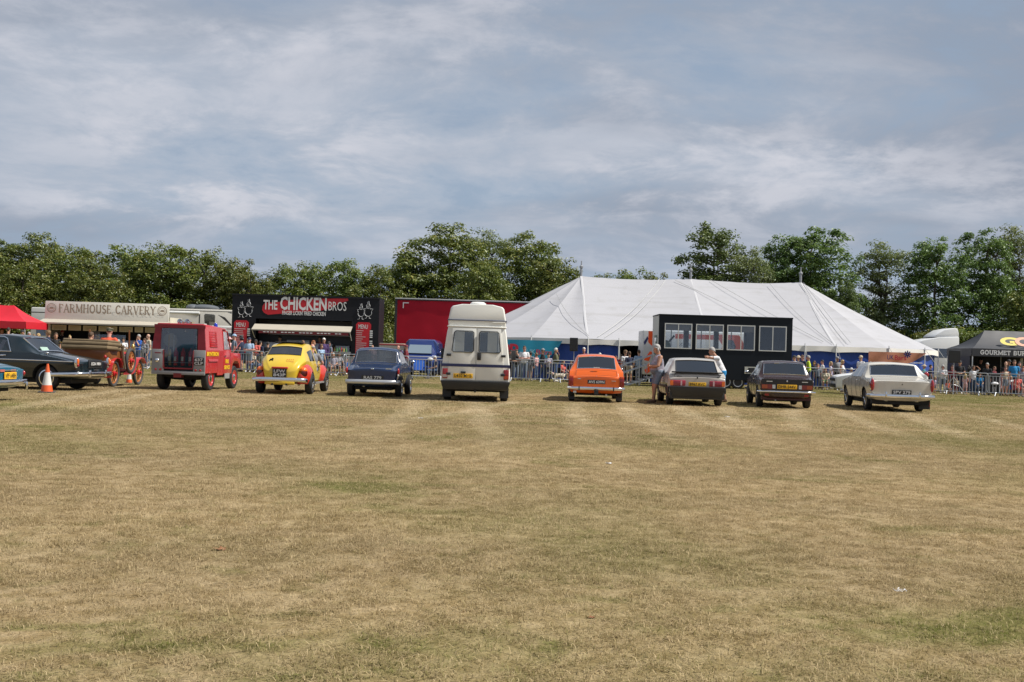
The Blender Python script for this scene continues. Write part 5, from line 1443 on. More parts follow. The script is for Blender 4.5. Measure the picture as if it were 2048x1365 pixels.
# --- orange estate
def orange_estate():
    L, yw = place(1190, 803.5, .80, -2.4)
    o = thing('estate_car', 'orange estate car with tow ball and black silver-lettered plate', 'car', L, yw)
    org = paint('bright_orange', (.62, .105, .008), .2, .06)
    P = dict(W=1.62, L=4.2, roof=1.43, belt=.90, deck=.80, deckf=.965, hood=.88, wr=.57, wrr=.575, yb=.28, yt=.68, wst=2.45, wsb=2.95, wd=.66, tuck=.10, tailw=.79, zk=.30, zf=.26, zm=.62, crown=.03, rcrown=.048, tail_drop=.0, cp=.16,
             crs={0: .3, 1: .3, 4: .95, 5: .95, 11: .6, 12: .6, 7: .6, 8: .6, 9: .6, 10: .6}, crease={1: .9, 2: .35, 3: .2, 4: .45, 6: .5})
    _p = saloon(o, org, P, [(.80, .30), (3.3, .30)], glass_m=GLASS)
    trim_round(_p['rear_window'], .012, CHROME)
    four_wheels(o, .80, 3.3, .30, 1.40, .17)
    bumper(o, [(-.82, .25, .40), (-.80, .0, .41), (-.5, -.03, .41), (.5, -.03, .41), (.80, .0, .41), (.82, .25, .40)], .035, .05)
    bumper(o, [(-.80, 4.1, .42), (0, 4.25, .42), (.80, 4.1, .42)], .03, .05, name='front_bumper')
    for s in (-1, 1):
        l_ = MB().box((s * .735, .055, .62), (.14, .06, .30)).obj('tail_lamp', mat('deep_red_lens', (.22, .008, .01), .15, coat=.5), o, bevel=.02)
        MB().box((s * .735, .05, .735), (.125, .06, .07)).obj('indicator_lens', mat('lens_amber', (.55, .06, .01), .2, coat=.5), l_, bevel=.015)
        MB().box((s * .50, -.07, .40), (.035, .05, .13)).obj('overrider', BLACK, o, bevel=.012)
        MB().box((s * .70, .55, .17), (.17, .01, .22)).obj('mud_flap', BLACK, o)
        MB().box((s * .70, .542, .22), (.13, .004, .035)).obj('flap_mark', mat('flap_white', (.5, .52, .54), .5), o)
    plate(o, 'AVS 639N', (.0, .025, .60), .52, .115, 'b')
    MB().box((0, .03, .60), (.55, .012, .145)).obj('plate_frame', CHROME, o)
    lens(o, (.0, .045, .755), (.015, .02, .03), CHROME, 'hatch_badge'); MB().box((-.50, .02, .68), (.09, .006, .02)).obj('badge_script', CHROME, o); MB().box((.50, .02, .64), (.13, .006, .016)).obj('badge_script', CHROME, o)
    MB().bb(-.06, .06, -.1, .1, .24, .36).obj('tow_bracket', BLACK, o); lens(o, (0, -.12, .36), (.028, .028, .028), BLACK, 'tow_ball')
    MB().bb(-.09, .09, .16, .19, 1.005, 1.025).obj('window_sticker', WHITE, o)
    MB().box((-.62, .02, .30), (.09, .03, .06)).obj('fog_lamp', CLLENS, o)
    MB().tube([(.3, .1, .22), (.3, .5, .22)], .028, 8).obj('exhaust_pipe', STEEL, o)
    seats(o, 2.1, .82, 1.4, rear=1.25); lens(o, (.86, 2.75, .95), (.05, .03, .04), CHROME, 'door_mirror')
orange_estate()

# --- silver hatchback with black bumper
def silver_hatch():
    L, yw = place(1387, 811, .75, -1.8)
    o = thing('hatchback_car', 'silver boxy hatchback with black bumper and spoiler, man leaning on it', 'car', L, yw)
    sil = paint('warm_silver', (.40, .375, .345), .3, .1)
    P = dict(W=1.66, L=4.3, roof=1.40, belt=.90, deck=.86, deckf=.93, hood=.88, wr=.585, wrr=.61, yb=.20, yt=.78, wst=2.35, wsb=2.95, wd=.72, tuck=.06, tailw=.80, zk=.30, zf=.24, zm=.62, crown=.018, rcrown=.03, tail_drop=.01, cp=.30, taily=.03,
             crease={1: .9, 2: .7, 3: .3, 4: .7, 6: .6}, crs={0: .75, 1: .6, 4: .95, 5: .95, 11: .6, 12: .6, 7: .7, 8: .7, 9: .7, 10: .7})
    _p = saloon(o, sil, P, [(.75, .29), (3.35, .29)], glass_m=GLASS_DARK)
    trim_round(_p['rear_window'], .012, BLACK)
    four_wheels(o, .75, 3.35, .29, 1.40, .18)
    MB().hexa([(-.70, -.02, .26), (.70, -.02, .26), (.70, .12, .26), (-.70, .12, .26), (-.815, -.09, .56), (.815, -.09, .56), (.815, .12, .56), (-.815, .12, .56)]).obj('rear_bumper', BLACK, o, bevel=.03)
    MB().bb(-.80, .80, 4.2, 4.38, .36, .56).obj('front_bumper', BLACK, o, bevel=.04)
    for s in (-1, 1): MB().bb(s * .79, s * .835, .1, .42, .37, .545).obj('bumper_corner', BLACK, o, bevel=.015)
    MB().bb(-.78, .78, .0, .34, .20, .42).obj('rear_valance', BLACK, o, bevel=.03)
    MB().box((0, .135, .965), (1.46, .14, .028), rx=R(-8)).obj('spoiler', BLACK, o, bevel=.01)
    for s in (-1, 1):
        lamp = MB().box((s * .56, .02, .655), (.44, .05, .155)).obj('tail_lamp', mat('hatch_red_lens', (.34, .02, .045), .2, coat=.4), o, bevel=.012)
        MB().box((s * .735, .008, .655), (.09, .045, .14)).obj('indicator_lens', ORLENS, lamp)
        MB().box((s * .46, .008, .655), (.045, .045, .14)).obj('reverse_lens', mat('pink_lens', (.55, .38, .40), .2), lamp)
        for z in (.62, .655, .69): MB().box((s * .56, -.0065, z), (.43, .004, .007)).obj('lamp_rib', BLACK, lamp)
    plate(o, 'B967 RVC', (0, .018, .63), .50, .115, 'y')
    lens(o, (0, .045, .82), (.02, .012, .035), BLACK, 'hatch_badge'); MB().box((-.52, .04, .845), (.14, .004, .022)).obj('badge_script', BLACK, o); MB().box((.58, .04, .835), (.07, .004, .03)).obj('badge_script', BLACK, o)
    lens(o, (-.30, .1, .30), (.09, .08, .03), STEEL, 'exhaust_tip')
    MB().tube([(.02, .20, 1.0), (.0, .17, .965)], .012, 5).obj('wiper_hub', BLACK, o)
    seats(o, 2.05, .82, 1.4, rear=1.2)
    lens(o, (-.90, 2.85, .98), (.07, .05, .05), BLACK, 'door_mirror'); lens(o, (.90, 2.85, .98), (.07, .05, .05), BLACK, 'door_mirror')
    for s in (-1, 1): MB().bb(s * .825, s * .845, .5, 3.9, .50, .56).obj('side_strip', BLACK, o)
silver_hatch()

# --- brown saloon
def brown_saloon():
    L, yw = place(1565, 815.5, .80, -5.5)
    o = thing('saloon_car', 'dark brown square saloon with black rear panel and yellow plate', 'car', L, yw)
    br = paint('russet_brown', (.034, .014, .012), .22, .05)
    P = dict(W=1.54, L=4.1, roof=1.40, belt=.92, deck=.885, deckf=.95, hood=.90, wr=.57, wrr=.62, yb=.62, yt=.90, wst=2.3, wsb=2.75, wd=.70, tuck=.08, tailw=.765, zk=.32, zf=.26, zm=.62, crown=.022, rcrown=.036, tail_drop=.015, cp=.10,
             crease={1: .9, 2: .55, 3: .3, 4: .6, 6: .5}, crs={0: .75, 1: .6, 4: .95, 5: .95, 11: .6, 12: .6, 7: .6, 8: .6, 9: .6, 10: .6})
    _p = saloon(o, br, P, [(.80, .30), (3.25, .30)], glass_m=GLASS)
    trim_round(_p['rear_window'], .012, CHROME)
    four_wheels(o, .80, 3.25, .30, 1.36, .17)
    MB().bb(-.72, .72, .0, .02, .70, .845).obj('rear_panel', mat('panel_black', (.015, .014, .016), .35), o)
    MB().bb(-.73, .73, -.004, .018, .55, .695).obj('lamp_panel', mat('panel_black', (.015, .014, .016), .35), o)
    for s in (-1, 1):
        lamp = MB().bb(s * .42, s * .72, -.02, -.005, .56, .685).obj('tail_lamp', mat('dolo_lens', (.20, .02, .02), .2, coat=.4), o)
        MB().bb(s * .56, s * .71, -.028, -.021, .57, .675).obj('indicator_lens', mat('dim_amber', (.35, .07, .02), .2, coat=.4), lamp)
        MB().bb(s * .33, s * .415, -.02, -.005, .57, .68).obj('reverse_lamp', CLLENS, o)
        MB().box((s * .50, -.012, .775), (.17, .01, .022)).obj('badge_script', CHROME, o)
        MB().bb(s * .50, s * .62, .02, .05, .36, .42).obj('reflector', REDLENS, o)
    plate(o, 'DHR 544V', (0, -.03, .63), .56, .125, 'y')
    lens(o, (0, -.006, .79), (.022, .01, .025), CHROME, 'boot_badge')
    bumper(o, [(-.80, .25, .47), (-.79, .0, .48), (-.5, -.045, .485), (.5, -.045, .485), (.79, .0, .48), (.80, .25, .47)], .03, .03)
    bumper(o, [(-.78, 4.0, .47), (0, 4.13, .47), (.78, 4.0, .47)], .03, .04, name='front_bumper')
    MB().bb(-.70, .70, .1, .3, .24, .36).obj('rear_valance', mat('dark_maroon', (.05, .01, .01), .5), o)
    seats(o, 1.9, .85, 1.35, rear=1.15)
    for s in (-1, 1):
        lens(o, (s * .86, 2.75, 1.0), (.06, .03, .045), CHROME, 'door_mirror')
    MB().tube([(-.3, .1, .24), (-.3, .5, .24)], .025, 8).obj('exhaust_pipe', STEEL, o)
brown_saloon()

# --- cream saloon with tall tail lamps
def cream_saloon():
    L, yw = place(1786, 822, 1.02, -5.0)
    o = thing('saloon_car', 'large cream saloon with finned red tail lamps and chrome bumper', 'car', L, yw)
    cr = paint('ivory', (.55, .52, .46), .25, .08)
    P = dict(W=1.76, L=4.6, roof=1.45, belt=.97, deck=.94, deckf=1.01, hood=.94, wr=.62, wrr=.70, yb=1.0, yt=1.34, wst=2.75, wsb=3.15, wd=.80, tuck=.10, tailw=.875, zk=.36, zf=.30, zm=.66, crown=.014, tail_drop=.025, cp=.12,
             crease={1: .9, 2: .8, 3: .4, 4: .9, 6: .6}, crs={0: .9, 1: .85, 4: .95, 5: .95, 11: .6, 12: .6, 7: .6, 8: .6, 9: .6, 10: .6})
    _p = saloon(o, cr, P, [(1.02, .32), (3.72, .32)], glass_m=GLASS)
    trim_round(_p['rear_window'], .012, CHROME)
    four_wheels(o, 1.02, 3.72, .32, 1.48, .17, kind='spoke', rim=CHROME)
    for s in (-1, 1):
        hs = MB().ell((s * .835, .10, .775), (.075, .13, .205), 14, 10).obj('lamp_housing', CHROME, o)
        MB().ell((s * .835, .055, .775), (.060, .105, .185), 14, 10).obj('tail_lamp', mat('ruby_lens', (.28, .01, .015), .15, coat=.5), hs)
        fin = MB(); fin.hexa([(s * .78, .08, .84), (s * .90, .08, .80), (s * .89, 1.3, .90), (s * .80, 1.3, .93), (s * .81, .06, .965), (s * .87, .06, .95), (s * .865, 1.3, .955), (s * .82, 1.3, .965)]); fin.obj('fin', cr, o, bevel=.02)
        MB().box((s * .47, -.09, .50), (.05, .06, .17)).obj('overrider', CHROME, o, bevel=.02)
        lens(o, (s * .42, .10, .325), (.07, .05, .028), CHROME, 'exhaust_tip')
    MB().bb(-.66, .66, .025, .04, .655, .685).obj('boot_trim', mat('trim_grey', (.20, .19, .18), .4, .5), o)
    plate(o, 'SPV 279', (-.02, -.015, .575), .54, .12, 'b')
    lens(o, (0, .02, .80), (.02, .01, .025), mat('badge_dark', (.1, .09, .08), .4), 'boot_badge')
    bumper(o, [(-.90, .30, .45), (-.88, .0, .46), (-.5, -.05, .455), (.5, -.05, .455), (.88, .0, .46), (.90, .30, .45)], .04, .06)
    bumper(o, [(-.86, 4.5, .46), (0, 4.68, .46), (.86, 4.5, .46)], .035, .06, name='front_bumper')
    MB().bb(.55, .86, .30, .34, .10, .36).obj('mud_flap', BLACK, o); MB().box((.835, .295, .25), (.02, .01, .14)).obj('flap_reflector', REDLENS, o)
    seats(o, 2.3, .90, 1.5, mat('red_seat', (.16, .05, .045), .7), rear=1.5)
    steering(o, .36, 2.75, .98)
    MB().bb(-.80, .80, .15, .4, .22, .36).obj('rear_valance', UNDER, o)
cream_saloon()

# --- dark teal saloon seen from its left rear
def teal_saloon():
    ang = 80.0
    d = Vector((-math.sin(R(ang)), math.cos(R(ang)), 0)); right = Vector((d.y, -d.x, 0))
    c = gnd(96, 781)                      # left rear tyre
    L = c + right * .70 - d * .95
    o = thing('saloon_car', 'big dark teal saloon seen from its left rear behind the traffic cone', 'car', L, R(ang))
    tl = paint('dark_teal', (.004, .012, .017), .14, .025)
    P = dict(W=1.78, L=4.75, roof=1.50, belt=1.0, deck=.90, deckf=1.02, hood=.98, wr=.55, wrr=.60, yb=1.30, yt=1.88, wst=3.0, wsb=3.4, wd=.70, tuck=.10, tailw=.80, zk=.34, zf=.28, zm=.66, crown=.035, tail_drop=.06, cp=.34,
             crease={1: .9, 2: .25, 3: .2, 4: .45, 6: .5}, crs={0: .2, 1: .2, 4: .95, 5: .95, 11: .6, 12: .6, 7: .5, 8: .7, 9: .7, 10: .6})
    _p = saloon(o, tl, P, [(.95, .335), (3.75, .335)], lambda r: r + .06, GLASS)
    trim_round(_p['rear_window'], .020, CHROME)
    four_wheels(o, .95, 3.75, .335, 1.42, .18, kind='spoke', rim=CHROME)
    for s in (-1, 1):
        MB().tube([(s * .885, .15, .79), (s * .90, 1.5, .80), (s * .905, 4.4, .80)], .014, 6).obj('side_trim', CHROME, o)
        MB().tube([(s * .875, 1.95, 1.015), (s * .875, 3.3, 1.015)], .012, 6).obj('belt_trim', CHROME, o)
        MB().tube([(s * .868, 1.98, 1.02), (s * .80, 2.06, 1.14), (s * .66, 2.22, 1.36), (s * .62, 2.35, 1.41), (s * .61, 3.0, 1.41)], .012, 6).obj('window_trim', CHROME, o)
        lamp = MB().ell((s * .80, .09, .76), (.05, .06, .15)).obj('tail_lamp', CHROME, o); MB().ell((s * .80, .06, .79), (.038, .05, .10)).obj('lamp_lens', ORLENS, lamp); MB().ell((s * .80, .055, .70), (.036, .05, .05)).obj('lamp_lens', REDLENS, lamp)
        MB().tube([(s * .885, 2.10, .91), (s * .885, 2.26, .91)], .014, 6).obj('door_handle', CHROME, o)
        MB().box((s * .40, -.07, .47), (.07, .10, .20)).obj('overrider', CHROME, o, bevel=.03)
    bumper(o, [(-.90, .75, .43), (-.89, .25, .45), (-.84, .02, .46), (-.4, -.06, .46), (.4, -.06, .46), (.84, .02, .46), (.89, .25, .45), (.90, .75, .43)], .04, .06)
    bumper(o, [(-.85, 4.6, .46), (0, 4.8, .46), (.85, 4.6, .46)], .04, .06, name='front_bumper')
    MB().bb(-.34, .34, -.005, .03, .62, .84).obj('plate_recess', BLACK, o, bevel=.01)
    plate(o, 'EGN 98H', (0, -.014, .735), .54, .12, 'b')
    MB().box((0, -.02, .57), (.22, .02, .04)).obj('plate_lamp', CHROME, o)
    seats(o, 2.55, .95, 1.5, mat('grey_seat', (.12, .12, .13), .7), rear=1.75)
    MB().box((-.25, 1.38, 1.10), (.34, .02, .12), rx=R(-40)).obj('window_sticker', mat('pale_green_card', (.30, .42, .36), .6), o)
    lens(o, (-.79, .95, 1.00), (.05, .05, .03), CHROME, 'filler_cap')
    return o, L, d, right
TEAL = teal_saloon()

# --- blue car at the left edge
def edge_car():
    ang = 84.; d = Vector((-math.sin(R(ang)), math.cos(R(ang)), 0)); right = Vector((d.y, -d.x, 0))
    L = gnd(-97, 803) + right * .67 - d * .85
    o = thing('saloon_car', 'teal blue car tail at the left picture edge with yellow plate', 'car', L, R(ang))
    bl = paint('bright_teal_blue', (.012, .10, .17), .2, .06)
    P = dict(W=1.56, L=3.9, roof=1.38, belt=.90, deck=.82, deckf=.90, hood=.84, wr=.52, wrr=.56, yb=.95, yt=1.3, wst=2.3, wsb=2.7, wd=.62, tuck=.08, tailw=.72, zk=.32, zf=.26, zm=.58, crown=.04, tail_drop=.05,
             crease={1: .9, 2: .3, 3: .2, 4: .5, 6: .4}, crs={0: .5, 1: .2, 4: .95, 5: .95, 11: .5, 12: .5, 7: .6, 8: .6, 9: .6, 10: .6})
    _p = saloon(o, bl, P, [(.85, .30), (3.1, .30)], glass_m=GLASS)
    trim_round(_p['rear_window'], .012, CHROME)
    four_wheels(o, .85, 3.1, .30, 1.34, .17)
    bumper(o, [(-.76, .25, .40), (-.74, .0, .41), (-.4, -.05, .41), (.4, -.05, .41), (.74, .0, .41), (.76, .25, .40)], .035, .06)
    MB().box((.66, -.06, .33), (.05, .06, .17)).obj('overrider', CHROME, o, bevel=.02); MB().box((-.66, -.06, .33), (.05, .06, .17)).obj('overrider', CHROME, o, bevel=.02)
    plate(o, 'VPF 648H', (.08, -.01, .555), .48, .15, 'y')
    MB().bb(-.14, .32, -.012, .02, .655, .685).obj('plate_lamp', CHROME, o, bevel=.008)
    for s in (-1, 1): MB().box((s * .22, .01, .665), (.18, .02, .05)).obj('reflector', mat('pink_red', (.45, .12, .10), .3), o)
    for s in (-1, 1): lens(o, (s * .70, .05, .60), (.04, .05, .06), REDLENS)
    lens(o, (.52, .55, .93), (.03, .03, .02), CHROME, 'boot_badge')
edge_car()

# --- modern white hatchback, side on, nose to the left
def white_hatch():
    c = gnd(1768, 783)
    Yc = 50.5; x = at(1760, 760, Yc).x
    o = thing('hatchback_car', 'modern white hatchback parked side-on behind the cream saloon', 'car', (x + 2.0, Yc, 0), R(84))
    wh = paint('glossy_white', (.68, .69, .70), .2, .04)
    P = dict(W=1.68, L=4.05, roof=1.45, belt=.95, deck=.93, deckf=1.0, hood=.93, wr=.54, wrr=.56, yb=.20, yt=.55, wst=2.2, wsb=3.0, wd=.62, tuck=.06, tailw=.78, zk=.26, zf=.18, zm=.62, crown=.03, tail_drop=.0, cp=.2,
             crease={1: .9, 2: .3, 3: .2, 4: .4, 6: .4}, crs={0: .2, 1: .2, 4: .95, 5: .95, 11: .5, 12: .5, 7: .6, 8: .6, 9: .6, 10: .6})
    _p = saloon(o, wh, P, [(.72, .31), (3.2, .31)], glass_m=GLASS_DARK)
    trim_round(_p['rear_window'], .012, BLACK)
    four_wheels(o, .72, 3.2, .31, 1.48, .19, kind='spoke')
    for s in (-1, 1):
        MB().hexa([(s * .45, 3.99, .60), (s * .74, 3.80, .62), (s * .74, 3.74, .62), (s * .45, 3.9, .60), (s * .45, 3.95, .74), (s * .76, 3.66, .78), (s * .74, 3.6, .78), (s * .45, 3.85, .74)]).obj('headlamp', mat('headlamp_dark', (.06, .07, .09), .12, coat=.6), o)
        lens(o, (s * .60, 3.90, .68), (.08, .05, .05), CLLENS, 'headlamp_lens')
        lens(o, (s * .74, .14, .95), (.07, .12, .12), REDLENS)
        lens(o, (s * .92, 2.75, 1.0), (.08, .06, .06), wh, 'door_mirror')
        MB().tube([(s * .83, 2.0, .86), (s * .83, 2.2, .86)], .014, 6).obj('door_handle', wh, o)
    MB().bb(-.55, .55, 4.0, 4.04, .56, .68).obj('grille', BLACK, o, bevel=.01)
    MB().bb(-.62, .62, 3.97, 4.05, .28, .44).obj('lower_grille', BLACK, o, bevel=.02)
    MB().bb(-.5, .5, .25, .55, 1.44, 1.475).obj('spoiler', wh, o, bevel=.01)
    seats(o, 1.95, .85, 1.4)
white_hatch()

# --- white campervan
def campervan():
    L, yw = place(951, 801.5, 1.0, .6)
    o = thing('campervan', 'tall white high-roof campervan with blue stripe seen from behind', 'campervan', L, yw); o.scale = (.945, .945, .955)
    wh = mat('van_cream_white', (.70, .695, .655), .35, coat=.2, noise_amt=.12, noise_scale=1.2)
    # section from below: skirt, belt, waist rail, gutter ; (half width, z)
    secp = [(.98, .52), (1.0, .80), (.985, 1.02), (.93, 1.45), (.86, 1.98), (.83, 2.12), (.80, 2.16)]
    def ring(y, ins): return [Vector((x - ins, y, z)) for x, z in secp] + [Vector((-(x - ins), y, z)) for x, z in secp[::-1]]
    MB().loft([ring(.03, .03), ring(.10, 0), ring(2.2, 0), ring(3.4, 0), [Vector((p.x * .96, p.y - (p.z - 1.2) * .35 if p.z > 1.2 else p.y, p.z)) for p in ring(4.1, 0)], [Vector((p.x * .92, p.y + (0 if p.z < 1.05 else -.5 - (p.z - 1.05) * .8), min(p.z, 2.1))) for p in ring(4.75, 0)]]).obj('body', wh, o, bevel=.012, smooth=28)
    hr = [(.83, 2.15), (.84, 2.33), (.775, 2.68), (.72, 2.74), (.45, 2.80)]
    def hring(y, ins, dz=0): return [Vector((x - ins, y + (z - 2.15) * .0, z - dz * (z - 2.15))) for x, z in hr] + [Vector((-(x - ins), y, z - dz * (z - 2.15))) for x, z in hr[::-1]]
    MB().loft([hring(.10, .03, .02), [p + Vector((0, .16 * (p.z - 2.15), 0)) for p in hring(.12, .0)], hring(1.5, 0), hring(2.8, 0), hring(3.7, .12, .5), hring(3.95, .2, .9)]).obj('high_roof', wh, o, bevel=.02, smooth=28)
    bumper(o, [(-.845, 3.0, 2.335), (-.85, .10, 2.335), (-.80, .075, 2.335), (.80, .075, 2.335), (.85, .10, 2.335), (.845, 3.0, 2.335)], .012, .016, mat('roof_band', (.06, .07, .12), .5), 'roof_band')
    bumper(o, [(-.845, .10, 2.15), (-.82, .02, 2.15), (.82, .02, 2.15), (.845, .10, 2.15)], .018, .02, wh, 'gutter')
    MB().lathe([(.24, 0), (.24, .05), (.17, .10), (.0, .11)], (.0, .75, 2.79), n=20).obj('roof_vent', wh, o)
    MB().tube([(.45, .06, 2.29), (.80, .05, 2.30)], .012, 6).obj('awning_clip', WHITE, o)
    # rear doors
    for s in (-1, 1):
        d_ = MB().hexa([(s * .012, -.005, .62), (s * .83, -.005, .62), (s * .83, .03, .62), (s * .012, .03, .62), (s * .012, .005, 2.10), (s * .70, .005, 2.10), (s * .70, .045, 2.10), (s * .012, .045, 2.10)]).obj('rear_door', wh, o, bevel=.008)
        a, b_ = (.08, .64); y0 = -.012
        oc = [(s * a, 1.46), (s * (a + .04), 1.42), (s * (b_ + .02), 1.42), (s * (b_ + .06), 1.46), (s * (b_ + .0), 1.98), (s * (b_ - .04), 2.02), (s * (a + .04), 2.02), (s * a, 1.98)]
        w_ = MB().prism_y(oc, y0 - .012, y0 + .004).obj('rear_window', GLASS_CLEAR, d_)
        MB().tube([(p[0], y0 - .012, p[1]) for p in oc], .016, 6, closed=True).obj('window_seal', BLACK, w_)
        cx0, cx1 = (.32, .60) if s > 0 else (.35, .62)
        MB().bb(s * cx0, s * cx1, y0 + .005, y0 + .012, 1.44, 2.0).obj('curtain', mat('curtain_cream', (.50, .48, .42), .8), w_)
        MB().bb(s * .10, s * .62, y0 + .0125, y0 + .016, 1.44, 2.0).obj('cabin_shade_sheet', mat('cabin_shade', (.05, .055, .06), .6), w_)  # dark sheet behind the panes stands in for the shaded cabin
        for z in (1.33, .79): MB().box((s * .79, -.02, z), (.13, .03, .07)).obj('hinge', BLACK, d_, bevel=.01)
        lamp = MB().box((s * .885, .0, .80), (.15, .06, .28)).obj('tail_lamp', mat('van_lens', (.26, .015, .015), .2, coat=.4), o, bevel=.012)
        MB().box((s * .885, -.006, .73), (.13, .055, .08)).obj('reverse_lens', mat('lens_dull', (.36, .30, .28), .3) if s < 0 else mat('dim_amber2', (.42, .06, .02), .2), lamp)
    MB().bb(.03, .14, -.05, -.005, 1.20, 1.42).obj('door_handle', BLACK, o, bevel=.012)
    st = MB(); st.hexa([(-.985, -.016, 1.0), (.985, -.016, 1.0), (.985, -.008, 1.0), (-.985, -.008, 1.0), (-.985, -.014, 1.08), (.985, -.014, 1.08), (.985, -.006, 1.08), (-.985, -.006, 1.08)]); st.obj('blue_stripe', mat('stripe_navy', (.015, .018, .07), .4), o)
    for s in (-1, 1): MB().hexa([(s * .992, -.0, 1.0), (s * 1.0, -.0, 1.0), (s * 1.0, 4.0, 1.0), (s * .992, 4.0, 1.0), (s * .982, 0, 1.08), (s * .990, 0, 1.08), (s * .990, 4.0, 1.08), (s * .982, 4.0, 1.08)]).obj('blue_stripe', mat('stripe_navy', (.015, .018, .07), .4), o)
    plate(o, 'L410 MYB', (-.36, -.02, .74), .56, .13, 'y')
    MB().bb(-.43, -.29, -.05, -.005, .815, .865).obj('plate_lamp', BLACK, o)
    MB().hexa([(-.93, .0, .34), (.93, .0, .34), (.93, .5, .34), (-.93, .5, .34), (-1.01, -.06, .60), (1.01, -.06, .60), (1.01, .5, .60), (-1.01, .5, .60)]).obj('rear_bumper', BLACK, o, bevel=.03)
    MB().bb(-.85, .85, .5, 4.2, .28, .55).obj('underbody', UNDER, o)
    for y in (1.0, 3.9):
        for s in (-1, 1): wheel(o, s * .84, y, .33, .22, side=s)
    for s in (-1, 1):
        MB().box((s * .84, .55, .26), (.26, .012, .30)).obj('mud_flap', BLACK, o)
        MB().tube([(s * .92, 3.6, 1.35), (s * 1.08, 3.55, 1.38)], .02, 6).obj('mirror_arm', BLACK, o)
        MB().box((s * 1.12, 3.54, 1.36), (.15, .06, .32)).obj('door_mirror', BLACK, o, bevel=.025)
    MB().tube([(0, -.05, .3), (0, .3, .32)], .03, 6).obj('tow_bar', BLACK, o)
    MB().box((.5, 3.0, 1.3), (.02, .02, .02)).obj('grab_rail', BLACK, o)
campervan()

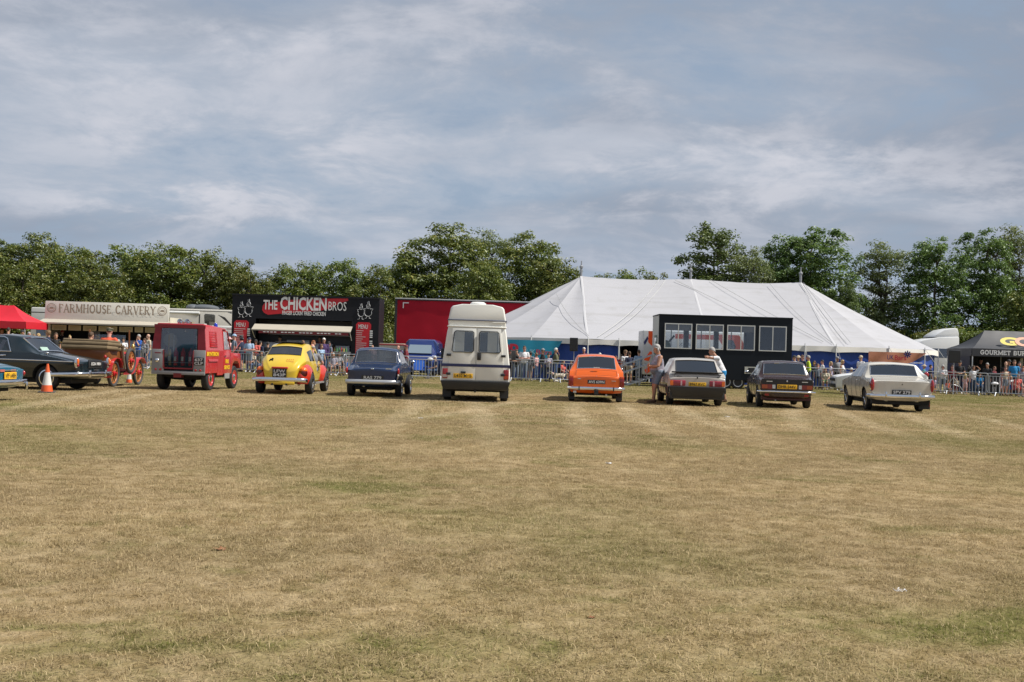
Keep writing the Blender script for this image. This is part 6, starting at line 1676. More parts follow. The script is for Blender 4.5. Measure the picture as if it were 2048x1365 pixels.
# --- red fire vehicle, square with a glazed back
def fire_vehicle():
    L, yw = place(371, 780.5, .62, -4.5)
    o = thing('fire_vehicle', 'red square off-road fire vehicle with glazed back and twin horns', 'fire vehicle', L, yw)
    rd = paint('fire_red', (.43, .014, .018), .25, .08); dr = mat('dark_red_trim', (.20, .008, .016), .45, noise_amt=.2); gr = mat('grey_panel_paint', (.25, .25, .255), .5, noise_amt=.25, noise_scale=3)
    W = .79
    # side walls, floor, roof as panels so that the back can be looked into
    for s in (-1, 1):
        MB().hexa([(s * W, 0, .52), (s * (W - .03), 0, .52), (s * (W - .03), 1.55, .52), (s * W, 1.55, .52), (s * W, 0, 1.18), (s * (W - .03), 0, 1.18), (s * (W - .03), 1.55, 1.18), (s * W, 1.55, 1.18)]).obj('side_panel', rd, o)
        MB().hexa([(s * W, .0, 1.18), (s * (W - .03), .0, 1.18), (s * (W - .03), 1.55, 1.18), (s * W, 1.55, 1.18), (s * (W - .07), .05, 1.86), (s * (W - .10), .05, 1.86), (s * (W - .10), 1.55, 1.86), (s * (W - .07), 1.55, 1.86)]).obj('hard_top_side', rd, o)
        # louvred shutter
        sh = MB().hexa([(s * (W - .010), .38, 1.26), (s * (W + .004), .38, 1.26), (s * (W + .004), 1.0, 1.26), (s * (W - .010), 1.0, 1.26), (s * (W - .065), .38, 1.74), (s * (W - .05), .38, 1.74), (s * (W - .05), 1.0, 1.74), (s * (W - .065), 1.0, 1.74)]).obj('shutter', rd, o, bevel=.006)
        for q in range(7):
            t_ = q / 6; x = s * (W + .002 - .055 * t_ * .95)
            MB().box((x, .69, 1.29 + .42 * t_), (.02, .58, .03)).obj('shutter_slat', rd, sh)
        # arch lip, lower side behind the door
        MB().hexa([(s * (W + .03), .25, .86), (s * (W - .01), .25, .86), (s * (W - .01), 1.02, .86), (s * (W + .03), 1.02, .86), (s * (W + .01), .22, .93), (s * (W - .01), .22, .93), (s * (W - .01), 1.05, .93), (s * (W + .01), 1.05, .93)]).obj('arch_lip', rd, o)
        MB().hexa([(s * (W + .005), 1.02, .45), (s * (W - .03), 1.02, .45), (s * (W - .03), 1.52, .45), (s * (W + .005), 1.52, .45), (s * (W + .005), 1.02, 1.17), (s * (W - .03), 1.02, 1.17), (s * (W - .03), 1.52, 1.17), (s * (W + .005), 1.52, 1.17)]).obj('sill_panel', rd, o)
        # cab door with window opening frame
        d_ = MB(); x0, x1 = s * (W + .006), s * (W - .03)
        d_.bb(x0, x1, 1.55, 2.25, .48, 1.20)
        dd = d_.obj('door', rd, o, bevel=.01)
        f = MB(); f.tube([(s * (W - .01), 1.57, 1.20), (s * (W - .06), 1.57, 1.76), (s * (W - .06), 1.98, 1.76), (s * (W - .01), 2.22, 1.20)], .022, 6, closed=True); f.obj('window_frame', rd, dd)
        MB().add([(s * (W - .012), 1.59, 1.22), (s * (W - .058), 1.59, 1.74), (s * (W - .058), 1.97, 1.74), (s * (W - .012), 2.20, 1.22)], [(0, 1, 2, 3)]).obj('side_window', GLASS_CLEAR, dd)
        MB().box((s * (W + .02), 1.66, 1.02), (.02, .12, .03)).obj('door_handle', CHROME, dd)
        if s > 0:
            text('BRITISH RAIL'[:0] + 'BRYNTIRION', mat('fire_yellow', (.72, .42, .01), .5), o, (W + .012, .58, 1.08), 1.02, .13, rz=90, bold=.06)
            text('FIRE', mat('fire_yellow', (.72, .42, .01), .5), o, (W + .014, 1.86, .86), .30, .12, rz=90, bold=.06); text('SERVICE', mat('fire_yellow', (.72, .42, .01), .5), o, (W + .014, 1.86, .68), .50, .12, rz=90, bold=.06)
        # front wing
        wg = [(2.25, .48), (2.25, 1.12), (3.15, 1.10), (3.20, 1.0), (3.20, .70), (3.15, .62), (3.05, .78), (2.9, .86), (2.62, .86), (2.46, .78), (2.36, .60), (2.34, .48)]
        MB().prism_x(wg, s * W, s * .42).obj('front_wing', rd, o, bevel=.015)
        MB().box((s * (W + .004), 1.9, .42), (.02, .45, .16)).obj('step_plate', mat('step_alu', (.5, .5, .5), .4, .6), o)
        lens(o, (s * (W + .16), 2.75, 1.55), (.07, .03, .05), BLACK, 'wing_mirror'); MB().tube([(s * W, 2.4, 1.12), (s * (W + .16), 2.72, 1.5)], .010, 5).obj('mirror_arm', rd, o)
    MB().hexa([(-.72, .05, 1.86), (.72, .05, 1.86), (.70, 2.0, 1.80), (-.70, 2.0, 1.80), (-.68, .05, 1.94), (.68, .05, 1.94), (.66, 2.0, 1.86), (-.66, 2.0, 1.86)]).obj('roof', rd, o, bevel=.03)
    MB().bb(-W + .03, W - .03, .05, 1.55, .52, .58).obj('load_floor', mat('floor_grey', (.12, .12, .12), .7), o)
    MB().bb(-W + .10, W - .10, .95, .98, .58, 1.84).obj('bulkhead', mat('bulkhead_grey', (.13, .13, .125), .7, noise_amt=.4, noise_scale=5), o)  # added at full height to block the bluish light through the cab
    MB().bb(-.40, .40, 2.25, 3.15, .95, 1.16).obj('bonnet', rd, o, bevel=.03)
    MB().bb(-.42, .42, 3.10, 3.18, .55, 1.05).obj('front_panel', rd, o, bevel=.01)
    MB().add([(-.70, 2.22, 1.20), (.70, 2.22, 1.20), (.66, 2.0, 1.78), (-.66, 2.0, 1.78)], [(0, 1, 2, 3)]).obj('windscreen', GLASS_CLEAR, o)
    MB().tube([(-.72, 2.24, 1.18), (.72, 2.24, 1.18), (.67, 2.0, 1.80), (-.67, 2.0, 1.80)], .028, 6, closed=True).obj('windscreen_frame', rd, o)
    # back: dark red surround with a T-shaped pane, grey corner panels below
    for s in (-1, 1):
        MB().hexa([(s * W, -.02, 1.18), (s * .56, -.02, 1.18), (s * .56, .03, 1.18), (s * W, .03, 1.18), (s * (W - .07), .02, 1.90), (s * .53, .02, 1.90), (s * .53, .06, 1.90), (s * (W - .07), .06, 1.90)]).obj('rear_pillar', dr, o)
        cp = MB().bb(s * W, s * .44, -.03, .02, .52, 1.18).obj('rear_corner_panel', gr, o, bevel=.012)
        MB().tube([(s * .44, -.04, 1.17), (s * .44, -.04, .66)], .014, 5).obj('pane_trim', dr, o)
        for x in (.52, .66): lens(o, (s * x, -.035, .60), (.035, .025, .035), REDLENS)
    MB().bb(-W + .04, W - .04, -.0, .05, 1.80, 1.90).obj('rear_header', dr, o)
    MB().bb(-W, W, -.035, .02, .46, .56).obj('rear_crossmember', gr, o, bevel=.01)
    MB().bb(-.44, .44, -.045, -.025, .62, .66).obj('pane_trim', dr, o)
    MB().prism_y([(-.42, .66), (.42, .66), (.42, 1.17), (.54, 1.19), (.52, 1.79), (-.52, 1.79), (-.54, 1.19), (-.42, 1.17)], -.012, -.006).obj('rear_pane', glass('display_pane', (.86, .87, .86), .9, .55), o)
    lens(o, (-.62, -.05, .86), (.065, .04, .065), CHROME, 'reversing_lamp')
    MB().bb(-.70, -.52, -.045, -.03, 1.06, 1.09).obj('reflector', dr, o)
    plate(o, '637', (.61, -.042, .855), .30, .22, 'b', two='CLP')
    MB().box((.60, -.04, .985), (.12, .02, .02)).obj('plate_lamp', CHROME, o)
    # kit inside
    ext = mat('extinguisher_red', (.55, .03, .03), .35); brass = mat('brass', (.50, .34, .10), .3, .9)
    for x, y, m_, h in ((-.14, .15, ext, .46), (.06, .18, ext, .46), (.30, .15, ext, .46), (-.33, .2, brass, .42)):
        b = MB().lathe([(.062, 0), (.066, .02), (.066, h - .08), (.03, h - .01), (.02, h + .05), (0, h + .06)], (x, y, .72), n=14).obj('extinguisher', m_, o)
        MB().bb(x - .035, x + .035, y - .070, y - .066, .85, .98).obj('label_band', WHITE, b)
    for x, m_ in ((-.40, brass), (-.25, STEEL), (.42, STEEL)): MB().tube([(x, .25, .95), (x, .25, 1.6)], .022, 8).obj('branch_pipe', m_, o)
    MB().lathe([(.18, -.06), (.20, -.04), (.20, .04), (.18, .06), (.05, .06)], (-.38, .32, 1.45), (0, 1, 0), 18).obj('hose_reel', mat('canvas_hose', (.35, .31, .24), .8), o)
    MB().bb(-.45, .45, .08, .10, .80, .815).obj('kit_rail', STEEL, o); lens(o, (.06, .3, 1.72), (.025, .02, .025), mat('bulb', (.8, .8, .75), .3), 'cabin_lamp')
    MB().tube([(.38, .15, .7), (.38, .15, 1.8)], .012, 5).obj('kit_post', mat('kit_red', (.2, .03, .03), .5), o)
    seats(o, 1.72, 1.15, 1.3, rear=None); steering(o, .36, 2.02, 1.25)
    for x in (-.14, .08):
        h_ = MB().lathe([(.03, .25), (.035, .12), (.06, .03), (.078, 0), (.070, .0), (.02, .1)], (x, .35, 2.0), (0, 1, 0), 14).obj('horn', CHROME, o)
        MB().tube([(x, .45, 1.94), (x, .45, 1.98)], .012, 5).obj('horn_bracket', BLACK, h_)
    MB().lathe([(.06, 0), (.062, .03), (.058, .10), (.03, .14), (0, .145)], (.45, 1.75, 1.865), n=14).obj('beacon', mat('beacon_blue', (.01, .03, .40), .15, coat=.6), o)
    MB().bb(-.70, .70, .35, 3.0, .38, .52).obj('chassis', UNDER, o)
    MB().bb(-.12, .10, -.06, .2, .38, .50).obj('tow_hitch', mat('hitch_red', (.15, .01, .01), .6), o)
    for y in (.62, 2.75):
        for s in (-1, 1): wheel(o, s * .66, y, .36, .19, rim=rd, side=s)
    MB().ell((0, .62, .36), (.62, .07, .07)).obj('rear_axle', UNDER, o)
fire_vehicle()

# --- brass-era open car
def vintage():
    g = gnd(170, 774)
    o = thing('vintage_car', 'open brown and red vintage car with folded tan hood and spoked wheels', 'vintage car', (gnd(181, 773) - Vector((0, .55, 0))), R(-1.5))
    rd = paint('vintage_red', (.46, .018, .02), .25, .08); wood = mat('varnished_wood', (.21, .075, .022), .35, coat=.3, noise_amt=.5, noise_scale=3)
    tan = mat('folded_canvas', (.17, .125, .07), .85, noise_amt=.5, noise_scale=4, bump=.3, bump_scale=18)
    brass = mat('brass', (.50, .34, .10), .3, .9); spk = mat('wood_spoke', (.38, .13, .03), .45); blk = mat('coach_black', (.012, .012, .012), .35)
    xw = .66
    # rear tub: curved back, upright sides
    def rg(y, w, z0, z1, b): return [(-w + b, y, z0), (-w, y, z0 + .2), (-w, y, z1), (w, y, z1), (w, y, z0 + .2), (w - b, y, z0)]
    MB().loft([rg(.0, .60, .80, 1.12, .1), rg(.08, .70, .72, 1.20, .06), rg(.9, .74, .70, 1.16, .04), rg(1.0, .72, .70, .86, .04)]).obj('tub', wood, o, bevel=.015)
    MB().loft([rg(1.0, .66, .66, .92, .04), rg(1.9, .62, .66, .94, .04), rg(1.95, .48, .66, 1.0, .04)]).obj('front_body', rd, o, bevel=.01)
    MB().loft([rg(1.95, .40, .66, 1.06, .04), rg(2.7, .34, .66, 1.02, .04)]).obj('bonnet', rd, o, bevel=.02)
    MB().bb(-.36, .36, 2.7, 2.8, .60, 1.08).obj('radiator', brass, o, bevel=.03)
    MB().hexa([(-.55, .35, .9), (.55, .35, .9), (.55, .55, .9), (-.55, .55, .9), (-.58, .25, 1.28), (.58, .25, 1.28), (.58, .42, 1.28), (-.58, .42, 1.28)]).obj('rear_seat', mat('dark_leather', (.04, .02, .012), .5), o, bevel=.04)
    MB().hexa([(-.55, 1.1, .8), (.55, 1.1, .8), (.55, 1.3, .8), (-.55, 1.3, .8), (-.56, 1.02, 1.22), (.56, 1.02, 1.22), (.56, 1.18, 1.22), (-.56, 1.18, 1.22)]).obj('front_seat', mat('dark_leather', (.04, .02, .012), .5), o, bevel=.04)
    # folded hood: stacked rolls of canvas round the back
    for i, (dz, r, dy) in enumerate(((-.10, .075, 0), (.015, .065, .02), (.10, .04, .05))):
        MB().tube([(-.74, .62, 1.28 + dz), (-.73, .26, 1.28 + dz), (-.64, .0 + dy, 1.27 + dz), (0, -.07 + dy, 1.27 + dz), (.66, .0 + dy, 1.26 + dz), (.76, .26, 1.25 + dz), (.78, .62, 1.23 + dz)], [(r, r * 1.0)] * 7, 10).obj('folded_hood', tan, o)
    for s in (-1, 1):
        MB().tube([(s * .74, 1.0, 1.15), (s * .93, .4, 1.30)], .016, 6).obj('hood_iron', brass, o)
        MB().tube([(s * .62, 1.92, .95), (s * .62, 1.86, 1.72)], .024, 6).obj('windscreen_post', wood, o)
        lmp = MB().lathe([(.05, -.1), (.06, -.06), (.06, .06), (.045, .1), (.02, .14)], (s * .72, 1.95, 1.15), n=10).obj('side_lamp', brass, o)
        # rear mudguard arc, running board, front wing
        def wing(yc, r, a0, a1, nm, m_):
            mb = MB(); n = 14
            for q in range(n + 1):
                a = R(a0 + (a1 - a0) * q / n); y, z = yc + r * math.cos(a), .40 + r * math.sin(a)
                for x in (xw - .12, xw + .13): mb.v.append((s * x, y, z))
                for x in (xw + .13, xw - .12): mb.v.append((s * x, y + .015 * math.cos(a), z + .015 * math.sin(a)))
            mb.f = [(4 * q + j, 4 * q + (j + 1) % 4, 4 * (q + 1) + (j + 1) % 4, 4 * (q + 1) + j) for q in range(n) for j in range(4)]
            mb.obj(nm, m_, o, smooth=40)
        wing(.55, .46, 195, 20, 'rear_wing', rd)
        mb = MB()
        prof = [(1.0, .36), (1.75, .36), (1.95, .42), (2.15, .62), (2.32, .80), (2.55, .865), (2.78, .83), (2.98, .68)]
        for y, z in prof:
            mb.v += [(s * (xw - .14), y, z), (s * (xw + .14), y, z), (s * (xw + .14), y, z + .02), (s * (xw - .14), y, z + .02)]
        n = len(prof); mb.f = [(4 * q + j, 4 * q + (j + 1) % 4, 4 * (q + 1) + (j + 1) % 4, 4 * (q + 1) + j) for q in range(n - 1) for j in range(4)]
        mb.obj('front_wing', rd, o, smooth=40)
    def spoked(x, y, z, r, s, nm='wheel'):
        t_ = MB().tube([(x, y + r * math.cos(a), z + r * math.sin(a)) for a in np.linspace(0, 6.283, 33)[:-1]], [(.055, .055)] * 32, 10, closed=True).obj(nm, mat('old_tyre', (.05, .048, .048), .8), o)
        MB().tube([(x, y + (r - .065) * math.cos(a), z + (r - .065) * math.sin(a)) for a in np.linspace(0, 6.283, 33)[:-1]], .022, 6, closed=True).obj('rim', spk, t_)
        for q in range(12):
            a = q * math.pi / 6; MB().tube([(x, y + .06 * math.cos(a), z + .06 * math.sin(a)), (x, y + (r - .07) * math.cos(a), z + (r - .07) * math.sin(a))], .016, 5).obj('spoke', spk, t_)
        MB().lathe([(.085, -.05), (.085, .05), (.05, .07), (.045, .12), (0, .13)], (x, y, z), (s, 0, 0), 14).obj('hub', rd, t_)
    for y in (.55, 2.62):
        for s in (-1, 1): spoked(s * xw, y, .40, .355, s)
    spoked(.80, 1.55, .78, .34, 1, 'spare_wheel')
    MB().bb(-.5, .5, .1, 2.8, .44, .52).obj('chassis', blk, o)
    MB().bb(-.35, .35, 1.0, 2.0, .28, .44).obj('undertray', blk, o)
    for y in (.55, 2.62): MB().tube([(-.62, y, .40), (.62, y, .40)], .03, 8).obj('axle', blk, o)
    for s in (-1, 1): lens(o, (s * .42, 2.75, .86), (.11, .09, .11), brass, 'headlamp')
    lens(o, (.62, -.02, .90), (.045, .04, .05), mat('lamp_red', (.4, .02, .02), .3), 'tail_lamp')
    MB().lathe([(.045, -.35), (.06, -.33), (.10, .3), (.115, .34), (.09, .34)], (.55, .55, 1.02), (.15, 0, -1), 14).obj('horn_trumpet', brass, o) if False else None
    MB().lathe([(.03, -.3), (.055, .25), (.11, .42), (.10, .42), (.03, .2)], (.80, .95, .82), (-.12, -.25, 1), 14).obj('bulb_horn', mat('horn_dull', (.30, .24, .17), .4, .6), o)
    steering(o, .28, 1.60, 1.18)
    return o
VINT = vintage()

# --- blue van facing us, cream old hardtop beside it
def blue_van():
    Y = 61.0; p = at(836, 700, Y)
    o = thing('passenger_van', 'blue modern van facing the camera in front of the red lorry', 'van', (p.x, Y, 0), R(176))
    bl = paint('van_blue', (.012, .030, .14), .2, .06)
    def rg(y, w, zt): return [Vector(q) for q in [(-w, y, .45), (-w - .02, y, .9), (-w + .08, y, zt - .15), (-w + .22, y, zt), (w - .22, y, zt), (w - .08, y, zt - .15), (w + .02, y, .9), (w, y, .45)]]
    def rb(y, w, zt): return [Vector(q) for q in [(-w, y, .45), (-w - .01, y, .75), (-w + .02, y, zt - .06), (-w + .12, y, zt), (w - .12, y, zt), (w - .02, y, zt - .06), (w + .01, y, .75), (w, y, .45)]]
    Lz = 1.98
    MB().loft([rg(-3.9, .88, Lz - .05), rg(-1.35, .92, Lz), rg(-1.15, .92, Lz - .06)]).obj('body', bl, o, bevel=.02, smooth=30)
    MB().loft([rb(-1.15, .92, 1.22), rb(-.55, .92, 1.15), rb(-.12, .86, .98), rb(0, .78, .85)]).obj('bonnet', bl, o, bevel=.03, smooth=30)
    ws = [(-.70, -.52, 1.16), (.70, -.52, 1.16), (.60, -1.12, 1.92), (-.60, -1.12, 1.92)]
    MB().hexa([ws[0], ws[1], (.86, -1.15, 1.2), (-.86, -1.15, 1.2), ws[3], ws[2], (.68, -1.18, 1.92), (-.68, -1.18, 1.92)]).obj('cab_front', bl, o)
    n = Vector((0, .78, .62)) * .012
    MB().hexa([Vector(ws[0]) + Vector((.04, 0, .05)), Vector(ws[1]) + Vector((-.04, 0, .05)), Vector(ws[1]) + n + Vector((-.04, 0, .05)), Vector(ws[0]) + n + Vector((.04, 0, .05)), Vector(ws[3]) + Vector((.03, 0, -.05)), Vector(ws[2]) + Vector((-.03, 0, -.05)), Vector(ws[2]) + n + Vector((-.03, 0, -.05)), Vector(ws[3]) + n + Vector((.03, 0, -.05))]).obj('windscreen', mat('windscreen_mirror', (.50, .60, .64), .08, .8), o)  # pale cyan metal colour stands in for bright reflections on the glass
    for s in (-1, 1):
        MB().ell((s * .66, -.10, .90), (.17, .13, .11)).obj('headlamp', CLLENS, o)
        MB().ell((s * 1.04, -.85, 1.22), (.11, .07, .13)).obj('door_mirror', bl, o); MB().tube([(s * .9, -.9, 1.15), (s * 1.0, -.87, 1.18)], .03, 6).obj('mirror_arm', BLACK, o)
        for y in (-.75, -3.2): wheel(o, s * .80, y, .33, .2, side=s)
    MB().bb(-.60, .60, -.04, .01, .62, .78).obj('grille', BLACK, o, bevel=.02); MB().bb(-.84, .84, -.1, .05, .30, .52).obj('front_bumper', bl, o, bevel=.04)
    MB().bb(-.26, .26, .05, .06, .38, .49).obj('number_plate', mat('white_plate', (.7, .7, .68), .4), o)
    MB().bb(-.80, .80, -3.8, -.2, .28, .46).obj('underbody', UNDER, o)
    q = at(786, 700, 62.5)
    c = thing('hardtop_vehicle', 'small cream hardtop vehicle left of the blue van', 'vehicle', (q.x, 62.5, 0), R(2))
    crm = mat('hardtop_cream', (.55, .50, .42), .45, noise_amt=.15)
    zt = at(786, 688, 62.5).z
    b = MB(); wall_with_hole(b, -.75, .6, 1.0, zt - .1, -.45, .35, 1.35, zt - .28, 0, .04); b.bb(-.75, -.71, .04, 1.8, 1.0, zt - .1); b.bb(.56, .6, .04, 1.8, 1.0, zt - .1); b.bb(-.75, .6, 1.8, 1.84, 1.0, zt - .1); b.obj('hardtop', crm, c)
    MB().bb(-.77, .62, -.02, 1.86, zt - .1, zt - .02).obj('roof', mat('roof_red_edge', (.30, .05, .05), .5), c, bevel=.02); MB().bb(-.74, .58, .0, 1.8, zt - .018, zt + .02).obj('roof_skin', crm, c, bevel=.01)
    w_ = MB().bb(-.45, .35, .012, .02, 1.35, zt - .28).obj('rear_window', GLASS_DARK, c); MB().tube([(-.45, -.004, 1.35), (.35, -.004, 1.35), (.35, -.004, zt - .28), (-.45, -.004, zt - .28)], .025, 6, closed=True).obj('window_seal', BLACK, w_)
    MB().bb(-.80, .65, -.02, 3.4, .48, 1.0).obj('body', mat('hardtop_body', (.40, .37, .32), .5), c, bevel=.03)
    MB().bb(-.35, .25, -.04, -.021, .62, .95).obj('tail_gate', crm, c, bevel=.01)
    for s in (-1, 1):
        for y in (.6, 2.7): wheel(c, -.075 + s * .62, y, .36, .18, side=s)
        lens(c, (-.075 + s * .6, -.03, .75), (.04, .02, .04), REDLENS)
blue_van()

# --- traffic cones
def cone(px, py, label, H=.75):
    g = gnd(px, py); o = thing('traffic_cone', label, 'traffic cone', g, .3)
    orc = mat('cone_orange', (.66, .10, .02), .5, noise_amt=.2); whc = mat('cone_white', (.60, .60, .58), .5, noise_amt=.25)
    k_ = H / .75
    pr = lambda z: (.155 - (.155 - .025) * z / .75)
    def band(z0, z1, m_, nm): MB().lathe([(pr(z0) * k_, z0 * k_), (pr(z1) * k_, z1 * k_)] + ([(0, z1 * k_)] if z1 >= .75 else []), (0, 0, 0), n=24).obj(nm, m_, o)
    MB().bb(-.21 * k_, .21 * k_, -.21 * k_, .21 * k_, .0, .035 * k_).obj('base', mat('cone_base', (.05, .05, .05), .7), o, bevel=.01)
    band(.035, .20, orc, 'body'); band(.20, .53, whc, 'white_sleeve'); band(.53, .75, orc, 'tip')
cone(93.5, 786, 'orange and white traffic cone in front of the dark teal saloon', .74)
cone(258, 767, 'small orange traffic cone under the vintage car front wing', .5)
# ------------------------------------------------------------------ people
def V(*a): return Vector(a)
def body_shapes(J, build=1.0, head=1.0, female=False):
    """closed pieces that overlap into one figure; each piece is (region, kind, data)"""
    b = build; A = []
    hc = J['head']; rot = J.get('head_rot', Matrix.Identity(3)); h = head
    H = lambda x, y, z: hc + rot @ V(x * h, y * h, z * h)
    A.append(('head', 'ell', (H(0, .005, .03), (.076 * h, .094 * h, .105 * h), rot)))
    A.append(('head', 'ell', (H(0, -.025, -.055), (.058 * h, .070 * h, .068 * h), rot)))
    A.append(('head', 'ell', (H(0, -.098, -.012), (.015 * h, .022 * h, .026 * h), rot)))
    A.append(('head', 'ell', (H(0, -.088, -.062), (.024 * h, .012 * h, .010 * h), rot)))
    for s in (-1, 1): A.append(('head', 'ell', (H(s * .077, .012, -.005), (.012 * h, .024 * h, .032 * h), rot)))
    A.append(('neck', 'cap', (J['neck'], H(0, .015, -.03), .060 * b ** .3 * h, .055 * h)))
    ch, be, pe = J['chest'], J['belly'], J['pelvis']; tr = J.get('torso_rot', Matrix.Identity(3)); sh = J['shL'], J['shR']
    A.append(('torso', 'ell', (ch, (.165 * b, .115 * b, .19), tr)))
    A.append(('torso', 'cap', (sh[0] * .86 + ch * .14, sh[1] * .86 + ch * .14, .062, .062)))
    A.append(('torso', 'ell', (be, (.148 * b, .118 * b * b, .19), tr)))
    A.append(('torso', 'cap', (ch, pe, .13 * b, .14 * b)))
    if female:
        for s in (-1, 1): A.append(('torso', 'ell', (ch + tr @ V(s * .07, -.085 * b, -.02), (.065, .062, .07), tr)))
    A.append(('hip', 'ell', (pe, (.168 * b, .128 * b, .135), tr)))
    for s in ('L', 'R'):
        A.append(('uarm', 'cap', (J['sh' + s], J['el' + s], .054 * b ** .6, .041 * b ** .5)))
        A.append(('farm', 'cap', (J['el' + s], J['wr' + s], .041 * b ** .5, .028)))
        w, hd = J['wr' + s], J['ha' + s]; d = (hd - w).normalized(); n = J.get('pn' + s, V(0, -1, 0)); n = (n - d * n.dot(d)).normalized(); t_ = d.cross(n)
        A.append(('hand', 'ell', (w + d * .045, None, (d, t_, n, .052, .040, .017))))
        for q, ln in enumerate((.062, .070, .066, .052)):
            o = w + d * .085 + t_ * (q - 1.5) * .0205; k_ = o + d * ln * .55 - n * .004; e = k_ + (d * .75 + n * J.get('curl', .6)).normalized() * ln * .5
            A.append(('hand', 'cap', (o, k_, .0105, .0095))); A.append(('hand', 'cap', (k_, e, .0095, .0085)))
        o = w + d * .03 - t_ * .036; A.append(('hand', 'cap', (o, o + (d * .7 - t_ * .7 + n * .3).normalized() * .055, .0125, .010)))
        A.append(('thigh', 'cap', (J['hi' + s], J['kn' + s], .084 * b ** .7, .058 * b ** .4)))
        A.append(('shin', 'cap', (J['kn' + s], J['an' + s], .056 * b ** .4, .036)))
        kn, an = J['kn' + s], J['an' + s]
        A.append(('shin', 'cap', (kn * .72 + an * .28 + V(0, .018, 0), kn * .45 + an * .55 + V(0, .012, 0), .050, .040)))
        f = J.get('ft' + s, V(0, -1, 0))
        A.append(('foot', 'cap', (an + V(0, 0, -.03) - f * .03, an + f * .16 + V(0, 0, -.045), .040, .033)))
    return A

def make_body(name, J, build=1.0, head=1.0, female=False, vox=.0155):
    A = body_shapes(J, build, head, female); mb = MB(); caps = []
    for reg, kd, dt in A:
        if kd == 'ell':
            c, r, rt = dt
            if r is None:
                d, t_, n, a, b_, c_ = rt
                rm = Matrix((d, t_, n)).transposed(); mb.ell(c, (a, b_, c_), 12, 8, rm); caps.append((reg, c, c + d * .02, .03, .03))
            else: mb.ell(c, r, 16, 12, rt); caps.append((reg, c + rt @ V(0, 0, -r[2] * .4), c + rt @ V(0, 0, r[2] * .4), r[0] * .8, r[0] * .8))
        else:
            p, q, r0, r1 = dt; d = (q - p); L_ = d.length; d = d.normalized() if L_ > 1e-6 else V(0, 0, 1)
            pts = [p - d * r0 * .99, p - d * r0 * .7, p, q, q + d * r1 * .7, q + d * r1 * .99]
            mb.tube(pts, [r0 * .12, r0 * .71, r0, r1, r1 * .71, r1 * .12], 12); caps.append((reg, p, q, r0, r1))
    me = bpy.data.meshes.new(name); me.from_pydata(mb.v, [], mb.f)
    bm = bmesh.new(); bm.from_mesh(me); bmesh.ops.recalc_face_normals(bm, faces=bm.faces); bm.to_mesh(me); bm.free()
    o = bpy.data.objects.new(name, me); COL.objects.link(o)
    m_ = o.modifiers.new('r', 'REMESH'); m_.mode = 'VOXEL'; m_.voxel_size = vox
    sm = o.modifiers.new('s', 'SMOOTH'); sm.iterations = 2; sm.factor = .45
    full = evaluated(o); bpy.data.objects.remove(o)
    full.shade_smooth()
    n = len(full.vertices); co = np.empty(n * 3); full.vertices.foreach_get('co', co); co = co.reshape(-1, 3)
    nm = np.empty(n * 3); full.vertices.foreach_get('normal', nm); nm = nm.reshape(-1, 3)
    best = np.full(n, 1e9); reg = np.zeros(n, int); tt = np.zeros(n); regs = ['head', 'neck', 'torso', 'hip', 'uarm', 'farm', 'hand', 'thigh', 'shin', 'foot']
    for r_, p, q, r0, r1 in caps:
        p, q = np.array(p), np.array(q); d = q - p; t_ = np.clip(((co - p) @ d) / max(1e-9, d @ d), 0, 1)
        ds = np.linalg.norm(co - (p + t_[:, None] * d), axis=1) - (r0 + (r1 - r0) * t_)
        k_ = ds < best; best[k_] = ds[k_]; reg[k_] = regs.index(r_); tt[k_] = t_[k_]
    faces = [tuple(p.vertices) for p in full.polygons]
    zneck = J['neck'].z
    def shell(nm_, test, off, flare=0.):
        """clothing: the faces of one region lifted off the skin"""
        keep = [f for f in faces if all(test(i) for i in f)]
        mp = {}; vs = []; fs = []
        for f in keep:
            g_ = []
            for i in f:
                if i not in mp: mp[i] = len(vs); vs.append(tuple(co[i] + nm[i] * off))
                g_.append(mp[i])
            fs.append(tuple(g_))
        m2 = bpy.data.meshes.new(nm_); m2.from_pydata(vs, [], fs); m2.shade_smooth(); return m2
    ix = {k_: i for i, k_ in enumerate(regs)}
    is_ = lambda i, *rs: any(reg[i] == ix[r_] for r_ in rs)
    pz = J['pelvis'].z
    waist = lambda i: is_(i, 'torso', 'hip') and co[i][2] > pz - .05
    kit = {'body': full,
           'tee': shell('shirt', lambda i: waist(i) or (is_(i, 'uarm') and tt[i] < .72), .011),
           'long': shell('jacket', lambda i: waist(i) or is_(i, 'uarm') or (is_(i, 'farm') and tt[i] < .92), .014),
           'vest': shell('top', lambda i: waist(i) and not (co[i][2] > J['shL'].z - .02 and abs(co[i][0] - J['chest'].x) > .12), .009),
           'trousers': shell('trousers', lambda i: (is_(i, 'hip', 'torso') and co[i][2] < pz + .06) or is_(i, 'thigh') or (is_(i, 'shin') and tt[i] < .93), .010),
           'shorts': shell('shorts', lambda i: (is_(i, 'hip', 'torso') and co[i][2] < pz + .06) or (is_(i, 'thigh') and tt[i] < .80), .014),
           'shoes': shell('shoes', lambda i: is_(i, 'foot') or (is_(i, 'shin') and tt[i] > .97), .006)}
    hc, rt = J['head'], J.get('head_rot', Matrix.Identity(3))
    kit['head_m'] = (hc.copy(), rt.copy(), head); kit['top'] = max(co[:, 2]); kit['low'] = min(co[:, 2])
    return kit

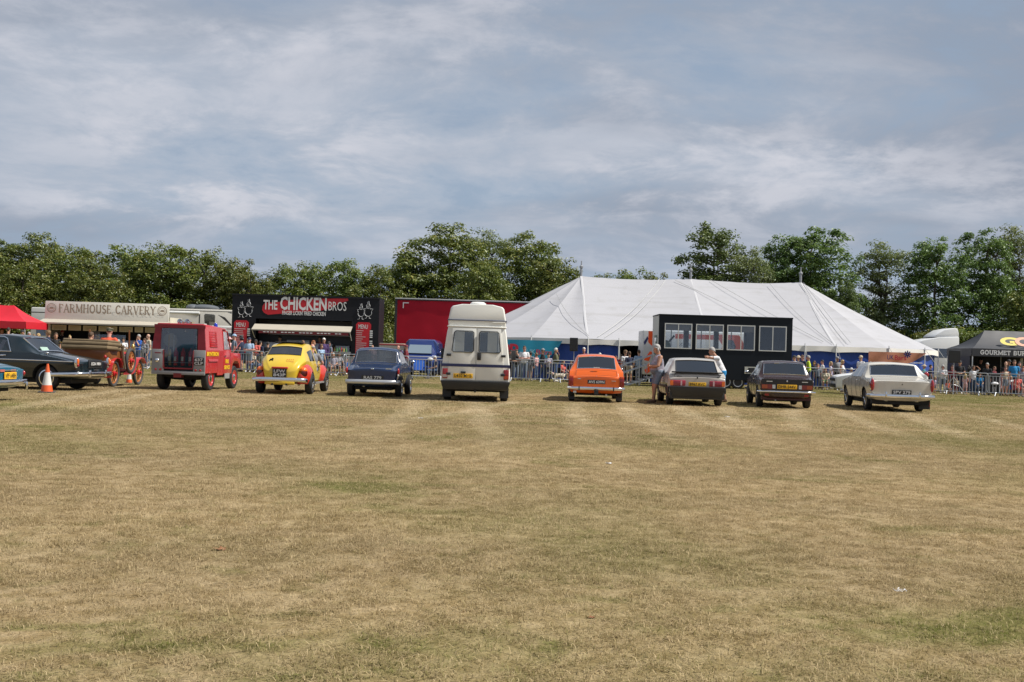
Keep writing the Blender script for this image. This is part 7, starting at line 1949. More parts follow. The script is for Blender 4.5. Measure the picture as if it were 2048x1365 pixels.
def stand_joints(**kw):
    J = dict(head=V(0, -.01, 1.63), neck=V(0, .02, 1.43), chest=V(0, .0, 1.27), belly=V(0, -.012, 1.08), pelvis=V(0, .01, .95),
             shL=V(-.185, .01, 1.405), shR=V(.185, .01, 1.405), elL=V(-.235, .03, 1.12), elR=V(.235, .03, 1.12), wrL=V(-.235, -.06, .88), wrR=V(.235, -.06, .88),
             haL=V(-.23, -.09, .78), haR=V(.23, -.09, .78), pnL=V(1, 0, 0), pnR=V(-1, 0, 0),
             hiL=V(-.088, .01, .90), hiR=V(.088, .01, .90), knL=V(-.105, -.01, .50), knR=V(.105, -.01, .50), anL=V(-.11, .02, .085), anR=V(.11, .02, .085))
    J.update(kw); return J
yawm = lambda a, p=0.: Matrix.Rotation(R(a), 3, 'Z') @ Matrix.Rotation(R(p), 3, 'X')
cross = dict(elL=V(-.25, -.06, 1.13), elR=V(.25, -.06, 1.13), wrL=V(.06, -.19, 1.15), wrR=V(-.06, -.17, 1.11), haL=V(.15, -.17, 1.16), haR=V(-.15, -.15, 1.13), pnL=V(0, 1, 0), pnR=V(0, 1, 0))
rail = dict(elL=V(-.24, -.10, 1.14), elR=V(.24, -.10, 1.14), wrL=V(-.06, -.27, 1.08), wrR=V(.06, -.27, 1.08), haL=V(.02, -.30, 1.07), haR=V(-.02, -.30, 1.05), pnL=V(0, 0, -1), pnR=V(0, 0, -1), head=V(0, -.05, 1.62))
walk = dict(knL=V(-.10, -.12, .52), anL=V(-.10, -.16, .09), knR=V(.10, .04, .50), anR=V(.10, .26, .13), elL=V(-.24, .10, 1.13), wrL=V(-.23, .10, .88), haL=V(-.22, .08, .78), elR=V(.24, -.05, 1.13), wrR=V(.21, -.20, .95), haR=V(.20, -.26, .87))
face = dict(elR=V(.22, -.12, 1.18), wrR=V(.07, -.17, 1.42), haR=V(.03, -.15, 1.52), pnR=V(0, 1, 0), elL=V(-.23, -.06, 1.12), wrL=V(-.02, -.20, 1.10), haL=V(.08, -.19, 1.12))
armup = dict(elR=V(.40, -.05, 1.56), wrR=V(.22, -.08, 1.72), haR=V(.12, -.07, 1.74), pnR=V(0, 0, -1))
hold = dict(elL=V(-.23, -.04, 1.13), elR=V(.23, -.04, 1.13), wrL=V(-.10, -.26, 1.18), wrR=V(.10, -.26, 1.18), haL=V(-.04, -.32, 1.24), haR=V(.04, -.32, 1.24), pnL=V(1, 0, 0), pnR=V(-1, 0, 0), head_rot=yawm(0, 14))
def sit_joints(**kw):
    J = stand_joints(head=V(0, -.03, 1.22), neck=V(0, .02, 1.02), chest=V(0, .02, .86), belly=V(0, .0, .67), pelvis=V(0, .03, .53),
                     shL=V(-.185, .02, .995), shR=V(.185, .02, .995), elL=V(-.24, -.02, .72), elR=V(.24, -.02, .72), wrL=V(-.12, -.24, .64), wrR=V(.12, -.24, .64), haL=V(-.06, -.32, .62), haR=V(.06, -.32, .62), pnL=V(0, 0, -1), pnR=V(0, 0, -1),
                     hiL=V(-.09, .0, .51), hiR=V(.09, .0, .51), knL=V(-.12, -.42, .50), knR=V(.12, -.42, .50), anL=V(-.12, -.38, .085), anR=V(.12, -.40, .085))
    J.update(kw); return J
KIT = {
 'stand': make_body('person', stand_joints()), 'cross': make_body('person', stand_joints(**cross), 1.06), 'rail': make_body('person', stand_joints(**rail), 1.05),
 'walk': make_body('person', stand_joints(**walk)), 'face': make_body('person', stand_joints(**face), 1.1), 'fstand': make_body('person', stand_joints(), .90, 1, True),
 'fhold': make_body('person', stand_joints(**hold), .92, 1, True), 'armup': make_body('person', stand_joints(**armup), .92, 1, True), 'big': make_body('person', stand_joints(), 1.22),
 'sit': make_body('person', sit_joints()), 'fsit': make_body('person', sit_joints(elR=V(.23, -.12, .74), wrR=V(.16, -.33, .70), haR=V(.13, -.42, .66)), .95, 1, True),
 'kid': make_body('person', stand_joints(), .92, 1.30), 'kidhold': make_body('person', stand_joints(**rail), .92, 1.30), 'kidsit': make_body('person', sit_joints(), .9, 1.25),
}
# hair and hats, built round a head at the origin
def hair_mesh(kind):
    mb = MB(); rnd = random.Random(hash(kind) % 1000 if False else len(kind) * 7)
    def dome(r, cut, drop_back=0., lump=.0, seed=1, n=20, m_=12):
        vs = []; fs = []
        for i in range(m_ + 1):
            for j in range(n):
                ph = 2 * math.pi * j / n; back = (math.sin(ph) + 1) / 2        # +y is the back of the head
                lim = cut + (drop_back * back ** 1.3)
                th = lim * i / m_
                lm = 1 + lump * noise.noise((math.cos(ph) * 2.5 + seed, math.sin(ph) * 2.5, th * 3))
                vs.append((r[0] * math.sin(th) * math.cos(ph) * lm, .008 + r[1] * math.sin(th) * math.sin(ph) * lm, .035 + r[2] * math.cos(th) * lm))
        for i in range(m_):
            for j in range(n): fs.append((i * n + j, (i + 1) * n + j, (i + 1) * n + (j + 1) % n, i * n + (j + 1) % n))
        mb.add(vs, fs)
    if kind == 'short': dome((.086, .104, .116), 1.15, .95, .10)
    elif kind == 'curly': dome((.104, .118, .130), 1.25, 1.0, .35, 4)
    elif kind == 'bald': dome((.083, .101, .06), 1.75, .35, .05); mb.v = [v for v in mb.v]
    elif kind == 'long':
        dome((.090, .108, .120), 1.15, 1.0, .12)
        for x in np.linspace(-.07, .07, 6): mb.tube([(x, .085, .05), (x * 1.15, .10, -.06), (x * 1.2, .09, -.20), (x * .9, .08, -.27)], [.028, .034, .030, .010], 7)
    elif kind == 'bob':
        dome((.096, .112, .122), 1.2, 1.2, .14, 3)
        for s in (-1, 1): mb.tube([(s * .085, .01, .04), (s * .096, .0, -.03), (s * .085, -.01, -.10)], [.022, .03, .012], 7)
    elif kind == 'bun': dome((.088, .106, .118), 1.15, .95, .10); mb.ell((0, .06, .155), (.045, .045, .045))
    elif kind in ('cap', 'flat'):
        dome((.092, .112, .118 if kind == 'cap' else .085), 1.42, .12, .03)
        mb.hexa([(-.07, -.09, .045), (.07, -.09, .045), (.075, -.06, .05), (-.075, -.06, .05), (-.05, -.185 if kind == 'cap' else -.14, .03), (.05, -.185 if kind == 'cap' else -.14, .03), (.075, -.06, .062), (-.075, -.06, .062)])
        if kind == 'flat': mb.ell((0, -.01, .082), (.112, .135, .038), 14, 9, Matrix.Rotation(R(10), 3, 'X'))
    elif kind == 'hat':
        dome((.094, .112, .120), 1.4, .05, .02)
        mb.lathe([(.09, 0), (.15, -.005), (.19, -.03), (.188, -.036), (.15, -.012), (.09, -.008)], (0, .008, .065), n=24)
    me = bpy.data.meshes.new('hair'); me.from_pydata(mb.v, [], mb.f)
    if kind == 'bald':
        bm = bmesh.new(); bm.from_mesh(me); bmesh.ops.delete(bm, geom=[v for v in bm.verts if v.co.z > .07 or (v.co.y < .0)], context='VERTS'); bm.to_mesh(me); bm.free()
    me.shade_smooth()
    return me
HAIR = {k_: hair_mesh(k_) for k_ in ('short', 'curly', 'bald', 'long', 'bob', 'bun', 'cap', 'flat', 'hat')}
SHADES = MB(); SHADES.box((-.034, -.098, .012), (.052, .014, .032)); SHADES.box((.034, -.098, .012), (.052, .014, .032)); SHADES.box((0, -.100, .018), (.03, .008, .008))
for s_ in (-1, 1): SHADES.box((s_ * .074, -.045, .016), (.006, .11, .008))
SHADES = SHADES.mesh('sunglasses', 30)
EYE = MB().ell((0, 0, 0), (.011, .006, .007), 10, 6).mesh('eye', 60)
SKINS = [mat('skin_fair', (.50, .29, .20), .6), mat('skin_tan', (.40, .21, .135), .6), mat('skin_pink', (.52, .26, .20), .6), mat('skin_brown', (.22, .115, .07), .6)]
HC = {'brown': (.075, .04, .02), 'dark': (.018, .014, .012), 'blond': (.42, .29, .13), 'grey': (.34, .33, .32), 'white': (.66, .65, .62), 'ginger': (.26, .085, .025), 'lightbrown': (.17, .10, .05)}
CL = {'white': (.68, .68, .70), 'navy': (.018, .025, .06), 'black': (.018, .018, .02), 'blue': (.02, .10, .42), 'lightblue': (.30, .42, .58), 'greyblue': (.16, .20, .26), 'grey': (.22, .22, .24), 'red': (.50, .03, .025), 'coral': (.60, .12, .10), 'maroon': (.16, .02, .03),
      'orange': (.66, .10, .045), 'yellow': (.62, .42, .10), 'cream': (.56, .50, .38), 'pink': (.62, .36, .36), 'lilac': (.46, .42, .56), 'olive': (.12, .12, .07), 'jeans': (.055, .095, .19), 'khaki': (.30, .25, .17), 'beige': (.46, .38, .28), 'green': (.10, .30, .10), 'purple': (.06, .03, .11), 'teal': (.03, .22, .26), 'hivis': (.55, .72, .05), 'brown': (.10, .06, .035), 'tealblue': (.02, .22, .48), 'patterned': (.30, .28, .34)}
def clothm(c): return mat('cloth_' + c, CL[c], .85, noise_amt=.45 if c == 'patterned' else .22, noise_scale=30 if c == 'patterned' else 7)
def hairm(c, hat=False): return mat(('hat_' if hat else 'hair_') + c, (CL if hat else HC)[c], .7, noise_amt=.4, noise_scale=40)
_pr = random.Random(77)
def person(pos, kit, facing, hair, top, bottom, label, scale=1.0, skin=None, shades=False, eyes=False, shoes=None, extra=None, group=None, dress=False):
    """pos: ground point; facing 0 looks at the camera, 90 to the right, -90 to the left, 180 away"""
    K = KIT[kit] if isinstance(kit, str) else kit
    sk = skin or _pr.choice(SKINS[:3])
    o = mobj('person', K['body'], sk, None, pos, R(facing)); tag(o, label, 'person', group)
    o.scale = (scale, scale, scale)
    if K['body'].materials[0] != sk: o.material_slots[0].link = 'OBJECT'; o.material_slots[0].material = sk
    def child(nm, me, m_):
        c = mobj(nm, me, m_, o); return c
    tk, tc = top; child({'tee': 'shirt', 'long': 'jacket', 'vest': 'top'}[tk], K[tk], clothm(tc))
    bk, bc = bottom; child(bk, K[bk], clothm(bc))
    child('shoes', K['shoes'], clothm(shoes or _pr.choice(['black', 'white', 'brown', 'grey'])))
    hc, rt, hs = K['head_m']
    if hair:
        hk, hcol = hair
        hat = hk in ('cap', 'flat', 'hat')
        h = child('hat' if hat else 'hair', HAIR[hk], hairm(hcol, hat)); h.matrix_local = Matrix.Translation(hc) @ rt.to_4x4() @ Matrix.Diagonal((hs, hs, hs, 1))
        if hat:
            h2 = child('hair', HAIR['bald'], hairm(_pr.choice(['brown', 'grey', 'dark']))); h2.matrix_local = Matrix.Translation(hc) @ rt.to_4x4() @ Matrix.Diagonal((hs, hs, hs, 1))
    if shades:
        g_ = child('sunglasses', SHADES, BLACK); g_.matrix_local = Matrix.Translation(hc) @ rt.to_4x4() @ Matrix.Diagonal((hs, hs, hs, 1))
    if eyes:
        for s in (-1, 1):
            e = child('eye', EYE, mat('eye_dark', (.03, .02, .02), .3)); e.matrix_local = Matrix.Translation(hc + rt @ V(s * .032 * hs, -.086 * hs, .010 * hs)) @ rt.to_4x4()
    return o
def folk(px, head_py, Y, kit, facing, hair, top, bottom, label, grp='spectators behind the barriers', chair=None, **kw):
    """spectator whose head top shows at photo pixel px,head_py, standing Y metres away; the height follows"""
    K = KIT[kit]; p = at(px, head_py, Y); s = p.z / (K['top'] + .02)
    lo, hi = (.80, 1.12) if kit[:3] != 'kid' else (.45, .95)
    s = min(hi, max(lo, s))
    person((p.x, Y, .0), kit, facing, hair, top, bottom, label, s, group=grp, **kw)
    if chair and 'sit' in kit: camp_chair(p.x, Y, R(facing), chair, s)
def camp_chair(x, y, rz, col, s, label=None):
    o = thing('camping_chair', label or '%s folding chair with sitter, %s' % (col, _place(x, y)), 'chair', (x, y, 0), rz, 'camping chairs'); o.scale = (s, s, s)
    cm = clothm(col)
    MB().hexa([(-.26, -.22, .40), (.26, -.22, .40), (.24, .20, .36), (-.24, .20, .36), (-.26, -.22, .42), (.26, -.22, .42), (.24, .20, .38), (-.24, .20, .38)]).obj('seat', cm, o)
    MB().hexa([(-.26, .20, .40), (.26, .20, .40), (.26, .22, .40), (-.26, .22, .40), (-.28, .32, .88), (.28, .32, .88), (.28, .34, .88), (-.28, .34, .88)]).obj('backrest', cm, o)
    for s_ in (-1, 1):
        MB().tube([(s_ * .27, -.26, .01), (-s_ * .22, .24, .40)], .010, 5).obj('leg', BLACK, o); MB().tube([(s_ * .27, .28, .01), (s_ * .27, .32, .90)], .010, 5).obj('leg', BLACK, o); MB().tube([(-s_ * .25, -.26, .42), (s_ * .25, -.26, .01)], .010, 5).obj('leg', BLACK, o)
        MB().box((s_ * .29, .0, .60), (.05, .46, .02)).obj('armrest', cm, o); MB().tube([(s_ * .29, -.22, .40), (s_ * .29, -.22, .60)], .010, 5).obj('arm_post', BLACK, o)
_chn = [0]
def _place(x, y):
    px = 1024 + x / y * F_PX
    for lim, s in ((310, 'the fire vehicle left side'), (512, 'the barrier left of the beetle, first seat'), (560, 'the barrier left of the beetle, second seat'), (672, 'the barrier right of the beetle, left seat'), (700, 'the barrier right of the beetle, right seat'), (830, 'the navy saloon right side'), (900, 'the campervan left side'), (1110, 'the campervan right side'), (1135, 'the dog'), (1160, 'the orange estate left side'), (1700, 'the white hatchback nose'), (1930, 'the speaker tripod'), (2000, 'the man in the dark blazer')):
        if px < lim: return s
    return 'the right picture edge'

T = 'trousers'; S_ = 'shorts'
folk(3, 657, 63, 'rail', 60, ('short', 'brown'), ('tee', 'white'), (T, 'grey'), 'fair-armed person at the very left edge under the red gazebo')
folk(17, 655, 61.5, 'stand', 180, ('short', 'dark'), ('tee', 'navy'), (T, 'jeans'), 'dark-haired man in navy seen from behind under the red gazebo')
folk(37, 667, 62.5, 'fstand', 150, ('long', 'lightbrown'), ('tee', 'pink'), (T, 'jeans'), 'short light-brown-haired woman under the red gazebo beside the black cap')
folk(45, 660, 61, 'stand', 120, ('cap', 'black'), ('tee', 'black'), (T, 'grey'), 'man in a black cap beside the red gazebo pole')
folk(58, 664, 61.5, 'stand', 70, ('short', 'grey'), ('tee', 'white'), (T, 'khaki'), 'grey-haired man in white right of the red gazebo pole')
folk(77, 667, 62, 'fstand', -60, ('bob', 'blond'), ('tee', 'beige'), (T, 'jeans'), 'blond woman in beige at the red gazebo corner')
folk(97, 661, 57, 'stand', -75, ('curly', 'lightbrown'), ('tee', 'navy'), (T, 'jeans'), 'curly-headed man over the teal saloon roof')
folk(112, 665, 59, 'kid', 30, ('short', 'brown'), ('tee', 'black'), (T, 'jeans'), 'brown-haired boy in black over the teal saloon roof end')
folk(140, 672, 56, 'fstand', 40, ('bun', 'blond'), ('vest', 'pink'), (S_, 'jeans'), 'blond woman with topknot in a pale pink vest top')
folk(247, 675, 59.5, 'fhold', 15, ('bob', 'dark'), ('tee', 'white'), (T, 'yellow'), 'dark-haired woman in white top and gold trousers near the vintage car')
folk(268, 690, 60.5, 'fstand', 0, ('long', 'brown'), ('tee', 'grey'), (T, 'yellow'), 'brown-haired woman in grey with gold trousers behind the barrier')
folk(278, 669, 59.3, 'face', -40, ('short', 'grey'), ('tee', 'blue'), (T, 'jeans'), 'man in bright blue T-shirt holding his chin')
folk(290, 677, 59.0, 'fstand', -20, ('bob', 'brown'), ('long', 'grey'), (T, 'navy'), 'woman in a dark grey jacket next to the bright blue T-shirt')
folk(297, 668, 60.2, 'stand', -50, ('bald', 'grey'), ('tee', 'cream'), (T, 'jeans'), 'bald man in a cream shirt left of the fire vehicle')
folk(294, 722, 59.6, 'kidsit', 0, ('short', 'blond'), ('tee', 'grey'), (S_, 'grey'), 'small child in grey sitting by the barrier left of the fire vehicle', chair='grey')
folk(459, 674, 59, 'fstand', 30, ('hat', 'pink'), ('tee', 'pink'), (S_, 'white'), 'woman in a pale pink sun hat beside the fire vehicle windscreen')
folk(469, 668, 58.6, 'stand', -80, ('cap', 'lightblue'), ('tee', 'greyblue'), (S_, 'khaki'), 'man in a light blue cap and grey-blue T-shirt')
folk(483, 671, 58.4, 'stand', -100, ('cap', 'black'), ('tee', 'navy'), (S_, 'navy'), 'man in a black cap and navy T-shirt')
folk(499, 675, 57.6, 'cross', -5, ('cap', 'navy'), ('tee', 'lightblue'), (S_, 'greyblue'), 'man in a navy cap with folded arms and light blue shirt')
folk(512, 679, 58.2, 'fhold', -10, ('bob', 'dark'), ('tee', 'coral'), (T, 'navy'), 'woman in sunglasses and a coral top left of the beetle', shades=True)
folk(521, 682, 59.3, 'stand', 150, ('short', 'dark'), ('long', 'navy'), (T, 'navy'), 'man in a navy jacket behind the coral top')
folk(505, 707, 57.9, 'fsit', -10, ('long', 'brown'), ('tee', 'beige'), (T, 'jeans'), 'seated girl in beige camouflage top and jeans', chair='greyblue')
folk(523, 711, 57.7, 'sit', 5, ('short', 'brown'), ('tee', 'olive'), (T, 'jeans'), 'seated boy in olive and jeans beside the beetle', chair='black')
folk(606, 681, 58, 'stand', 60, ('short', 'lightbrown'), ('tee', 'white'), (T, 'grey'), 'man in white over the beetle roof')
folk(627, 681, 57.5, 'fstand', 100, ('long', 'ginger'), ('tee', 'maroon'), (T, 'jeans'), 'ginger-haired woman in dark red above the beetle side window')
folk(648, 676, 58.6, 'big', 0, ('short', 'white'), ('long', 'purple'), (T, 'jeans'), 'white-haired man in sunglasses and a dark purple top', shades=True)
folk(643, 689, 57.8, 'fstand', 40, ('bob', 'lightbrown'), ('tee', 'lightblue'), (T, 'jeans'), 'girl in pale blue in front of the white-haired man')
folk(667, 706, 56.6, 'sit', 10, ('short', 'white'), ('tee', 'patterned'), (S_, 'grey'), 'seated white-haired spectator in patterned grey with bare knees', chair='grey')
folk(678, 704, 57.0, 'fsit', 35, ('bob', 'brown'), ('tee', 'grey'), (S_, 'navy'), 'seated brown-haired woman in grey right of the beetle', chair='black')
folk(708, 712, 57, 'kid', 10, ('short', 'ginger'), ('tee', 'red'), (S_, 'navy'), 'ginger child in red behind the navy saloon left corner')
folk(745, 690, 60, 'stand', 20, ('bald', 'grey'), ('tee', 'pink'), (T, 'khaki'), 'bald man showing over the navy saloon roof')
folk(797, 691, 58.5, 'stand', -30, ('bald', 'dark'), ('long', 'black'), (T, 'grey'), 'bald man in a black jacket in front of the cream hardtop')
folk(813, 690, 57.5, 'stand', -95, ('cap', 'maroon'), ('long', 'maroon'), (T, 'navy'), 'man in maroon cap and top before the blue van')
folk(801, 722, 55.6, 'kid', 20, ('short', 'ginger'), ('tee', 'patterned'), (S_, 'navy'), 'ginger child in a checked top beside the navy saloon')
folk(871, 712, 55.2, 'sit', -70, ('short', 'white'), ('tee', 'navy'), (T, 'jeans'), 'white-haired man in jeans seated left of the campervan', chair='navy')
folk(1021, 700, 57.2, 'fhold', 20, ('long', 'dark'), ('tee', 'black'), (T, 'black'), 'dark-haired woman in black half hidden by the campervan')
folk(1033, 699, 56.8, 'face', 20, ('bob', 'brown'), ('tee', 'black'), (T, 'greyblue'), 'brown-haired woman with hand at her chin right of the campervan')
folk(1049, 692, 56.4, 'cross', 0, ('short', 'brown'), ('tee', 'white'), (T, 'greyblue'), 'man in sunglasses and white polo shirt with folded arms', shades=True)
folk(1061, 703, 57.6, 'fstand', 160, ('bob', 'dark'), ('long', 'grey'), (S_, 'grey'), 'woman in grey with dark hair behind the white polo shirt')
folk(1086, 697, 57, 'walk', 95, ('cap', 'grey'), ('long', 'black'), (T, 'jeans'), 'man in a grey cap and black jacket walking right')
folk(1097, 713, 56.2, 'fhold', 10, ('bun', 'dark'), ('long', 'patterned'), (T, 'black'), 'dark-haired woman in a pale patterned cardigan')
folk(1112, 696, 56.8, 'face', 90, ('short', 'white'), ('long', 'olive'), (T, 'jeans'), 'white-haired man in an olive jacket facing right')
folk(1126, 727, 57.2, 'fsit', 60, ('long', 'brown'), ('tee', 'coral'), (S_, 'navy'), 'seated woman in coral reaching towards the dog', chair='black')
folk(1143, 731, 57.6, 'sit', -20, ('short', 'brown'), ('tee', 'black'), (S_, 'maroon'), 'seated man in black beside the orange estate', chair='navy')
folk(1168, 695, 57.5, 'stand', 0, ('short', 'white'), ('tee', 'maroon'), (T, 'navy'), 'white-haired man showing over the orange estate roof')
folk(1200, 706, 58.5, 'stand', 30, ('short', 'white'), ('tee', 'lightblue'), (T, 'navy'), 'small white head just over the orange estate roof')
folk(1232, 712, 58, 'kid', -20, ('short', 'brown'), ('tee', 'navy'), (S_, 'khaki'), 'boy beside the orange estate right shoulder')
folk(1251, 701, 57.2, 'fstand', 30, ('curly', 'lightbrown'), ('tee', 'white'), (T, 'black'), 'curly-haired woman in sunglasses and white shirt', shades=True)
folk(1259, 703, 56.4, 'stand', 200, ('short', 'brown'), ('tee', 'navy'), (S_, 'beige'), 'man in navy T-shirt and beige shorts seen from behind')
folk(1278, 700, 57.4, 'stand', 190, ('short', 'brown'), ('tee', 'lightblue'), (T, 'black'), 'man in a pale blue shirt at the marquee doorway')
folk(1589, 711, 57.5, 'stand', -80, ('cap', 'black'), ('tee', 'white'), (T, 'jeans'), 'man in a black cap at the navy trailer right corner')
folk(1597, 711, 58.2, 'fstand', -70, ('hat', 'beige'), ('tee', 'white'), (T, 'beige'), 'woman in a straw hat by the navy trailer corner')
folk(1605, 710, 57.4, 'stand', -60, ('short', 'brown'), ('tee', 'navy'), (T, 'jeans'), 'brown-haired man in navy left of the yellow vest')
folk(1617, 711, 57.6, 'stand', -100, ('short', 'grey'), ('long', 'hivis'), (T, 'navy'), 'grey-haired steward in a yellow high-visibility vest')
folk(1629, 722, 57.6, 'fstand', -20, ('bob', 'brown'), ('tee', 'navy'), (T, 'jeans'), 'brown-haired woman in navy right of the yellow vest')
folk(1636, 728, 57.2, 'kid', -10, ('short', 'lightbrown'), ('tee', 'greyblue'), (T, 'navy'), 'child in grey-blue next to the steward')
folk(1651, 738, 56.9, 'fsit', -15, ('long', 'brown'), ('tee', 'cream'), (S_, 'green'), 'seated woman in cream and green left of the white hatchback', chair='grey')
folk(1675, 713, 57.6, 'stand', 15, ('cap', 'grey'), ('tee', 'grey'), (T, 'black'), 'man in a grey cap and grey T-shirt before the blue wall')
folk(1685, 720, 57.2, 'fstand', 50, ('bob', 'blond'), ('vest', 'white'), (S_, 'white'), 'blond woman in a white sleeveless top')
folk(1703, 736, 57.2, 'kid', 20, ('hat', 'white'), ('tee', 'white'), (S_, 'navy'), 'child in a white sun hat behind the white hatchback bonnet')
folk(1722, 711, 57.6, 'stand', -60, ('cap', 'beige'), ('tee', 'white'), (T, 'khaki'), 'man in a beige cap left of the peach banner')
folk(1848, 738, 56.8, 'stand', 60, ('hat', 'beige'), ('tee', 'teal'), (T, 'jeans'), 'person in a beige hat and teal top right of the cream saloon')
folk(1871, 754, 56.2, 'kid', 60, ('short', 'blond'), ('tee', 'lilac'), (S_, 'jeans'), 'small child in a lilac top and denim shorts')
folk(1886, 742, 56.9, 'fhold', -30, ('bob', 'grey'), ('long', 'white'), (T, 'greyblue'), 'person wearing a white coat left of the speaker tripod')
folk(1905, 737, 57, 'fstand', 0, ('long', 'brown'), ('tee', 'maroon'), (T, 'brown'), 'brown-haired woman in maroon behind the speaker tripod')
folk(1920, 721, 56.4, 'rail', -20, ('cap', 'black'), ('tee', 'black'), (T, 'navy'), 'stout man in black T-shirt and black cap beside the speaker')
folk(1931, 748, 55.6, 'kidhold', 150, ('long', 'blond'), ('tee', 'pink'), (S_, 'pink'), 'little girl in pink standing at the barrier')
folk(1947, 742, 55.8, 'armup', 10, ('bob', 'brown'), ('tee', 'white'), (T, 'jeans'), 'woman in white shading her eyes with one arm')
folk(1975, 726, 55.6, 'stand', -45, ('short', 'grey'), ('long', 'black'), (T, 'navy'), 'grey-haired man in a dark blazer and blue shirt')
folk(2012, 723, 57.2, 'stand', -20, ('bald', 'grey'), ('tee', 'black'), (T, 'black'), 'bald man in black under the burger gazebo')
folk(2018, 719, 58.2, 'stand', 10, ('cap', 'black'), ('tee', 'black'), (T, 'black'), 'man in a black cap behind the bald man at the burger gazebo')
folk(2011, 733, 55.4, 'fstand', 10, ('bun', 'brown'), ('vest', 'beige'), (S_, 'greyblue'), 'woman in a beige strap top and grey skirt at the right')
folk(2004, 747, 56.0, 'kid', 20, ('long', 'brown'), ('tee', 'pink'), (S_, 'pink'), 'girl in pink between pushchair and the beige strap top')
folk(2029, 720, 56.4, 'stand', -15, ('short', 'brown'), ('tee', 'tealblue'), (T, 'navy'), 'boy in a bright blue T-shirt near the right edge')
folk(2039, 724, 57.6, 'stand', 0, ('short', 'dark'), ('tee', 'navy'), (T, 'black'), 'dark man in navy behind the bright blue T-shirt')
folk(2036, 755, 54.5, 'fsit', 0, ('cap', 'grey'), ('tee', 'coral'), (S_, 'coral'), 'seated woman in coral with a grey cap at the right edge', chair='maroon')
folk(2047, 733, 55.8, 'fstand', -30, ('long', 'ginger'), ('tee', 'patterned'), (T, 'grey'), 'ginger-haired woman cut by the right picture edge')

for a in [
 (8, 668, 60.5, 'fstand', 40, ('bob', 'dark'), ('tee', 'coral'), (T, 'jeans'), 'dark-haired woman in coral at the left edge below the red gazebo'),
 (68, 669, 63, 'kid', 30, ('short', 'lightbrown'), ('tee', 'lightblue'), (T, 'jeans'), 'boy in light blue at the red gazebo corner pole'),
 (237, 679, 61, 'stand', 160, ('short', 'grey'), ('tee', 'greyblue'), (T, 'navy'), 'grey-haired man in grey-blue beyond the vintage car driver'),
 (446, 676, 60.5, 'stand', 130, ('short', 'brown'), ('long', 'olive'), (T, 'navy'), 'man in an olive jacket seen over the fire vehicle bonnet'),
 (536, 684, 60.5, 'stand', 170, ('short', 'dark'), ('tee', 'black'), (T, 'black'), 'dark figure in black queueing left of the beetle'),
 (583, 684, 61, 'stand', 175, ('cap', 'grey'), ('tee', 'grey'), (T, 'jeans'), 'man in a grey cap queueing over the beetle roof'),
 (658, 683, 60, 'fstand', 150, ('long', 'dark'), ('tee', 'greyblue'), (T, 'black'), 'long-dark-haired woman in grey-blue at the chicken counter'),
 (693, 716, 58, 'kidsit', 0, ('short', 'brown'), ('tee', 'blue'), (S_, 'navy'), 'small child in blue sitting left of the navy saloon'),
 (1041, 704, 58.4, 'stand', 120, ('short', 'dark'), ('tee', 'grey'), (T, 'black'), 'man in grey behind the white polo shirt left shoulder'),
 (1073, 707, 58.6, 'fstand', -120, ('bob', 'lightbrown'), ('tee', 'pink'), (T, 'jeans'), 'woman in pink between grey cap and dark hair at the marquee'),
 (1243, 709, 59, 'fstand', -150, ('long', 'brown'), ('tee', 'red'), (S_, 'navy'), 'woman in red near the marquee doorway'),
 (1645, 720, 59.5, 'stand', -90, ('short', 'dark'), ('tee', 'white'), (T, 'jeans'), 'man in white standing before the blue wall right of the steward'),
 (1662, 726, 59.2, 'fstand', 70, ('long', 'blond'), ('tee', 'lilac'), (T, 'white'), 'long-blond woman in lilac left of the grey cap'),
 (1741, 724, 58.6, 'fstand', 20, ('bob', 'grey'), ('tee', 'lightblue'), (T, 'khaki'), 'grey-haired woman in light blue under the peach banner left end'),
 (1861, 745, 57.6, 'stand', 90, ('short', 'dark'), ('tee', 'navy'), (T, 'black'), 'man in navy between cream saloon and white coat'),
 (1896, 759, 55.9, 'kidsit', 10, ('short', 'brown'), ('tee', 'orange'), (S_, 'jeans'), 'child in orange sitting left of the speaker tripod'),
 (1913, 757, 56.0, 'kid', -20, ('long', 'brown'), ('tee', 'cream'), (S_, 'maroon'), 'girl in cream just right of the speaker pole'),
 (1938, 735, 58.2, 'fstand', 170, ('long', 'dark'), ('tee', 'olive'), (T, 'black'), 'dark-haired woman in olive facing the burger gazebo'),
 (1960, 752, 56.6, 'fsit', -20, ('bob', 'dark'), ('tee', 'tealblue'), (T, 'jeans'), 'seated woman in bright teal-blue left of the dark blazer'),
 (1989, 737, 57.8, 'stand', 40, ('short', 'lightbrown'), ('tee', 'maroon'), (T, 'grey'), 'man in maroon behind the pushchair'),
 (2022, 752, 55.6, 'kid', 0, ('short', 'blond'), ('tee', 'white'), (S_, 'blue'), 'blond child in white near the seated coral woman'),
]: folk(*a[:9], chair='grey' if 'sit' in a[3] else None)
# staff inside the stalls
folk(125, 660, 66.9, 'stand', 10, ('cap', 'red'), ('tee', 'black'), (T, 'black'), 'server in a red cap inside the carvery trailer', grp='stall staff')
folk(560, 672, 65.0, 'stand', 40, ('cap', 'black'), ('tee', 'black'), (T, 'black'), 'server in black at the left of the chicken counter', grp='stall staff')
folk(640, 668, 65.2, 'stand', -20, ('short', 'dark'), ('tee', 'red'), (T, 'black'), 'server in red at the middle of the chicken counter', grp='stall staff')
folk(1962, 716, 60.4, 'stand', 0, ('cap', 'black'), ('tee', 'black'), (T, 'black'), 'server in black inside the burger gazebo', grp='stall staff')

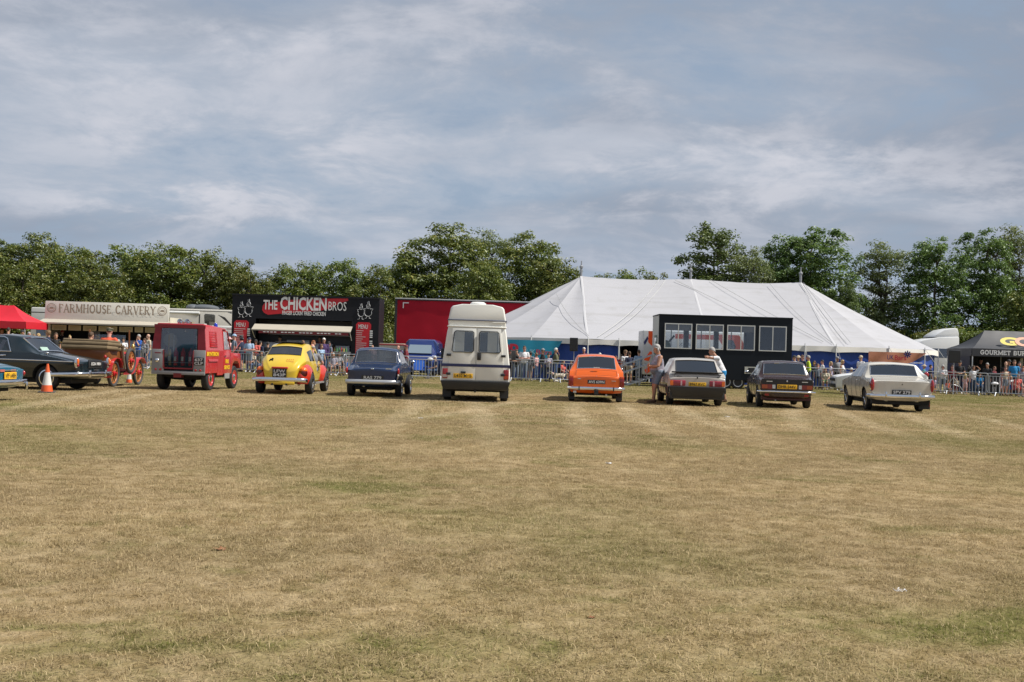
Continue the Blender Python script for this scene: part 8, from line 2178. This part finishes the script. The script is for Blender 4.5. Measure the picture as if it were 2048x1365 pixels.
# the two by the silver hatchback
gw = gnd(1317, 808)
wj = stand_joints(head=V(0, -.03, 1.56), head_rot=yawm(0, 16), neck=V(0, .03, 1.37), chest=V(0, .02, 1.20), belly=V(0, -.05, 1.02), pelvis=V(0, .04, .90),
                  shL=V(-.19, .03, 1.335), shR=V(.19, .03, 1.335), elL=V(-.27, -.07, 1.08), elR=V(.27, -.07, 1.08), wrL=V(-.02, -.27, 1.10), wrR=V(.03, -.25, 1.06), haL=V(.07, -.29, 1.12), haR=V(-.07, -.27, 1.08), pnL=V(0, 1, 0), pnR=V(0, 1, 0),
                  hiL=V(-.10, .03, .85), hiR=V(.10, .03, .85), knL=V(-.11, -.05, .47), knR=V(.10, -.09, .47), anL=V(-.11, -.03, .085), anR=V(.11, -.14, .085))
wk = make_body('person', wj, 1.20, 1.0, True, .013)
person((gw.x - .02, gw.y + .35, 0), wk, -78, ('bob', 'grey'), ('vest', 'patterned'), (S_, 'greyblue'), 'grey-haired woman in sleeveless top and grey shorts leaning against the silver hatchback', 1.03, SKINS[1], eyes=True, shoes='brown')
gm_ = gnd(1437, 806)
mj = stand_joints(head=V(0, -.26, 1.60), head_rot=yawm(0, 10), neck=V(0, -.13, 1.43), chest=V(0, -.08, 1.27), belly=V(0, .0, 1.08), pelvis=V(0, .08, .95), torso_rot=Matrix.Rotation(R(12), 3, 'X'),
                  shL=V(-.19, -.12, 1.40), shR=V(.19, -.12, 1.40), elL=V(-.22, -.36, 1.40), elR=V(.22, -.36, 1.40), wrL=V(.03, -.46, 1.43), wrR=V(-.03, -.44, 1.46), haL=V(.13, -.45, 1.43), haR=V(-.13, -.43, 1.46), pnL=V(0, 0, -1), pnR=V(0, 0, -1),
                  hiL=V(-.09, .08, .90), hiR=V(.09, .08, .90), knL=V(-.10, .04, .49), knR=V(.10, .10, .49), anL=V(-.11, .08, .085), anR=V(.11, .18, .085))
mk_ = make_body('person', mj, 1.06, 1.0, False, .013)
person((gm_.x + .10, gm_.y + .55, 0), mk_, -82, ('short', 'grey'), ('tee', 'white'), (S_, 'tealblue'), 'grey-haired man in white T-shirt and blue shorts leaning on the silver hatchback roof', 1.0, SKINS[1], eyes=True, shoes='brown')

# drivers
dj = sit_joints(elL=V(-.34, -.02, .74), wrL=V(-.30, -.24, .70), haL=V(-.26, -.34, .72), elR=V(.26, -.14, .76), wrR=V(.16, -.36, .82), haR=V(.12, -.44, .86))
DK = make_body('person', dj, 1.12)
def driver(obj, local, facing, hair, top, label, s=1.0, kit=None, **kw):
    M = obj.matrix_basis; p = M @ Vector(local); rz = obj.rotation_euler.z
    person(p, kit or DK, math.degrees(rz) + facing, hair, top, (T, 'jeans'), label, s, **kw)
bpy.context.view_layer.update()
vt = VINT
driver(vt, (.28, 1.12, .40), 180, ('flat', 'olive'), ('tee', 'orange'), 'driver in flat cap and orange-red polo shirt in the vintage car', 1.02, skin=SKINS[2])
driver(vt, (-.30, 1.15, .38), 170, ('short', 'brown'), ('tee', 'cream'), 'passenger raising a hand in the vintage car', .92)
te = TEAL[0]
driver(te, (.38, 2.75, .22), 178, ('short', 'grey'), ('tee', 'white'), 'driver in white inside the dark teal saloon', .93)
driver(te, (-.38, 2.78, .22), 178, ('short', 'brown'), ('tee', 'lilac'), 'passenger in lilac with an arm on the sill of the teal saloon', .93)
be_ = [o for o in bpy.data.objects if o.name.startswith('beetle_car')][0]
driver(be_, (.56, 2.02, .20), 195, ('bald', 'grey'), ('tee', 'grey'), 'bald man in grey leaning out of the beetle side window', .93, skin=SKINS[2])
an_ = [o for o in bpy.data.objects if o.get('label', '').startswith('dark blue rounded')][0]
driver(an_, (.34, 1.95, .18), 180, ('short', 'brown'), ('tee', 'khaki'), 'driver inside the dark blue saloon', .90)
# ------------------------------------------------------------------ dog, pushchair, spare chair, litter
def dog():
    g = at(1115, 755, 56.1); o_ = V(g.x, 56.1, 0)
    mb = MB()
    L_ = lambda *p: V(*p)
    # lying-to-standing terrier seen from the side, head to the left
    mb.ell((-.10, 0, .33), (.16, .105, .125), 14, 10); mb.ell((.12, 0, .34), (.20, .09, .10), 14, 10); mb.ell((.26, 0, .34), (.12, .09, .11), 14, 10)
    mb.tube([(-.18, 0, .36), (-.27, 0, .42), (-.33, 0, .44)], [.085, .07, .06], 10); mb.ell((-.37, 0, .46), (.085, .07, .072), 12, 8); mb.ell((-.46, 0, .435), (.065, .038, .036), 10, 8); mb.ell((-.515, 0, .44), (.014, .018, .014))
    for s in (-1, 1):
        mb.tube([(-.14, s * .06, .30), (-.15, s * .065, .17), (-.14, s * .065, .04)], [.05, .032, .026], 8); mb.ell((-.16, s * .065, .025), (.04, .028, .022))
        mb.tube([(.28, s * .065, .32), (.24, s * .07, .21), (.31, s * .07, .13), (.29, s * .07, .04)], [.072, .048, .030, .025], 8); mb.ell((.27, s * .07, .025), (.04, .028, .022))
        mb.tube([(-.34, s * .055, .52), (-.35, s * .075, .50), (-.37, s * .08, .45)], [.03, .03, .012], 6)
    mb.tube([(.36, 0, .38), (.44, 0, .44), (.48, 0, .52)], [.03, .022, .012], 7)
    me = bpy.data.meshes.new('dog'); me.from_pydata(mb.v, [], mb.f); o = bpy.data.objects.new('dog', me); COL.objects.link(o)
    m_ = o.modifiers.new('r', 'REMESH'); m_.mode = 'VOXEL'; m_.voxel_size = .014
    full = evaluated(o); bpy.data.objects.remove(o); full.shade_smooth()
    dm = bpy.data.materials.new('dog_coat'); dm.use_nodes = True; t = NT(dm.node_tree)
    co = t.new('ShaderNodeTexCoord').outputs['Object']; nz = t.noise(co, 4.5, 3, .5)
    t.put(dm.node_tree.nodes['Principled BSDF'].inputs['Base Color'], t.mix(t.ramp(nz, .52, .58), (.50, .44, .36, 1), (.10, .085, .06, 1))); dm.node_tree.nodes['Principled BSDF'].inputs['Roughness'].default_value = .9
    full.materials.clear()
    d = mobj('dog', full, dm, None, o_, R(8)); tag(d, 'pale patchy dog standing behind the barrier left of the orange estate', 'dog')
    MB().lathe([(.075, -.012), (.078, .012)], (-.25, 0, .41), (-1, 0, .4), 14).obj('collar', mat('collar_red', (.4, .03, .03), .5), d)
dog()
p = at(840, 730, 55.6); camp_chair(p.x, 55.6, R(15), 'blue', 1.0, 'empty bright blue camping chair right of the navy saloon')
def pushchair():
    p = at(1990, 760, 55.2); o = thing('pushchair', 'black pushchair with white blanket behind the barrier at the right', 'pushchair', (p.x, 55.2, 0), R(-25))
    MB().hexa([(-.20, -.30, .45), (.20, -.30, .45), (.20, .12, .42), (-.20, .12, .42), (-.20, -.30, .52), (.20, -.30, .52), (.20, .12, .50), (-.20, .12, .50)]).obj('seat', clothm('black'), o)
    MB().hexa([(-.20, .10, .48), (.20, .10, .48), (.20, .16, .48), (-.20, .16, .48), (-.20, .28, .95), (.20, .28, .95), (.20, .33, .95), (-.20, .33, .95)]).obj('backrest', clothm('black'), o)
    mb = MB(); n = 8
    for i in range(n + 1):
        a = R(20 + 110 * i / n); mb.v += [(-.22, .10 - .32 * math.cos(a) * -1 * .6 - .1, .80 + .28 * math.sin(a)), (.22, .10 + .32 * math.cos(a) * .6 - .1, .80 + .28 * math.sin(a))]
    mb.f = [(2 * i, 2 * i + 1, 2 * i + 3, 2 * i + 2) for i in range(n)]; mb.obj('canopy', clothm('black'), o)
    MB().ell((0, -.12, .58), (.17, .20, .09)).obj('blanket', clothm('white'), o)
    for s in (-1, 1):
        MB().tube([(s * .23, -.38, .10), (s * .23, .10, .55), (s * .23, .45, 1.02)], .013, 6).obj('frame_tube', STEEL, o); MB().tube([(s * .23, .36, .10), (s * .23, -.05, .50)], .013, 6).obj('frame_tube', STEEL, o)
        for y in (-.38, .36): MB().lathe([(.06, -.02), (.10, -.018), (.10, .018), (.06, .02)], (s * .25, y, .10), (1, 0, 0), 14).obj('wheel', RUBBER, o)
    MB().tube([(-.23, .45, 1.02), (.23, .45, 1.02)], .016, 6).obj('handle', BLACK, o)
pushchair()
def scrap(px, py, size, label, col=(.7, .7, .72), nm='paper_scrap'):
    g = gnd(px, py); rnd = random.Random(px); mb = MB(); n = 5
    for i in range(n + 1):
        for j in range(n + 1):
            u, v = i / n - .5, j / n - .5
            mb.v.append((u * size, v * size, .012 + size * (.25 * noise.noise((u * 5 + px, v * 5, 1)) + .2 * abs(u))))
    mb.f = [(i * (n + 1) + j, (i + 1) * (n + 1) + j, (i + 1) * (n + 1) + j + 1, i * (n + 1) + j + 1) for i in range(n) for j in range(n)]
    o = mb.obj(nm, mat(nm + '_%d' % px, col, .7), None, smooth=40, loc=g); tag(o, label, 'litter', 'scraps on the grass'); o.rotation_euler.z = rnd.uniform(0, 6)
scrap(1218, 929, .07, 'small white scrap of paper on the grass in mid-field')
scrap(1800, 1186, .06, 'crumpled pale plastic scrap on the grass at lower right', (.55, .56, .60))
scrap(842, 838, .08, 'tiny white scrap on the grass in front of the campervan')
scrap(1455, 835, .09, 'white scrap on the grass before the silver hatchback')
scrap(440, 1102, .07, 'curled brown dead leaf on the grass at lower left', (.22, .10, .04), 'dead_leaf')
scrap(1182, 1240, .04, 'small russet leaf on the grass near the bottom', (.25, .10, .04), 'dead_leaf')
